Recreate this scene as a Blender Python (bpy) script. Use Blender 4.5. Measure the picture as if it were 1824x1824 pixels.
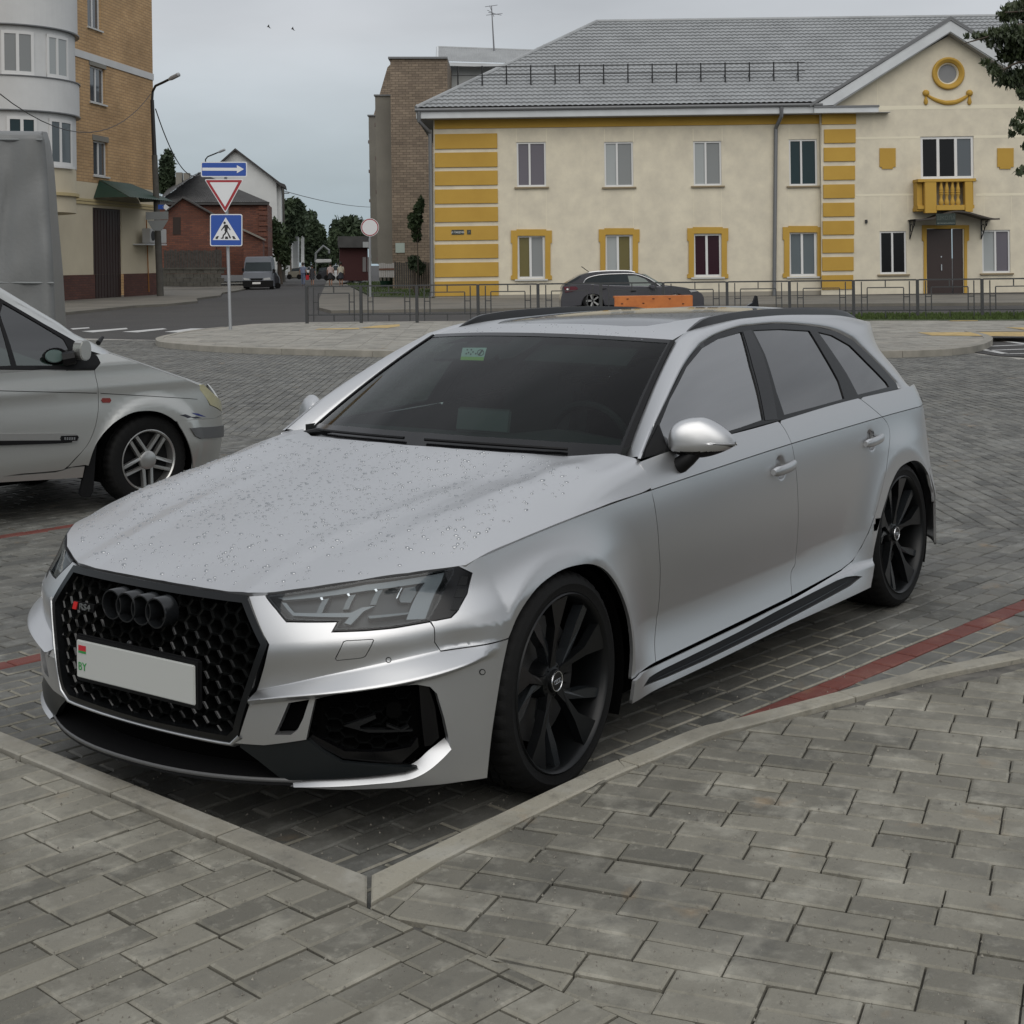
import bpy, bmesh, math, random
import numpy as np
from mathutils import Vector, Matrix, noise
from mathutils.geometry import delaunay_2d_cdt
random.seed(7); RNG = np.random.default_rng(7)
SC = bpy.context.scene
for o in list(bpy.data.objects): bpy.data.objects.remove(o)
COL = SC.collection

# ------------------------------------------------------------------ camera
# world frame: x forward along the estate car, y to its left, z up, origin under its front axle
CP = np.array([3.669, 3.3973, 1.6285]); YAW, PIT, ROL, FPX, PPY = -2.5157, .002, -.0138, 2571., 471.6
CF = np.array([math.cos(YAW)*math.cos(PIT), math.sin(YAW)*math.cos(PIT), -math.sin(PIT)])
_R = np.cross(CF, [0, 0, 1]); _R /= np.linalg.norm(_R); _U = np.cross(_R, CF)
CR = _R*math.cos(ROL)+_U*math.sin(ROL); CU = -_R*math.sin(ROL)+_U*math.cos(ROL)
cam = bpy.data.cameras.new('camera'); cam_o = bpy.data.objects.new('camera', cam); COL.objects.link(cam_o)
cam.sensor_width = 36; cam.lens = FPX/1824*36; cam.shift_y = (PPY-912)/1824
cam.clip_start = .05; cam.clip_end = 3000
cam_o.matrix_world = Matrix(((CR[0], CU[0], -CF[0], CP[0]), (CR[1], CU[1], -CF[1], CP[1]), (CR[2], CU[2], -CF[2], CP[2]), (0, 0, 0, 1)))
SC.camera = cam_o
SC.view_settings.view_transform = 'Standard'; SC.view_settings.look = 'None'
SC.view_settings.exposure = .25; SC.view_settings.gamma = 1; SC.view_settings.use_curve_mapping = False
SC.cycles.use_denoising = True
SC.cycles.max_bounces = 8; SC.cycles.transparent_max_bounces = 12

# ------------------------------------------------------------------ world: overcast daylight
SUN_EL, SUN_ROT = math.radians(42), math.radians(50)
w = bpy.data.worlds.new('World'); SC.world = w; w.use_nodes = True
nt = w.node_tree; nt.nodes.clear()
def wn(t, **k):
    n = nt.nodes.new(t)
    for a, b in k.items(): setattr(n, a, b)
    return n
sky = wn('ShaderNodeTexSky', sky_type='NISHITA', sun_disc=False, sun_elevation=SUN_EL, sun_rotation=SUN_ROT, air_density=1.2, dust_density=2.5)
tc = wn('ShaderNodeTexCoord'); mp = wn('ShaderNodeMapping'); mp.inputs['Scale'].default_value = (1.0, 1.0, 3.2)
nz = wn('ShaderNodeTexNoise'); nz.inputs['Scale'].default_value = 1.6; nz.inputs['Detail'].default_value = 6; nz.inputs['Roughness'].default_value = .5
rp = wn('ShaderNodeValToRGB'); rp.color_ramp.elements[0].position = .34; rp.color_ramp.elements[0].color = (.64,.64,.64, 1)
rp.color_ramp.elements[1].position = .62; rp.color_ramp.elements[1].color = (.98,.98,.98, 1)
cl = wn('ShaderNodeMixRGB'); cl.inputs[1].default_value = (4.6, 5.75, 6.5, 1); cl.inputs[2].default_value = (5.2, 5.35, 5.6, 1)
sx = wn('ShaderNodeSeparateXYZ'); mr = wn('ShaderNodeMapRange'); mr.inputs[1].default_value = .0; mr.inputs[2].default_value = .16
mx = wn('ShaderNodeMixRGB'); mx.inputs[0].default_value = .9
ml = wn('ShaderNodeMixRGB', blend_type='MULTIPLY'); ml.inputs[0].default_value = 1
# brighter towards the zenith, as under a real cloud deck
mz = wn('ShaderNodeMapRange'); mz.inputs[1].default_value = 0; mz.inputs[2].default_value = .8; mz.inputs[3].default_value = 1.0; mz.inputs[4].default_value = 1.5
mm = wn('ShaderNodeMixRGB', blend_type='MULTIPLY'); mm.inputs[0].default_value = 1
bg = wn('ShaderNodeBackground'); bg.inputs[1].default_value = .095; out = wn('ShaderNodeOutputWorld')
L = nt.links.new
L(tc.outputs['Generated'], mp.inputs[0]); L(mp.outputs[0], nz.inputs[0]); L(nz.outputs['Fac'], rp.inputs[0])
L(tc.outputs['Generated'], sx.inputs[0]); L(sx.outputs[2], mr.inputs[0]); L(mr.outputs[0], cl.inputs[0])
L(cl.outputs[0], ml.inputs[1]); L(rp.outputs[0], ml.inputs[2])
L(sx.outputs[2], mz.inputs[0]); L(ml.outputs[0], mm.inputs[1]); L(mz.outputs[0], mm.inputs[2])
L(sky.outputs[0], mx.inputs[1]); L(mm.outputs[0], mx.inputs[2]); L(mx.outputs[0], bg.inputs[0]); L(bg.outputs[0], out.inputs[0])
sun = bpy.data.lights.new('sun', 'SUN'); sun.energy = 1.3; sun.angle = math.radians(70); sun.color = (1, .97, .92)
sun_o = bpy.data.objects.new('sun', sun); COL.objects.link(sun_o)
sun_o.rotation_euler = (math.radians(90)-SUN_EL, 0, math.radians(180)-SUN_ROT)

# ------------------------------------------------------------------ materials
def mat(name, col, rough=.6, metal=0., noise_amt=0., noise_scale=5., bump=0., bump_scale=40., coat=0., emit=None, col2=None, detail=4, coords='Object', spec=None, alpha=None):
    m = bpy.data.materials.new(name); m.use_nodes = True; t = m.node_tree; b = t.nodes['Principled BSDF']
    b.inputs['Base Color'].default_value = (*col, 1); b.inputs['Roughness'].default_value = rough; b.inputs['Metallic'].default_value = metal
    b.inputs['Coat Weight'].default_value = coat; b.inputs['Coat Roughness'].default_value = .06
    if spec is not None: b.inputs['Specular IOR Level'].default_value = spec
    tcn = t.nodes.new('ShaderNodeTexCoord')
    if noise_amt or col2:
        n = t.nodes.new('ShaderNodeTexNoise'); n.inputs['Scale'].default_value = noise_scale; n.inputs['Detail'].default_value = detail; n.inputs['Roughness'].default_value = .6
        t.links.new(tcn.outputs[coords], n.inputs['Vector'])
        r = t.nodes.new('ShaderNodeValToRGB'); r.color_ramp.elements[0].position = .3; r.color_ramp.elements[1].position = .7
        c2 = col2 or tuple(c*(1-noise_amt) for c in col); c1 = col if col2 else tuple(min(1, c*(1+noise_amt)) for c in col)
        r.color_ramp.elements[0].color = (*c2, 1); r.color_ramp.elements[1].color = (*c1, 1)
        t.links.new(n.outputs['Fac'], r.inputs[0]); t.links.new(r.outputs[0], b.inputs['Base Color'])
    if bump:
        n = t.nodes.new('ShaderNodeTexNoise'); n.inputs['Scale'].default_value = bump_scale; n.inputs['Detail'].default_value = 5
        t.links.new(tcn.outputs[coords], n.inputs['Vector'])
        bp = t.nodes.new('ShaderNodeBump'); bp.inputs['Strength'].default_value = bump; bp.inputs['Distance'].default_value = .01
        t.links.new(n.outputs['Fac'], bp.inputs['Height']); t.links.new(bp.outputs[0], b.inputs['Normal'])
    if emit: b.inputs['Emission Color'].default_value = (*emit[:3], 1); b.inputs['Emission Strength'].default_value = emit[3]
    return m
def glass_mat(name, tint, amount=.6, rough=.01, refl=1.0, f0=.06):
    """tinted pane: see-through tint mixed with a Fresnel reflection"""
    m = bpy.data.materials.new(name); m.use_nodes = True; t = m.node_tree; t.nodes.clear()
    o = t.nodes.new('ShaderNodeOutputMaterial'); mxs = t.nodes.new('ShaderNodeMixShader'); tr = t.nodes.new('ShaderNodeBsdfTransparent')
    gl = t.nodes.new('ShaderNodeBsdfGlossy'); gl.inputs['Roughness'].default_value = rough; gl.inputs[0].default_value = (refl, refl, refl, 1)
    tr.inputs[0].default_value = (*[c*(1-amount) for c in tint], 1)
    fr = t.nodes.new('ShaderNodeLayerWeight'); fr.inputs[0].default_value = .5
    pw = t.nodes.new('ShaderNodeMath'); pw.operation = 'POWER'; pw.inputs[1].default_value = 4.2
    mr2 = t.nodes.new('ShaderNodeMapRange'); mr2.inputs[3].default_value = f0; mr2.inputs[4].default_value = 1
    t.links.new(fr.outputs['Facing'], pw.inputs[0]); t.links.new(pw.outputs[0], mr2.inputs[0])
    t.links.new(mr2.outputs[0], mxs.inputs[0]); t.links.new(tr.outputs[0], mxs.inputs[1]); t.links.new(gl.outputs[0], mxs.inputs[2]); t.links.new(mxs.outputs[0], o.inputs[0])
    return m
PAINT = mat('silver_paint', (.55, .555, .56), .37, .92, coat=.08)
BLACKG = mat('gloss_black', (.003, .003, .0035), .18, spec=.35)
BLACKM = mat('black_plastic', (.005, .005, .0055), .5, spec=.2)
BLACKT = mat('dark_trim', (.008, .0085, .009), .35, spec=.25)
VOID = mat('void_black', (.0015, .0015, .0015), .9, spec=.05)
RUBBER = mat('tyre_rubber', (.0055, .0055, .0055), .7, spec=.2, bump=.15, bump_scale=180)
RIMM = mat('rim_black', (.004, .0045, .005), .33, spec=.3)
CHROME = mat('chrome', (.62, .63, .65), .18, 1)
WHITE = mat('white_paint', (.78, .78, .76), .5)
GLW = glass_mat('windscreen_glass', (.62, .80, .74), .42, refl=.50, f0=.03)
GLS = glass_mat('side_glass', (.62, .75, .72), .60, f0=.32)
GLP = glass_mat('privacy_glass', (.1, .11, .12), .85, f0=.16)

# ------------------------------------------------------------------ object helpers
def obj(name, me, parent=None, m=None):
    o = bpy.data.objects.new(name, me); COL.objects.link(o)
    if parent is not None: o.parent = parent
    if m is not None and me is not None and not me.materials: me.materials.append(m)
    return o
def empty(name, loc=(0, 0, 0), rz=0, label=None, cat=None, group=None):
    o = bpy.data.objects.new(name, None); COL.objects.link(o); o.location = loc; o.rotation_euler = (0, 0, rz); o.empty_display_size = .1
    return tag(o, label, cat, group)
def tag(o, label=None, cat=None, group=None, kind=None):
    if label: o['label'] = label
    if cat: o['category'] = cat
    if group: o['group'] = group
    if kind: o['kind'] = kind
    return o
def mesh(name, v, f, m=None, parent=None, smooth=False, normals=None, mats=None, mi=None):
    me = bpy.data.meshes.new(name)
    v = np.asarray(v, dtype=float).reshape(-1, 3)
    me.from_pydata(v.tolist(), [], [tuple(int(i) for i in q) for q in f])
    if smooth: me.polygons.foreach_set('use_smooth', [True]*len(me.polygons))
    if mats:
        for k in mats: me.materials.append(k)
        if mi is not None: me.polygons.foreach_set('material_index', list(mi))
    if normals is not None: me.normals_split_custom_set_from_vertices([tuple(n) for n in normals])
    me.update()
    return obj(name, me, parent, m)
def bm_obj(name, bm, m, parent=None, smooth=False, auto=None):
    me = bpy.data.meshes.new(name); bm.normal_update(); bm.to_mesh(me); bm.free()
    if smooth or auto:
        me.polygons.foreach_set('use_smooth', [True]*len(me.polygons))
        if auto: me.set_sharp_from_angle(angle=math.radians(auto))
    return obj(name, me, parent, m)
def box(bm, c, s, R=None, bevel=0):
    vs = []
    for i in range(8):
        p = Vector(((i & 1)-.5, ((i >> 1) & 1)-.5, ((i >> 2) & 1)-.5)); p = Vector((p.x*s[0], p.y*s[1], p.z*s[2]))
        if R is not None: p = R @ p
        vs.append(bm.verts.new(p+Vector(c)))
    fs = [bm.faces.new([vs[k] for k in q]) for q in ((0, 2, 3, 1), (4, 5, 7, 6), (0, 1, 5, 4), (2, 6, 7, 3), (0, 4, 6, 2), (1, 3, 7, 5))]
    if bevel: bmesh.ops.bevel(bm, geom=list({e for f in fs for e in f.edges}), offset=bevel, segments=2, affect='EDGES', clamp_overlap=True)
    return fs
def tube(bm, pts, r, n=8, cap=True, closed=False):
    pts = [Vector(p) for p in pts]; rs = r if hasattr(r, '__len__') else [r]*len(pts); rings = []
    up = Vector((0, 0, 1)); prev = None
    for i, p in enumerate(pts):
        a = pts[(i-1) % len(pts)] if (i or closed) else p; b = pts[(i+1) % len(pts)] if (i < len(pts)-1 or closed) else p
        d = (b-a).normalized()
        if prev is None: x = d.cross(up if abs(d.z) < .95 else Vector((1, 0, 0))).normalized()
        else: x = (prev-d*prev.dot(d)).normalized()
        prev = x; y = d.cross(x)
        rings.append([bm.verts.new(p+(x*math.cos(2*math.pi*k/n)+y*math.sin(2*math.pi*k/n))*rs[i]) for k in range(n)])
    m_ = len(rings)
    for i in range(m_ if closed else m_-1):
        A, B = rings[i], rings[(i+1) % m_]
        for k in range(n): bm.faces.new((A[k], A[(k+1) % n], B[(k+1) % n], B[k]))
    if cap and not closed: bm.faces.new(rings[0][::-1]); bm.faces.new(rings[-1])
def prism(bm, pts, off):
    """polygon pts (3D) extruded by vector off"""
    a = [bm.verts.new(p) for p in pts]; b = [bm.verts.new(Vector(p)+Vector(off)) for p in pts]
    bm.faces.new(a); bm.faces.new(b[::-1]); n = len(a)
    for i in range(n): bm.faces.new((a[i], b[i], b[(i+1) % n], a[(i+1) % n]))
def copy_tree(o, parent=None):
    c = o.copy(); COL.objects.link(c); c.parent = parent
    for ch in list(o.children): copy_tree(ch, c)
    return c

# ------------------------------------------------------------------ numeric helpers
def ray(px, py): return CF+CR*(px-912)/FPX+CU*(PPY-py)/FPX
def on(px, py, ax, val):
    d = ray(px, py); t = (val-CP[ax])/d[ax]; return CP+d*t
def gnd(px, py, z=0.): return on(px, py, 2, z)
def dep(px, py, D): return CP+ray(px, py)*D
def proj(P):
    X = np.asarray(P, float)-CP; d = X@CF
    return np.stack([912+FPX*(X@CR)/d, PPY-FPX*(X@CU)/d], -1)
class Spl:
    """natural cubic spline"""
    def __init__(s, x, y):
        x = np.asarray(x, float); y = np.asarray(y, float); i = np.argsort(x); s.x = x[i]; s.y = y[i]; n = len(x); h = np.diff(s.x)
        A = np.eye(n); r = np.zeros(n)
        for k in range(1, n-1):
            A[k, k-1] = h[k-1]; A[k, k] = 2*(h[k-1]+h[k]); A[k, k+1] = h[k]; r[k] = 6*((s.y[k+1]-s.y[k])/h[k]-(s.y[k]-s.y[k-1])/h[k-1])
        s.m = np.linalg.solve(A, r); s.h = h
    def __call__(s, q):
        q = np.asarray(q, float); k = np.clip(np.searchsorted(s.x, q)-1, 0, len(s.h)-1); h = s.h[k]
        qq = np.clip(q, s.x[0], s.x[-1]); a = (s.x[k+1]-qq)/h; b = (qq-s.x[k])/h
        v = a*s.y[k]+b*s.y[k+1]+((a**3-a)*s.m[k]+(b**3-b)*s.m[k+1])*h*h/6
        d0 = (s.y[1]-s.y[0])/s.h[0]-s.h[0]*(s.m[1])/6; d1 = (s.y[-1]-s.y[-2])/s.h[-1]+s.h[-1]*s.m[-2]/6
        return v+np.where(q < s.x[0], (q-s.x[0])*d0, 0)+np.where(q > s.x[-1], (q-s.x[-1])*d1, 0)
class TPS:
    """thin plate spline height field"""
    def __init__(s, P, v, lam=1e-6):
        s.P = np.asarray(P, float); n = len(P); K = s.k(s.P, s.P)+np.eye(n)*lam; Q = np.c_[np.ones(n), s.P]
        A = np.block([[K, Q], [Q.T, np.zeros((3, 3))]]); s.w = np.linalg.solve(A, np.r_[np.asarray(v, float), 0, 0, 0])
    def k(s, A, B):
        d2 = ((A[:, None]-B[None])**2).sum(-1); return .5*d2*np.log(d2+1e-12)
    def __call__(s, a, b):
        a = np.asarray(a, float); sh = a.shape; q = np.c_[a.ravel(), np.broadcast_to(b, sh).ravel()]
        return (s.k(q, s.P)@s.w[:-3]+s.w[-3]+q@s.w[-2:]).reshape(sh)
def sstep(t): t = np.clip(t, 0, 1); return t*t*(3-2*t)
def inpoly(P, poly):
    x, y = P[:, 0], P[:, 1]; c = np.zeros(len(P), bool); n = len(poly)
    for i in range(n):
        x1, y1 = poly[i]; x2, y2 = poly[(i+1) % n]
        m_ = ((y1 > y) != (y2 > y)); 
        if m_.any(): c ^= m_ & (x < (x2-x1)*(y-y1)/((y2-y1) or 1e-12)+x1)
    return c
def densify(poly, res, closed=True):
    poly = np.asarray(poly, float); out = []; n = len(poly)
    for i in range(n if closed else n-1):
        a, b = poly[i], poly[(i+1) % n]; k = max(1, int(math.ceil(np.linalg.norm(b-a)/res)))
        for j in range(k): out.append(a+(b-a)*j/k)
    if not closed: out.append(poly[-1])
    return np.array(out)
def smooth_poly(P, closed=False, k=6, corners=()):
    """Catmull-Rom through the points, straight corners kept where listed"""
    P = np.asarray(P, float); n = len(P); out = []
    rng_ = range(n if closed else n-1)
    for i in rng_:
        p1, p2 = P[i], P[(i+1) % n]
        p0 = P[(i-1) % n] if (closed or i > 0) else p1-(p2-p1)
        p3 = P[(i+2) % n] if (closed or i < n-2) else p2+(p2-p1)
        if i in corners: p0 = p1-(p2-p1)
        if (i+1) % n in corners: p3 = p2+(p2-p1)
        for j in range(k):
            t = j/k; out.append(.5*((2*p1)+(-p0+p2)*t+(2*p0-5*p1+4*p2-p3)*t*t+(-p0+3*p1-3*p2+p3)*t**3))
    if not closed: out.append(P[-1])
    return np.array(out)
def offset_poly(P, d):
    """shrink a closed polygon by d"""
    P = np.asarray(P, float); A = np.roll(P, 1, 0); B = np.roll(P, -1, 0)
    area = .5*np.sum(P[:, 0]*B[:, 1]-B[:, 0]*P[:, 1]); s = 1 if area > 0 else -1
    e1 = P-A; e2 = B-P; n1 = np.c_[-e1[:, 1], e1[:, 0]]*s; n2 = np.c_[-e2[:, 1], e2[:, 0]]*s
    n1 /= np.linalg.norm(n1, axis=1)[:, None]+1e-12; n2 /= np.linalg.norm(n2, axis=1)[:, None]+1e-12
    n = n1+n2; ln = np.linalg.norm(n, axis=1)[:, None]; n = n/np.maximum(ln, .5)**1; n = n/np.maximum((n*n1).sum(1)[:, None], .45)
    return P+n*d
class Surf:
    """parametric surface; f(a,b)->(...,3); finds the parameter under an image point so traced outlines land on it"""
    def __init__(s, f, a0, a1, b0, b1, ref, na=110, nb=70):
        s.f = f; s.ref = np.array(ref, float); A, B = np.meshgrid(np.linspace(a0, a1, na), np.linspace(b0, b1, nb)); s.A = A.ravel(); s.B = B.ravel()
        s.P = f(s.A, s.B); s.S = proj(s.P); n = s.normal(s.A, s.B); s.ok = ((s.P-CP)*n).sum(-1) < .15
    def normal(s, a, b, e=2e-3):
        du = s.f(a+e, b)-s.f(a-e, b); dv = s.f(a, b+e)-s.f(a, b-e); n = np.cross(du, dv); n /= np.linalg.norm(n, axis=-1)[..., None]+1e-12
        sg = np.sign(((s.f(a, b)-s.ref)*n).sum(-1)); sg = np.where(sg == 0, 1, sg); return n*sg[..., None]
    def hit(s, pts):
        out = []
        for (x, y) in pts:
            d = (s.S[:, 0]-x)**2+(s.S[:, 1]-y)**2; d = np.where(s.ok, d, d+1e7); k = int(np.argmin(d)); a, b = s.A[k], s.B[k]
            for _ in range(12):
                q = proj(s.f(np.array([a]), np.array([b])))[0]; e = 1e-4
                qa = proj(s.f(np.array([a+e]), np.array([b])))[0]; qb = proj(s.f(np.array([a]), np.array([b+e])))[0]
                J = np.array([(qa-q)/e, (qb-q)/e]).T; r = np.array([x, y])-q
                try: st = np.linalg.solve(J, r)
                except Exception: break
                st = np.clip(st, -.05, .05); a += st[0]; b += st[1]
                if abs(r).max() < .01: break
            out.append((a, b))
        return np.array(out)
def panel(name, surf, outline, m, parent, res=.02, gap=.0017, holes=(), lines=(), flange=.012, mirror=True, off=0., thick=None, hole_flange=None, label=None, ret_v=False):
    """a skin panel cut out of a surface along an outline (both in the surface's parameters), with folded-in edges"""
    O = np.asarray(outline, float)
    if gap: O = offset_poly(densify(O, res), gap)
    else: O = densify(O, res)
    H = [densify(np.asarray(h, float), res) for h in holes]
    lo, hi = O.min(0), O.max(0); gx, gy = np.meshgrid(np.arange(lo[0]+res/2, hi[0], res), np.arange(lo[1]+res/2, hi[1], res)); G = np.c_[gx.ravel(), gy.ravel()]
    G = G[inpoly(G, O)]
    for h in H: G = G[~inpoly(G, h)]
    bd = [O]+H
    allb = np.concatenate(bd); LN = []
    for l in lines:
        l = densify(l, res*.7, False); ok = inpoly(l, O)
        for h in H: ok &= ~inpoly(l, h)
        if not ok.any(): continue
        ok &= (np.sqrt(((l[:, None]-allb[None])**2).sum(-1)).min(1) > res*.3)
        if not ok.any(): continue
        idx = np.cumsum(ok)-1; eg = [(idx[i], idx[i+1]) for i in range(len(l)-1) if ok[i] and ok[i+1]]; l = l[ok]; LN.append((l, eg))
        if len(G): dd = np.sqrt(((G[:, None]-l[None])**2).sum(-1)).min(1); G = G[dd > res*.45]
    if len(G):
        dd = np.sqrt(((G[:, None]-allb[None])**2).sum(-1)).min(1); G = G[dd > res*.4]
    pts = [Vector(p) for p in np.r_[allb, G]]; edges = []; s0 = 0
    for b_ in bd:
        n = len(b_); edges += [(s0+i, s0+(i+1) % n) for i in range(n)]; s0 += n
    s0 = len(pts)
    for l, eg in LN: pts += [Vector(q) for q in l]; edges += [(int(a)+s0, int(b)+s0) for a, b in eg]; s0 += len(l)
    vo, eo, fo, ov, oe, of = delaunay_2d_cdt(pts, edges, [], 0, 1e-7)
    V2 = np.array([tuple(v) for v in vo]); F = np.array([f for f in fo if len(f) == 3])
    c = V2[F].mean(1); keep = inpoly(c, O)
    for h in H: keep &= ~inpoly(c, h)
    F = F[keep]
    P = surf.f(V2[:, 0], V2[:, 1]); N = surf.normal(V2[:, 0], V2[:, 1]); P = P+N*off
    fn = np.cross(P[F[:, 1]]-P[F[:, 0]], P[F[:, 2]]-P[F[:, 0]]); fl = (fn*N[F[:, 0]]).sum(1) < 0; F[fl] = F[fl][:, ::-1]
    faces = F.tolist(); verts = P.tolist(); norms = N.tolist()
    # boundary flange
    s0 = 0
    for bi, b_ in enumerate(bd):
        fw = flange if (bi == 0 or hole_flange is None) else hole_flange
        n = len(b_)
        if fw:
            Pb = surf.f(b_[:, 0], b_[:, 1]); Nb = surf.normal(b_[:, 0], b_[:, 1]); Pb = Pb+Nb*off
            nx = np.roll(Pb, -1, 0)-np.roll(Pb, 1, 0); sd = np.cross(nx, Nb); sd /= np.linalg.norm(sd, axis=1)[:, None]+1e-9
            base = len(verts); r_ = min(.003, fw*.3); inw = -sd if True else sd
            # which way is outside: test against param polygon
            tst = b_[0]+(np.roll(b_, -1, 0)[0]-np.roll(b_, 1, 0)[0])[::-1]*np.array([1, -1])*.01
            verts += Pb.tolist(); norms += Nb.tolist()
            verts += (Pb-Nb*fw).tolist(); norms += Nb.tolist()
            area = .5*np.sum(b_[:, 0]*np.roll(b_, -1, 0)[:, 1]-np.roll(b_, -1, 0)[:, 0]*b_[:, 1])
            sgn = 1 if area > 0 else -1
            # param->3d orientation
            a0 = V2.mean(0)[None]; e = 1e-3
            du = surf.f(a0[:, 0]+e, a0[:, 1])-surf.f(a0[:, 0], a0[:, 1]); dv = surf.f(a0[:, 0], a0[:, 1]+e)-surf.f(a0[:, 0], a0[:, 1])
            orient = np.sign((np.cross(du, dv)*surf.normal(a0[:, 0], a0[:, 1])).sum()); sgn *= orient; sgn *= (1 if bi == 0 else -1)
            sideN = np.cross(nx, Nb)*sgn; sideN /= np.linalg.norm(sideN, axis=1)[:, None]+1e-9
            for q in range(n): norms[base+q] = sideN[q].tolist(); norms[base+n+q] = sideN[q].tolist()
            for q in range(n):
                f4 = (base+q, base+(q+1) % n, base+n+(q+1) % n, base+n+q)
                faces.append(f4 if sgn < 0 else f4[::-1])
        s0 += n
    verts = np.array(verts); norms = np.array(norms)
    o = mesh(name, verts, faces, m, parent, True, norms)
    if label: o['label'] = label
    if mirror:
        v2 = verts*[1, -1, 1]; n2 = norms*[1, -1, 1]
        o2 = mesh(name, v2, [tuple(f)[::-1] for f in faces], m, parent, True, n2)
        return o, o2
    return o
def strip(name, rows, m, parent, mirror=True, flip=False, closed=False, sharp=None):
    """loft through rows of points (all the same length)"""
    R_ = np.array(rows, float); nr, nc = R_.shape[:2]; v = R_.reshape(-1, 3); f = []
    for i in range(nr-1):
        for j in range(nc if closed else nc-1):
            j2 = (j+1) % nc; q = (i*nc+j, i*nc+j2, (i+1)*nc+j2, (i+1)*nc+j); f.append(q[::-1] if flip else q)
    o = mesh(name, v, f, m, parent, True)
    if sharp: o.data.set_sharp_from_angle(angle=math.radians(sharp))
    if mirror:
        o2 = mesh(name, v*[1, -1, 1], [q[::-1] for q in f], m, parent, True)
        if sharp: o2.data.set_sharp_from_angle(angle=math.radians(sharp))
        return o, o2
    return o
# ================================================================== silver estate car: body surfaces
A_ = np.array
_zc = Spl([-3.75, -3.3, -2.76, -2.2, -1.68, -1.14, -.58, -.39, -.09, .17, .30, .42, .55], [.884, .893, .897, .892, .884, .868, .8455, .8365, .817, .790, .772, .753, .725])
_W = Spl([-3.75, -3.5, -3.3, -2.8, -2.3, -1.7, -1., -.4, 0, .2, .4, .55], [.80, .845, .868, .893, .903, .908, .905, .893, .880, .863, .836, .80])
_pA = Spl([0, .08, .25, .5, .75, .9, 1.0], [0, .006, .012, .008, -.006, -.016, -.022])
DIMP = []                                                           # dished finger recesses behind the door handles: (x, z)
def Ys(x, z, fl=True):
    x, z = np.broadcast_arrays(np.asarray(x, float), np.asarray(z, float)); zc = _zc(x); W = _W(x)
    zl = .40+.02*sstep((-x-1.)/1.2); q = (zc-z)/(zc-zl)
    lo = np.where(q <= 1, _pA(np.clip(q, 0, 1)), -.022+.052*sstep((q-1)/.62)+.02*np.clip(q-1, 0, 1))
    h = np.clip(z-zc, 0, None); up = -.34*h-.9*h*h
    crease = 0
    y = W+np.where(z <= zc, lo+crease, up)
    for cx, y1, r0, wd in (((0., .935, .398, .20), (-2.826, .937, .398, .24)) if fl else ()):
        r = np.hypot(x-cx, np.minimum(z, 1.)-.333); r = np.where(z < .333, np.abs(x-cx)*.9+.1*r, r)
        t = np.clip((r-r0)/wd, 0, 1); w_ = (1-t)**1.9*sstep((zc-z)/.15)
        y = y+(np.maximum(y1-y, -.02))*w_
    for dx, dz in DIMP:
        r = np.hypot(x-dx, z-dz); y = y-.019*sstep((.052-r)/.024)
    return y
XS, UL = .30, .95
_xf = Spl([.08, .20, .3, .45, .55, .62, .69, .74, .80, .88], [.85, .885, .90, .905, .895, .875, .842, .80, .72, .60])
UR = -3.50                                                          # rear corner starts here in u
def _SB0(u, z):
    u, z = np.broadcast_arrays(np.asarray(u, float), np.asarray(z, float))
    x = XS+np.clip(u, UR, 0); y = Ys(x, z)
    t = np.clip(u/UL, 0, 1.2); xf = _xf(z); yw = Ys(np.full_like(z, XS), z); y0_ = Ys(np.full_like(z, XS), z, False); wu = sstep(u/.30); yw = yw*(1-wu)+(y0_+sstep((.70-z)/.20)*(.934-y0_))*wu; ax = XS+.60*(xf-XS); s0_ = -.22*sstep((z-.56)/.14)-.06; ay = yw+s0_*.26
    bx, by = xf, .64*yw
    X = (1-t)**3*XS+3*(1-t)**2*t*ax+3*(1-t)*t*t*bx+t**3*xf; Y = (1-t)**3*yw+3*(1-t)**2*t*ay+3*(1-t)*t*t*by
    f = u > 0; x = np.where(f, X, x); y = np.where(f, Y, y)
    tr = np.clip((UR-u)/.95, 0, 1); x0 = XS+UR; yr = Ys(np.full_like(z, x0), z); xr = -3.86+.25*np.clip(z-.85, 0, 1)
    X = (1-tr)**3*x0+3*(1-tr)**2*tr*(x0+.55*(xr-x0))+3*(1-tr)*tr*tr*xr+tr**3*xr; Y = (1-tr)**3*yr+3*(1-tr)**2*tr*(yr-.06)+3*(1-tr)*tr*tr*.6*yr
    g = u < UR; x = np.where(g, X, x); y = np.where(g, Y, y)
    return np.stack([x, y, z], -1)
CC = (-1.4, 0, .55)
SB0 = Surf(_SB0, -1., .95, .1, .85, CC, 150, 70)
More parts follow.
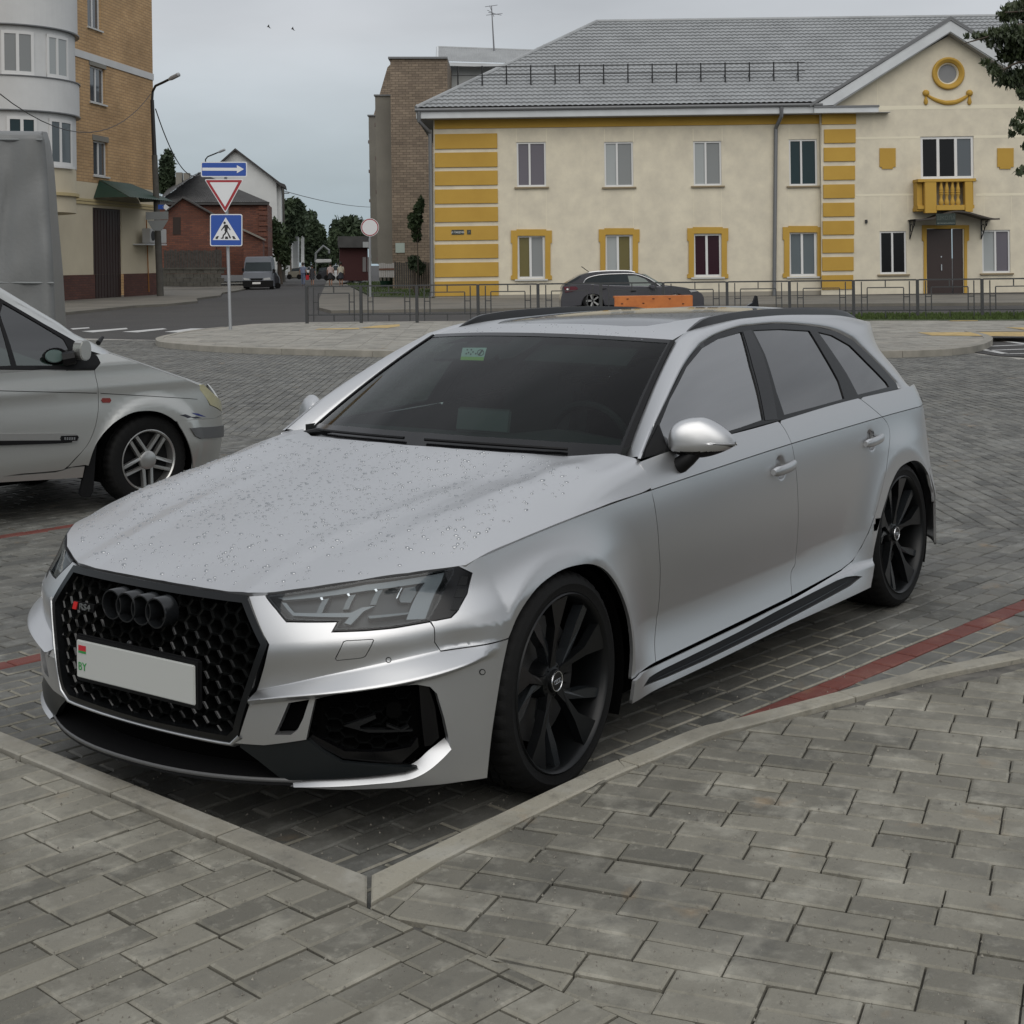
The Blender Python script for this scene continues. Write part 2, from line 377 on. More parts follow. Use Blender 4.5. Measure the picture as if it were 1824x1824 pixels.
# nose relief: concave band under the lamps, then a ledge over the air intakes
fA = Spl([0, .126, .386, .512, .647, .9], [.628, .625, .606, .592, .575, .55])
fB = Spl([0, .06, .237, .387, .526, .64, .9], [.552, .548, .537, .518, .487, .450, .36])
fC = Spl([0, .10, .22, .35, .49, .64, .9], [.525, .515, .495, .476, .458, .434, .34])
def _SB(u, z):
    P = _SB0(u, z); u = np.broadcast_to(u, P.shape[:-1]); z = np.broadcast_to(z, P.shape[:-1])
    zA, zB, zC = fA(u), fB(u), fC(u)
    fade = sstep((u-.02)/.16)*sstep((UL-u-.18)/.2+.6)
    dA = np.where(z > zA, 0, np.where(z > zB, -.026*sstep((zA-z)/(zA-zB))**1.0, 0))
    tBC = np.clip((zB-z)/(zB-zC), 0, 1)
    d = np.where(z > zB, dA, -.026+.050*tBC)
    d = np.where(z < zC, .024-.030*sstep((zC-z)/.022), d)
    n = np.stack([np.clip(u/UL*1.6, .1, 1), 1-np.clip(u/UL, 0, 1)*.9, 0*u], -1); n /= np.linalg.norm(n, axis=-1)[..., None]
    return P+n*(d*fade*(u > 0))[..., None]
SB = Surf(_SB, -4.2, .95, .1, 1.05, CC, 300, 100)
DIMP += [tuple(A_([XS, 0])+SB.hit([(1392, 833)])[0]), tuple(A_([XS, 0])+SB.hit([(1552, 784)])[0])]
_yb = Spl([-3.7, -3.4, -3.07, -2.8, -2.3, -1.7, -1., -.5], [.70, .775, .822, .842, .858, .864, .864, .855])
_zb = Spl([-3.4, -3.07, -2.3, -1.65, -1.35, -.79, -.57], [.997, .997, .997, .979, .971, .958, .942])
def _SG(x, z):
    x, z = np.broadcast_arrays(np.asarray(x, float), np.asarray(z, float)); h = np.clip(z-_zb(x), -.05, 1); return np.stack([x, _yb(x)-.42*h-.36*h*h, z], -1)
SG = Surf(_SG, -3.6, -.4, .9, 1.42, CC)

car = empty('estate_car', (0, 0, 0), 0, 'wet silver estate car with black grille and black wheels parked in the kerb corner', 'car')
H = SB.hit
cre = [(818, 1010), (860, 988), (900, 969), (950, 947), (1000, 929), (1080, 900), (1160, 873)]
sF = [(1160, 873), (1169, 920), (1174, 980), (1176, 1020), (1172, 1090), (1166, 1145), (1168, 1180)]
sB = [(1386, 749), (1398, 765), (1410, 790), (1417, 830), (1421, 880), (1421, 950), (1417, 1000), (1409, 1020), (1411, 1062)]
sR = [(1533, 711), (1557, 730), (1580, 753), (1585, 772), (1584, 793), (1580, 826), (1571, 872), (1557, 922), (1547, 948), (1534, 974), (1519, 998), (1498, 1015)]
bump_seam = [(767, 1107), (773, 1118), (774, 1144), (785, 1160), (835, 1153), (906, 1138)]
archF = [(906, 1137), (925, 1093), (955, 1050), (993, 1020), (1026, 1008), (1056, 1006), (1081, 1019), (1103, 1050), (1119, 1093), (1126, 1137), (1127, 1173), (1124, 1211)]
archFb = [(868, 1386), (876, 1310), (885, 1250), (894, 1195), (906, 1137)]
archR = [(1549, 1026), (1557, 978), (1569, 922), (1578, 892), (1587, 864), (1601, 836), (1617, 824), (1631, 821), (1643, 828), (1655, 848), (1661, 871), (1664, 896)]
lamp_out = [(816, 1009), (841, 1021), (832, 1057), (814, 1089), (803, 1100), (766, 1107)]
lampP = [(472, 1059), (640, 1034), (816, 1009), (841, 1021), (832, 1057), (814, 1089), (803, 1100), (766, 1107), (703, 1118), (650, 1123), (591, 1125), (601, 1107), (510, 1107), (493, 1086)]
arF = smooth_poly(H(archF), k=4); arR = smooth_poly(H(archR), k=4); arB = smooth_poly(H(archFb), k=3)
crl = A_([[x-XS, float(_zc(x))+.0] for x in np.linspace(.42, -.584, 24)])
crs = lambda x0, x1: A_([[x-XS, float(_zc(x))] for x in np.linspace(x0, x1, 80)])
_cc = lambda i, r: A_([[DIMP[i][0]+r*math.cos(t)-XS, DIMP[i][1]+r*math.sin(t)] for t in np.linspace(0, 2*math.pi, 40)])
DR = [_cc(i, r) for i in (0, 1) for r in (.027, .036, .044, .0525)]
creaseL = DR
def split_panel(name, O, **k):
    """a door skin is parted along the shoulder line, leaving a narrow added gap whose dark line stands for the shaded crease"""
    O = densify(A_(O), .02); Q = O-np.c_[0*O[:, 0], _zc(O[:, 0]+XS)]
    for sg in (1, -1):
        q = [tuple(p) for p in Q]; out = []
        for i in range(len(q)):
            a, b = q[i], q[(i+1) % len(q)]; da, db = a[1]*sg, b[1]*sg
            if da >= 0: out.append(a)
            if (da < 0) != (db < 0): t = da/(da-db); out.append((a[0]+(b[0]-a[0])*t, 0.))
        q = A_(out); keep = np.linalg.norm(q-np.roll(q, 1, 0), axis=1) > 1e-4; q = densify(q[keep], .02); q[:, 1] += _zc(q[:, 0]+XS)
        panel(name, SB, q, PAINT, car, **k)
ring = lambda cx, r: A_([[cx+r*math.cos(a)-XS, .333+r*math.sin(a)] for a in np.linspace(-.5, math.pi+.5, 70)])
sFh = smooth_poly(H(sF), k=3); sBh = smooth_poly(H(sB), k=3); sRh = smooth_poly(H(sR), k=3); lo_ = H(lamp_out)
fend = np.concatenate([[ [lo_[0][0], float(_zc(XS+min(lo_[0][0], .12)))] ] if False else lo_[:1], crl[crl[:, 0] < lo_[0][0]-.02], sFh[1:], arF[::-1], H(bump_seam)[::-1][1:], lo_[::-1][:-1]])
panel('front_fender', SB, fend, PAINT, car, res=.016, lines=[ring(0, r_) for r_ in (.398, .41, .43, .455, .48, .51)]+[crs(.3, -.584)-[0, .012]])
dz = [(x-XS, float(_zb(x))-.002) for x in np.linspace(-.60, -1.63, 14)]
fd = np.concatenate([sFh[::-1], H([(1140, 822)]), dz[1:], sBh[1:]])
split_panel('front_door', fd, res=.018, lines=creaseL)
dz2 = [(x-XS, float(_zb(x))-.002) for x in np.linspace(-1.66, -2.48, 12)]
rd = np.concatenate([sBh[::-1][:-1], dz2, sRh])
split_panel('rear_door', rd, res=.018, lines=creaseL+[ring(-2.826, r_) for r_ in (.398, .415, .44)])
dz3 = [(x-XS, float(_zb(x))-.002) for x in np.linspace(-2.54, -3.3, 12)]
zt = lambda u: .945
sRq = sRh[(sRh[:, 1] > .408)]
qp = np.concatenate([sRq[::-1], dz3, [(-3.75, .965), (-3.98, .93), (-3.985, .885), (-3.80, .87), (-3.70, .80), (-3.68, .70), (-3.66, .60), (-3.52, .585)], arR[arR[:, 1] > .405][::-1], [(arR[np.argmin(abs(arR[:18, 1]-.405))][0]+.002, .408)]])
split_panel('rear_quarter', qp, res=.018, lines=creaseL+[ring(-2.826, r_) for r_ in (.398, .415, .44)])
tl = A_([(-3.80, .87), (-3.985, .885), (-4.3, .885), (-4.3, .78), (-3.93, .77), (-3.70, .80)])
panel('tail_light', SB, tl, mat('tail_lens', (.16, .012, .01), .12), car, res=.03)
rbm = A_([(-3.52, .585), (-3.66, .60), (-3.68, .70), (-3.70, .80), (-3.93, .77), (-4.55, .77), (-4.55, .2), (-3.62, .2), (-3.60, .333), (-3.575, .45)])
panel('rear_bumper', SB, rbm, PAINT, car, res=.03)
# sill: silver skirt with a black insert, its lip flaring out to the wheels
rkt = H([(1168, 1181), (1250, 1142), (1330, 1104), (1411, 1063), (1498, 1016), (1519, 999), (1534, 975), (1547, 949), (1557, 923)])
rkf = H([(1124, 1211), (1122, 1232), (1118, 1253)]); rkb = H([(1545, 1046), (1400, 1112), (1260, 1181), (1150, 1234)])
rk = np.concatenate([rkf[::-1][:0], H([(1124, 1211), (1138, 1197), (1152, 1189)]), rkt, H([(1569, 922)]), H([(1557, 978), (1549, 1026), (1545, 1046)]), rkb[1:], H([(1118, 1253)])])
ins_px = [(1120+x/3.04, 780+y/3.04) for x, y in ((78, 1350), (110, 1298), (190, 1250), (400, 1148), (600, 1048), (800, 938), (1000, 835), (1130, 770), (1180, 752), (1230, 746), (1266, 750), (1200, 802), (1000, 910), (800, 1016), (600, 1116), (400, 1212), (200, 1300))]
_f = np.clip
def _SKf(u, z):
    P = _SB(u, z); n = np.zeros_like(P); n[..., 1] = 1; t = sstep((.30-z)/.035)*sstep((u+3.0)/.15+.0)
    return P+n*(.016*sstep((.292-z)/.02)+.0)[..., None]
SK = Surf(_SKf, -3.3, .2, .12, .6, CC, 160, 40)
ins = SK.hit(ins_px)
panel('side_skirt', SK, rk, PAINT, car, res=.018, holes=[ins], hole_flange=.02)
panel('skirt_insert', SK, ins, BLACKM, car, res=.02, off=-.012, flange=0)
insm = SK.hit([(1120+x/3.04, 780+y/3.04) for x, y in ((95, 1335), (400, 1185), (800, 985), (1000, 880), (1190, 775), (1190, 782), (1000, 892), (800, 997), (400, 1196), (110, 1335))])
panel('skirt_insert', SK, insm, BLACKG, car, res=.03, off=-.006, flange=.006)

# ------------------------------------------------------------------ bonnet
_hc = H([(818, 1010)])[0]
lt = H([(472, 1059), (556, 1046), (640, 1034), (728, 1021), (816, 1009)]); ltP = _SB(lt[:, 0], lt[:, 1])
ctr = on(291, 1035, 1, 0.)
HP = [(ctr[0], 0, ctr[2]), (on(365, 1048, 1, .20)[0], .20, on(365, 1048, 1, .20)[2]), (.797, .376, .692)]+[tuple(p) for p in ltP]
for x in (.30, .18, .05, -.1, -.25, -.4, -.55): HP.append((x, float(_W(x)), float(_zc(x))+.001))
HP += [(-.37, 0, .966), (-.375, .2, .966), (-.42, .4, .960), (-.49, .6, .950), (-.60, .75, .937)]
HP += [(.41, .68, .789), (.26, .70, .834), (.10, .70, .866), (-.12, .70, .900), (-.36, .71, .927)]
HP += [(.40, .38, .800), (.2, .41, .834), (-.2, .44, .890), (.63, .36, .742), (.37, .56, .803), (.62, 0, .757), (.40, 0, .812), (.2, 0, .845), (0, 0, .877), (-.2, 0, .915), (.10, .60, .862), (-.2, .6, .905), (.55, .2, .772)]
_HT = TPS([(p[0], abs(p[1])) for p in HP]+[(p[0], -abs(p[1])) for p in HP if abs(p[1]) > .01], [p[2] for p in HP]+[p[2] for p in HP if abs(p[1]) > .01], 1e-5)
_c1 = Spl([-.45, -.2, .2, .4, .63, .78], [.47, .44, .40, .37, .355, .37]); _c2 = Spl([-.6, -.3, .1, .37, .56], [.73, .69, .62, .565, .50])
def _SH(x, y):
    x, y = np.broadcast_arrays(np.asarray(x, float), np.asarray(y, float)); a = np.abs(y)
    t1 = np.clip(1-np.abs(a-_c1(x))/.075, 0, 1)*.0075*sstep((x+.55)/.5); t2 = np.clip(1-np.abs(a-_c2(x))/.07, 0, 1)*.006*sstep((.62-x)/.3)*sstep((x+.7)/.3)
    d = np.clip(_W(x)-a-.0035, 0, 1)/.045; t3 = .056*sstep((-.05-x)/.53)*d*np.exp(1-d)
    return np.stack([x, y, _HT(x, y)+t1+t2+t3], -1)
SH = Surf(_SH, -.7, .9, -.9, .9, (-.5, 0, 0))
hl = [(ctr[0], 0.)]+[(on(365, 1048, 1, .20)[0], .20), (.797, .378)]+[(p[0], p[1]) for p in ltP[1:]]+[(XS+c[0], float(_W(XS+c[0]))-.001) for c in crl[crl[:, 0] < lt[-1][0]-.03]]+[(-.588, .893), (-.592, .874), (-.598, .855), (-.600, .75), (-.49, .6), (-.42, .4), (-.375, .2), (-.37, 0)]
hl = A_(hl); hood = np.r_[hl, (hl[1:-1]*[1, -1])[::-1]]
gl_ = lambda c, a, b: [A_([[x, s*float(c(x))] for x in np.linspace(a, b, 50)]) for s in (1, -1)]
panel('bonnet', SH, hood, PAINT, car, res=.02, mirror=False, gap=.0022, lines=gl_(_c1, -.4, .78)+gl_(_c2, -.55, .55))
# water beads standing on the bonnet
dr = []
for _ in range(2900):
    x = random.uniform(-.42, .80); y = random.uniform(-.78, .80)
    if random.random() < (.25 if x > .45 else .0)+(.35 if y > .45 else 0): continue
    dr.append((x, y, random.choice([.0018, .0024, .003, .004, .0055])*random.uniform(.8, 1.2)))
dr = [d for d in dr if inpoly(A_([[d[0], d[1]]]), hood*[.97, .97])[0]]
def beads(name, surf, dr, parent, m, flat=.55):
    a = A_([d[0] for d in dr]); b = A_([d[1] for d in dr]); P = surf.f(a, b); N = surf.normal(a, b); V = []; F = []
    for i in range(len(dr)):
        n = N[i]; t = np.cross(n, [0, 0, 1.0]); t = t/np.linalg.norm(t) if np.linalg.norm(t) > 1e-3 else A_([1., 0, 0]); s_ = np.cross(n, t); r = dr[i][2]; el = random.uniform(.8, 1.7); s0 = len(V)
        for hh, rr in ((0, 1.), (.55, .8)):
            for k in range(6): an = k*math.pi/3; V.append(P[i]+(t*math.cos(an)*el+s_*math.sin(an))*r*rr+n*r*flat*hh)
        V.append(P[i]+n*r*flat)
        for k in range(6): F.append((s0+k, s0+(k+1) % 6, s0+6+(k+1) % 6, s0+6+k)); F.append((s0+6+k, s0+6+(k+1) % 6, s0+12))
    return tag(mesh(name, V, F, m, parent, True), kind='stuff')
WATER = mat('water_bead', (.36, .37, .38), .16, .9)
beads('water_drops', SH, dr, car, WATER)

# ------------------------------------------------------------------ windscreen and roof
_wbx = Spl([0, .2, .4, .6, .75], [-.385, -.39, -.435, -.505, -.612]); _wbz = Spl([0, .2, .4, .6, .75], [.958, .958, .953, .945, .932])
_wtx = Spl([0, .3, .5945], [-1.168, -1.19, -1.264]); _wtz = Spl([0, .3, .5945], [1.332, 1.327, 1.311])
def _WS(a, b):
    """a: -1..1 across, b: 0..1 bottom to top"""
    a, b = np.broadcast_arrays(np.asarray(a, float), np.asarray(b, float)); s = np.abs(a)
    p0 = np.stack([_wbx(s*.75), a*.75, _wbz(s*.75)], -1); p1 = np.stack([_wtx(s*.5945), a*.5945, _wtz(s*.5945)], -1)
    bl = 4*b*(1-b)*.014; return p0*(1-b)[..., None]+p1*b[..., None]+np.stack([bl*.5, 0*bl, bl], -1)
SW = Surf(_WS, -1, 1, 0, 1, (-1.5, 0, .4))
rct = lambda a0, b0, a1, b1: A_([(a0, b0), (a1, b0), (a1, b1), (a0, b1)])
panel('windscreen', SW, rct(-1, 0, 1, 1), GLW, car, res=.07, mirror=False, flange=0, gap=0)
for r_ in (rct(-1, -.04, 1, .10), rct(-1, .972, 1, 1.01), rct(-1, .10, -.985, .972), rct(.985, .10, 1, .972)):
    panel('windscreen_band', SW, r_, BLACKG, car, res=.06, mirror=False, flange=0, gap=0, off=.0015)
for sg in (1, -1):
    panel('windscreen_seal', SW, rct(.998*sg, -.02, 1.022*sg, 1.0), BLACKM, car, res=.05, mirror=False, flange=.01, gap=0, off=.005)
panel('sensor_housing', SW, A_([(-.13, 1), (.13, 1), (.10, .86), (.05, .76), (-.03, .74), (-.10, .80)]), BLACKM, car, res=.05, mirror=False, flange=0, gap=0, off=-.006)
# inspection sticker inside the glass
stk = SW.hit([(824, 619), (867, 619), (861, 642), (820, 641)])
panel('sticker', SW, stk, mat('sticker_paper', (.62, .72, .68), .5, emit=None), car, res=.05, mirror=False, flange=0, gap=0, off=-.001)
stk2 = SW.hit([(821, 635), (862, 636), (861, 642), (820, 641)]); panel('sticker', SW, stk2, mat('sticker_green', (.40, .62, .12), .5), car, res=.05, mirror=False, flange=0, gap=0, off=-.0002)
def wsc(px, py, r, n=18):
    return SW.hit([(px+r*math.cos(t), py+r*.9*math.sin(t)) for t in np.linspace(0, 2*math.pi, n, endpoint=False)])
INK = mat('print_ink', (.03, .05, .05), .6)
panel('sticker_print', SW, wsc(856, 628, 6.3), INK, car, res=.05, mirror=False, flange=0, gap=0, off=-.0003, holes=[wsc(856, 628, 4.9)])
panel('sticker_print', SW, SW.hit([(851, 632), (853, 634), (861, 624), (859, 622)]), INK, car, res=.05, mirror=False, flange=0, gap=0, off=-.0003)
for k, (x, y) in enumerate([(829, 629), (833, 627), (837, 630), (841, 626), (846, 629), (831, 622), (838, 622)]):
    panel('sticker_print', SW, SW.hit([(x, y), (x+2.6, y-1), (x+2.8, y+1.6), (x+.4, y+2.6)]), INK, car, res=.05, mirror=False, flange=0, gap=0, off=-.0003)
RPts = [(-1.168, 0, 1.332), (-1.19, .3, 1.327), (-1.264, .5945, 1.311), (-1.45, 0, 1.373), (-1.8, 0, 1.396), (-2.3, 0, 1.400), (-2.8, 0, 1.392), (-3.3, 0, 1.362), (-3.65, 0, 1.325),
        (-1.45, .575, 1.345), (-1.8, .57, 1.364), (-2.3, .56, 1.366), (-2.8, .55, 1.352), (-3.1, .55, 1.334), (-3.4, .54, 1.295), (-1.5, .35, 1.367), (-2.3, .35, 1.39), (-3., .35, 1.37)]
_RT = TPS([(p[0], p[1]) for p in RPts]+[(p[0], -p[1]) for p in RPts if p[1]], [p[2] for p in RPts]+[p[2] for p in RPts if p[1]], 1e-6)
SR = Surf(lambda x, y: np.stack(np.broadcast_arrays(np.asarray(x, float), np.asarray(y, float), _RT(np.asarray(x, float), np.asarray(y, float))), -1), -3.6, -1.1, -.6, .6, (-2, 0, 0))
re_ = [(-1.168, 0), (-1.19, .3), (-1.264, .592), (-1.45, .578), (-1.8, .572), (-2.3, .562), (-2.8, .552), (-3.1, .55), (-3.42, .54), (-3.60, .3), (-3.65, 0)]
re_ = A_(re_); roof_o = np.r_[re_, (re_[1:-1]*[1, -1])[::-1]]
sun_r = A_([(-1.40, -.30), (-1.385, 0), (-1.40, .30), (-1.44, .38), (-1.55, .42), (-2.75, .42), (-2.80, .36), (-2.80, -.36), (-2.75, -.42), (-1.55, -.42), (-1.44, -.38)])
panel('roof', SR, roof_o, PAINT, car, res=.05, mirror=False, gap=0, holes=[sun_r], hole_flange=.008)
panel('sunroof', SR, sun_r, mat('roof_glass', (.02, .022, .024), .10, coat=.5), car, res=.06, mirror=False, off=-.003, gap=.004)
drR = [(random.uniform(-1.40, -1.2), random.uniform(-.5, .5), random.uniform(.0018, .0035)) for _ in range(60)]
beads('water_drops', SR, drR, car, WATER)
# pillar and cant rail strip: from the side glass outline to the windscreen edge, roof edge and tail
dlo_px = [(1141, 817), (1163, 763), (1186, 714), (1219, 648), (1248, 612), (1278, 594), (1317, 582), (1334, 580), (1383, 576), (1449, 581), (1488, 590), (1518, 605), (1548, 632), (1577, 661), (1597, 684), (1600, 692)]
dlo = SG.hit(dlo_px); dloP = _SG(dlo[:, 0], dlo[:, 1])
inn = []
for (px, py), t in zip([(1099, 819), (1121, 771), (1149, 711), (1173, 658), (1196, 610)], (0, .235, .53, .785, 1)): inn.append(_WS(A_([1.02]), A_([t]))[0])
for x, y in [(-1.45, .577), (-1.7, .573), (-1.95, .568), (-2.3, .562), (-2.65, .555), (-3.05, .55), (-3.42, .54)]: inn.append(A_([x, y, float(_RT(A_([x]), A_([y]))[0])]))
for px, py, y in [(1564, 622, .60), (1597, 665, .68), (1622, 700, .755), (1645, 716, .80)]: inn.append(on(px, py, 1, y))
inn = A_(inn)
def resamp(P, n):
    P = smooth_poly(P, k=8); d = np.r_[0, np.cumsum(np.linalg.norm(np.diff(P, axis=0), axis=1))]; q = np.linspace(0, d[-1], n); return np.stack([np.interp(q, d, P[:, k]) for k in range(3)], -1)
# matched stations
def pieces(P, cuts, ns): return np.concatenate([resamp(P[a:b+1], n)[:-1 if b != cuts[-1][1] else None] for (a, b), n in zip(cuts, ns)])
oc = pieces(dloP, [(0, 4), (4, 11), (11, 15)], [18, 34, 16]); ic = pieces(inn, [(0, 4), (4, 11), (11, 15)], [18, 34, 16])
rows = []
for t in np.linspace(0, 1, 7):
    m_ = oc*(1-t)+ic*t; nrm = A_([0, .72, .69]); b_ = 4*t*(1-t)*.020*np.clip(np.linalg.norm(oc-ic, axis=1)/.12, .4, 1.3)
    rows.append(m_+nrm*b_[:, None])
strip('side_frame', [oc-A_([0, .012, 0])]+rows+[ic-A_([0, 0, .006])], PAINT, car, flip=False)
# side glazing
trim_o = SG.hit(dlo_px+[(1533, 711), (1449, 735), (1383, 750), (1317, 768), (1202, 801)])
gF = SG.hit([(1190, 801), (1175, 757), (1193, 712), (1223, 654), (1251, 620), (1282, 602), (1321, 591), (1337, 652), (1350, 698), (1360, 747), (1317, 762), (1250, 782)])
gR = SG.hit([(1341, 588), (1390, 586), (1442, 589), (1468, 632), (1494, 678), (1504, 710), (1450, 725), (1397, 739), (1383, 698), (1363, 632)])
gQ = SG.hit([(1457, 591), (1482, 597), (1514, 615), (1544, 645), (1579, 681), (1584, 689), (1528, 703), (1508, 665), (1486, 632)])
panel('window_trim', SG, trim_o, BLACKT, car, res=.03, holes=[gF, gR, gQ], hole_flange=.008, gap=0)
for nm, g_, m_ in (('front_window', gF, GLS), ('rear_window', gR, GLP), ('quarter_window', gQ, GLP)): panel(nm, SG, g_, m_, car, res=.05, off=-.005, flange=0, gap=0)
for l in ([(1322, 590), (1340, 652), (1352, 698), (1362, 750), (1385, 748), (1376, 698), (1359, 632), (1337, 587)], ):
    panel('pillar_cover', SG, SG.hit(l), BLACKG, car, res=.04, off=.002, gap=.002, flange=.004)
panel('mirror_base', SG, SG.hit([(1146, 815), (1150, 800), (1172, 757), (1178, 775), (1190, 801)]), BLACKM, car, res=.03, off=.003, gap=0, flange=.006)

# ------------------------------------------------------------------ nose
gr_px = [(142, 1008), (440, 1061), (478, 1147), (425, 1310), (414, 1322), (250, 1288), (122, 1249), (108, 1236), (89, 1061)]
def SFy(f_): return f_
_gz = Spl([.26, .29, .45, .582, .692], [.862, .872, .876, .862, .832])
def _GR(y, z):
    y, z = np.broadcast_arrays(np.asarray(y, float), np.asarray(z, float)); return np.stack([_gz(z)-.16*y*y-.9*np.clip(np.abs(y)-.3, 0, 1)**2*.3, y, z], -1)
SN = Surf(_GR, -.6, .6, .1, .75, (0, 0, .45))
gh = SN.hit([(440, 1061), (478, 1147), (426, 1308), (412, 1322)])
gf = A_([(0, float(_GR(0., gh[0][1])[2]))]+[tuple(g) for g in gh]+[(0, gh[3][1]-.006)])
gfull = np.r_[gf[:-1], [(0, gf[-1][1])], (gf[1:-1]*[-1, 1])[::-1]]
gin = offset_poly(densify(gfull, .05), .02); gout = gfull
BLKF = mat('grille_frame_black', (.006, .0065, .007), .22, spec=.4)
panel('grille_frame', SN, gfull, BLKF, car, res=.03, holes=[gin], mirror=False, gap=0, off=.004, flange=.03, hole_flange=.05)
# honeycomb
def honey(name, surf, poly, a, wd, m, parent, off=-.02, dep_=.02, squash=.8, mirror=False, skip=None):
    poly = np.asarray(poly); lo, hi = poly.min(0), poly.max(0); V = []; F = []; j = 0
    hh = a*math.sqrt(3)/2*squash; seg = set()
    cols = int((hi[0]-lo[0])/(1.5*a))+2; rws = int((hi[1]-lo[1])/(2*hh))+2
    for c in range(-1, cols):
        for r in range(-1, rws):
            cx = lo[0]+c*1.5*a; cy = lo[1]+r*2*hh+(hh if c % 2 else 0)
            if not inpoly(A_([[cx, cy]]), poly)[0]: continue
            if skip is not None and skip(cx, cy): continue
            ho = []; hi_ = []
            for k in range(6):
                an = k*math.pi/3; ox, oy = a*math.cos(an), a*math.sin(an)*squash; ho.append((cx+ox, cy+oy)); f_ = 1-wd/a; hi_.append((cx+ox*f_, cy+oy*f_))
            ho = A_(ho); hi_ = A_(hi_)
            P = []; 
            for q, o_ in ((ho, off), (hi_, off), (ho*.5+hi_*.5, off+.004), (hi_*1, off-dep_)):
                p = surf.f(q[:, 0], q[:, 1]); n = surf.normal(q[:, 0], q[:, 1]); P.append(p+n*o_)
            s0 = len(V); V += np.concatenate(P).tolist()
            for k in range(6):
                k2 = (k+1) % 6
                F += [(s0+k, s0+k2, s0+12+k2, s0+12+k), (s0+12+k, s0+12+k2, s0+6+k2, s0+6+k), (s0+6+k, s0+6+k2, s0+18+k2, s0+18+k)]
    o = mesh(name, V, F, m, parent)
    if mirror: return o, mesh(name, A_(V)*[1, -1, 1], [f[::-1] for f in F], m, parent)
    return o
MESHB = mat('mesh_black', (.006, .0065, .0065), .2, spec=.45)
honey('grille_mesh', SN, gin, .031, .0052, MESHB, car, off=-.018, dep_=.03)
panel('grille_backing', SN, gin, VOID, car, res=.08, mirror=False, gap=0, off=-.055, flange=0)
# silver edge under the grille
eb = []; 
for y in np.linspace(-.36, .36, 25): eb.append((y, gh[3][1]-.004))
def srow(dz, off):
    P = []
    for y, z in [(-gh[1][0], gh[1][1]), (-.5*(gh[1][0]+gh[2][0]), .5*(gh[1][1]+gh[2][1])), (-gh[2][0], gh[2][1]), (-gh[3][0], gh[3][1])]+[(y, gh[3][1]-.004*(1-(y/.38)**2)) for y in np.linspace(-.32, .32, 15)]+[(gh[3][0], gh[3][1]), (gh[2][0], gh[2][1])]:
        s_ = 1+dz/.4; p = _GR(A_([y*s_]), A_([.45+(z-.45)*(1+dz/.17)]))[0]; P.append(p+A_([off, 0, 0]))
    return P
strip('grille_edge', [srow(0., .000), srow(.001, .008), srow(.006, .010), srow(.012, .004), srow(.013, -.03)], CHROME if False else PAINT, car, mirror=False, flip=True)
# bumper skin
apx = [(556, 1246), (600, 1236), (680, 1224), (743, 1219), (768, 1222), (782, 1235), (795, 1280), (803, 1323), (775, 1350), (744, 1372), (709, 1368), (600, 1372), (571, 1338), (546, 1319)]
slot = [(514, 1252), (551, 1246), (540, 1280), (530, 1300), (518, 1309), (489, 1309), (500, 1285)]
bl = [(442, 1060)]+[(472, 1060), (493, 1087), (510, 1108), (601, 1108), (591, 1126), (650, 1124), (703, 1119), (766, 1108)]
top_ = H(bl[1:]); cor = H([(441, 1062), (479, 1148), (426, 1310), (414, 1324)])
botp = H([(470, 1322), (520, 1316), (546, 1320), (590, 1338), (640, 1360), (600, 1372), (512, 1392)])
lipb = H([(520, 1402), (600, 1407), (680, 1405), (760, 1400), (820, 1393), (866, 1386)])
bo = np.concatenate([cor[::-1], top_, H(bump_seam)[1:], arB[::-1][1:], lipb[::-1][1:], H([(512, 1393), (640, 1388), (709, 1382), (745, 1374)]), ])
# outline runs: grille side up, lamp underside, seam, arch, lower edge, intake lower edge, splitter side back to the grille
bo = np.concatenate([cor[::-1], top_, H(bump_seam)[1:], arB[::-1][1:], lipb[::-1][1:], H([(516, 1401), (560, 1401), (600, 1400), (660, 1396), (712, 1391), (740, 1384), (765, 1370), (788, 1350), (803, 1334), (791, 1280), (778, 1236), (766, 1224), (743, 1220), (680, 1226), (600, 1237), (562, 1246), (546, 1318), (520, 1322), (470, 1328)])])
_ul = np.linspace(.12, .68, 60); cA, cB, cC = [np.c_[_ul, f_(_ul)] for f_ in (fA, fB, fC)]
WSH = H([(440+x/3.8, 960+y/3.8) for x, y in ((650, 694), (672, 686), (848, 676), (860, 684), (856, 696), (802, 798), (775, 808), (608, 825), (597, 815), (599, 800))])
panel('front_bumper', SB, bo, PAINT, car, res=.012, holes=[H(slot), WSH], hole_flange=.03, flange=.02, gap=.001, lines=[cA, cA+[0, .008], cA-[0, .008]]+[cB*(1-t)+cC*t for t in (0, .12, .37, .63, .88, 1)]+[cB+[0, d_] for d_ in (.003, .010, .019, .030)]+[cC-[0, d_] for d_ in (.004, .010, .016, .0225, .032)]+[ring(0, .398)])
bi = H([(512, 1392), (560, 1388), (600, 1386), (640, 1384), (700, 1378), (724, 1374), (748, 1362), (771, 1342), (800, 1320)]); bo_ = H([(524, 1401), (560, 1401), (600, 1400), (660, 1396), (712, 1391), (740, 1384), (765, 1370), (788, 1350), (803, 1334)])
bi = smooth_poly(bi, k=5); bo_ = smooth_poly(bo_, k=5); Pi = _SB(bi[:, 0], bi[:, 1])-SB.normal(bi[:, 0], bi[:, 1])*.030; Po = _SB(bo_[:, 0], bo_[:, 1])+SB.normal(bo_[:, 0], bo_[:, 1])*.004
strip('lower_blade', [Pi-A_([0, 0, .02]), Pi, Pi*.5+Po*.5+A_([0, 0, .003]), Po, Po-A_([0, 0, .004])-SB.normal(bo_[:, 0], bo_[:, 1])*.006], PAINT, car, flip=False, sharp=45)
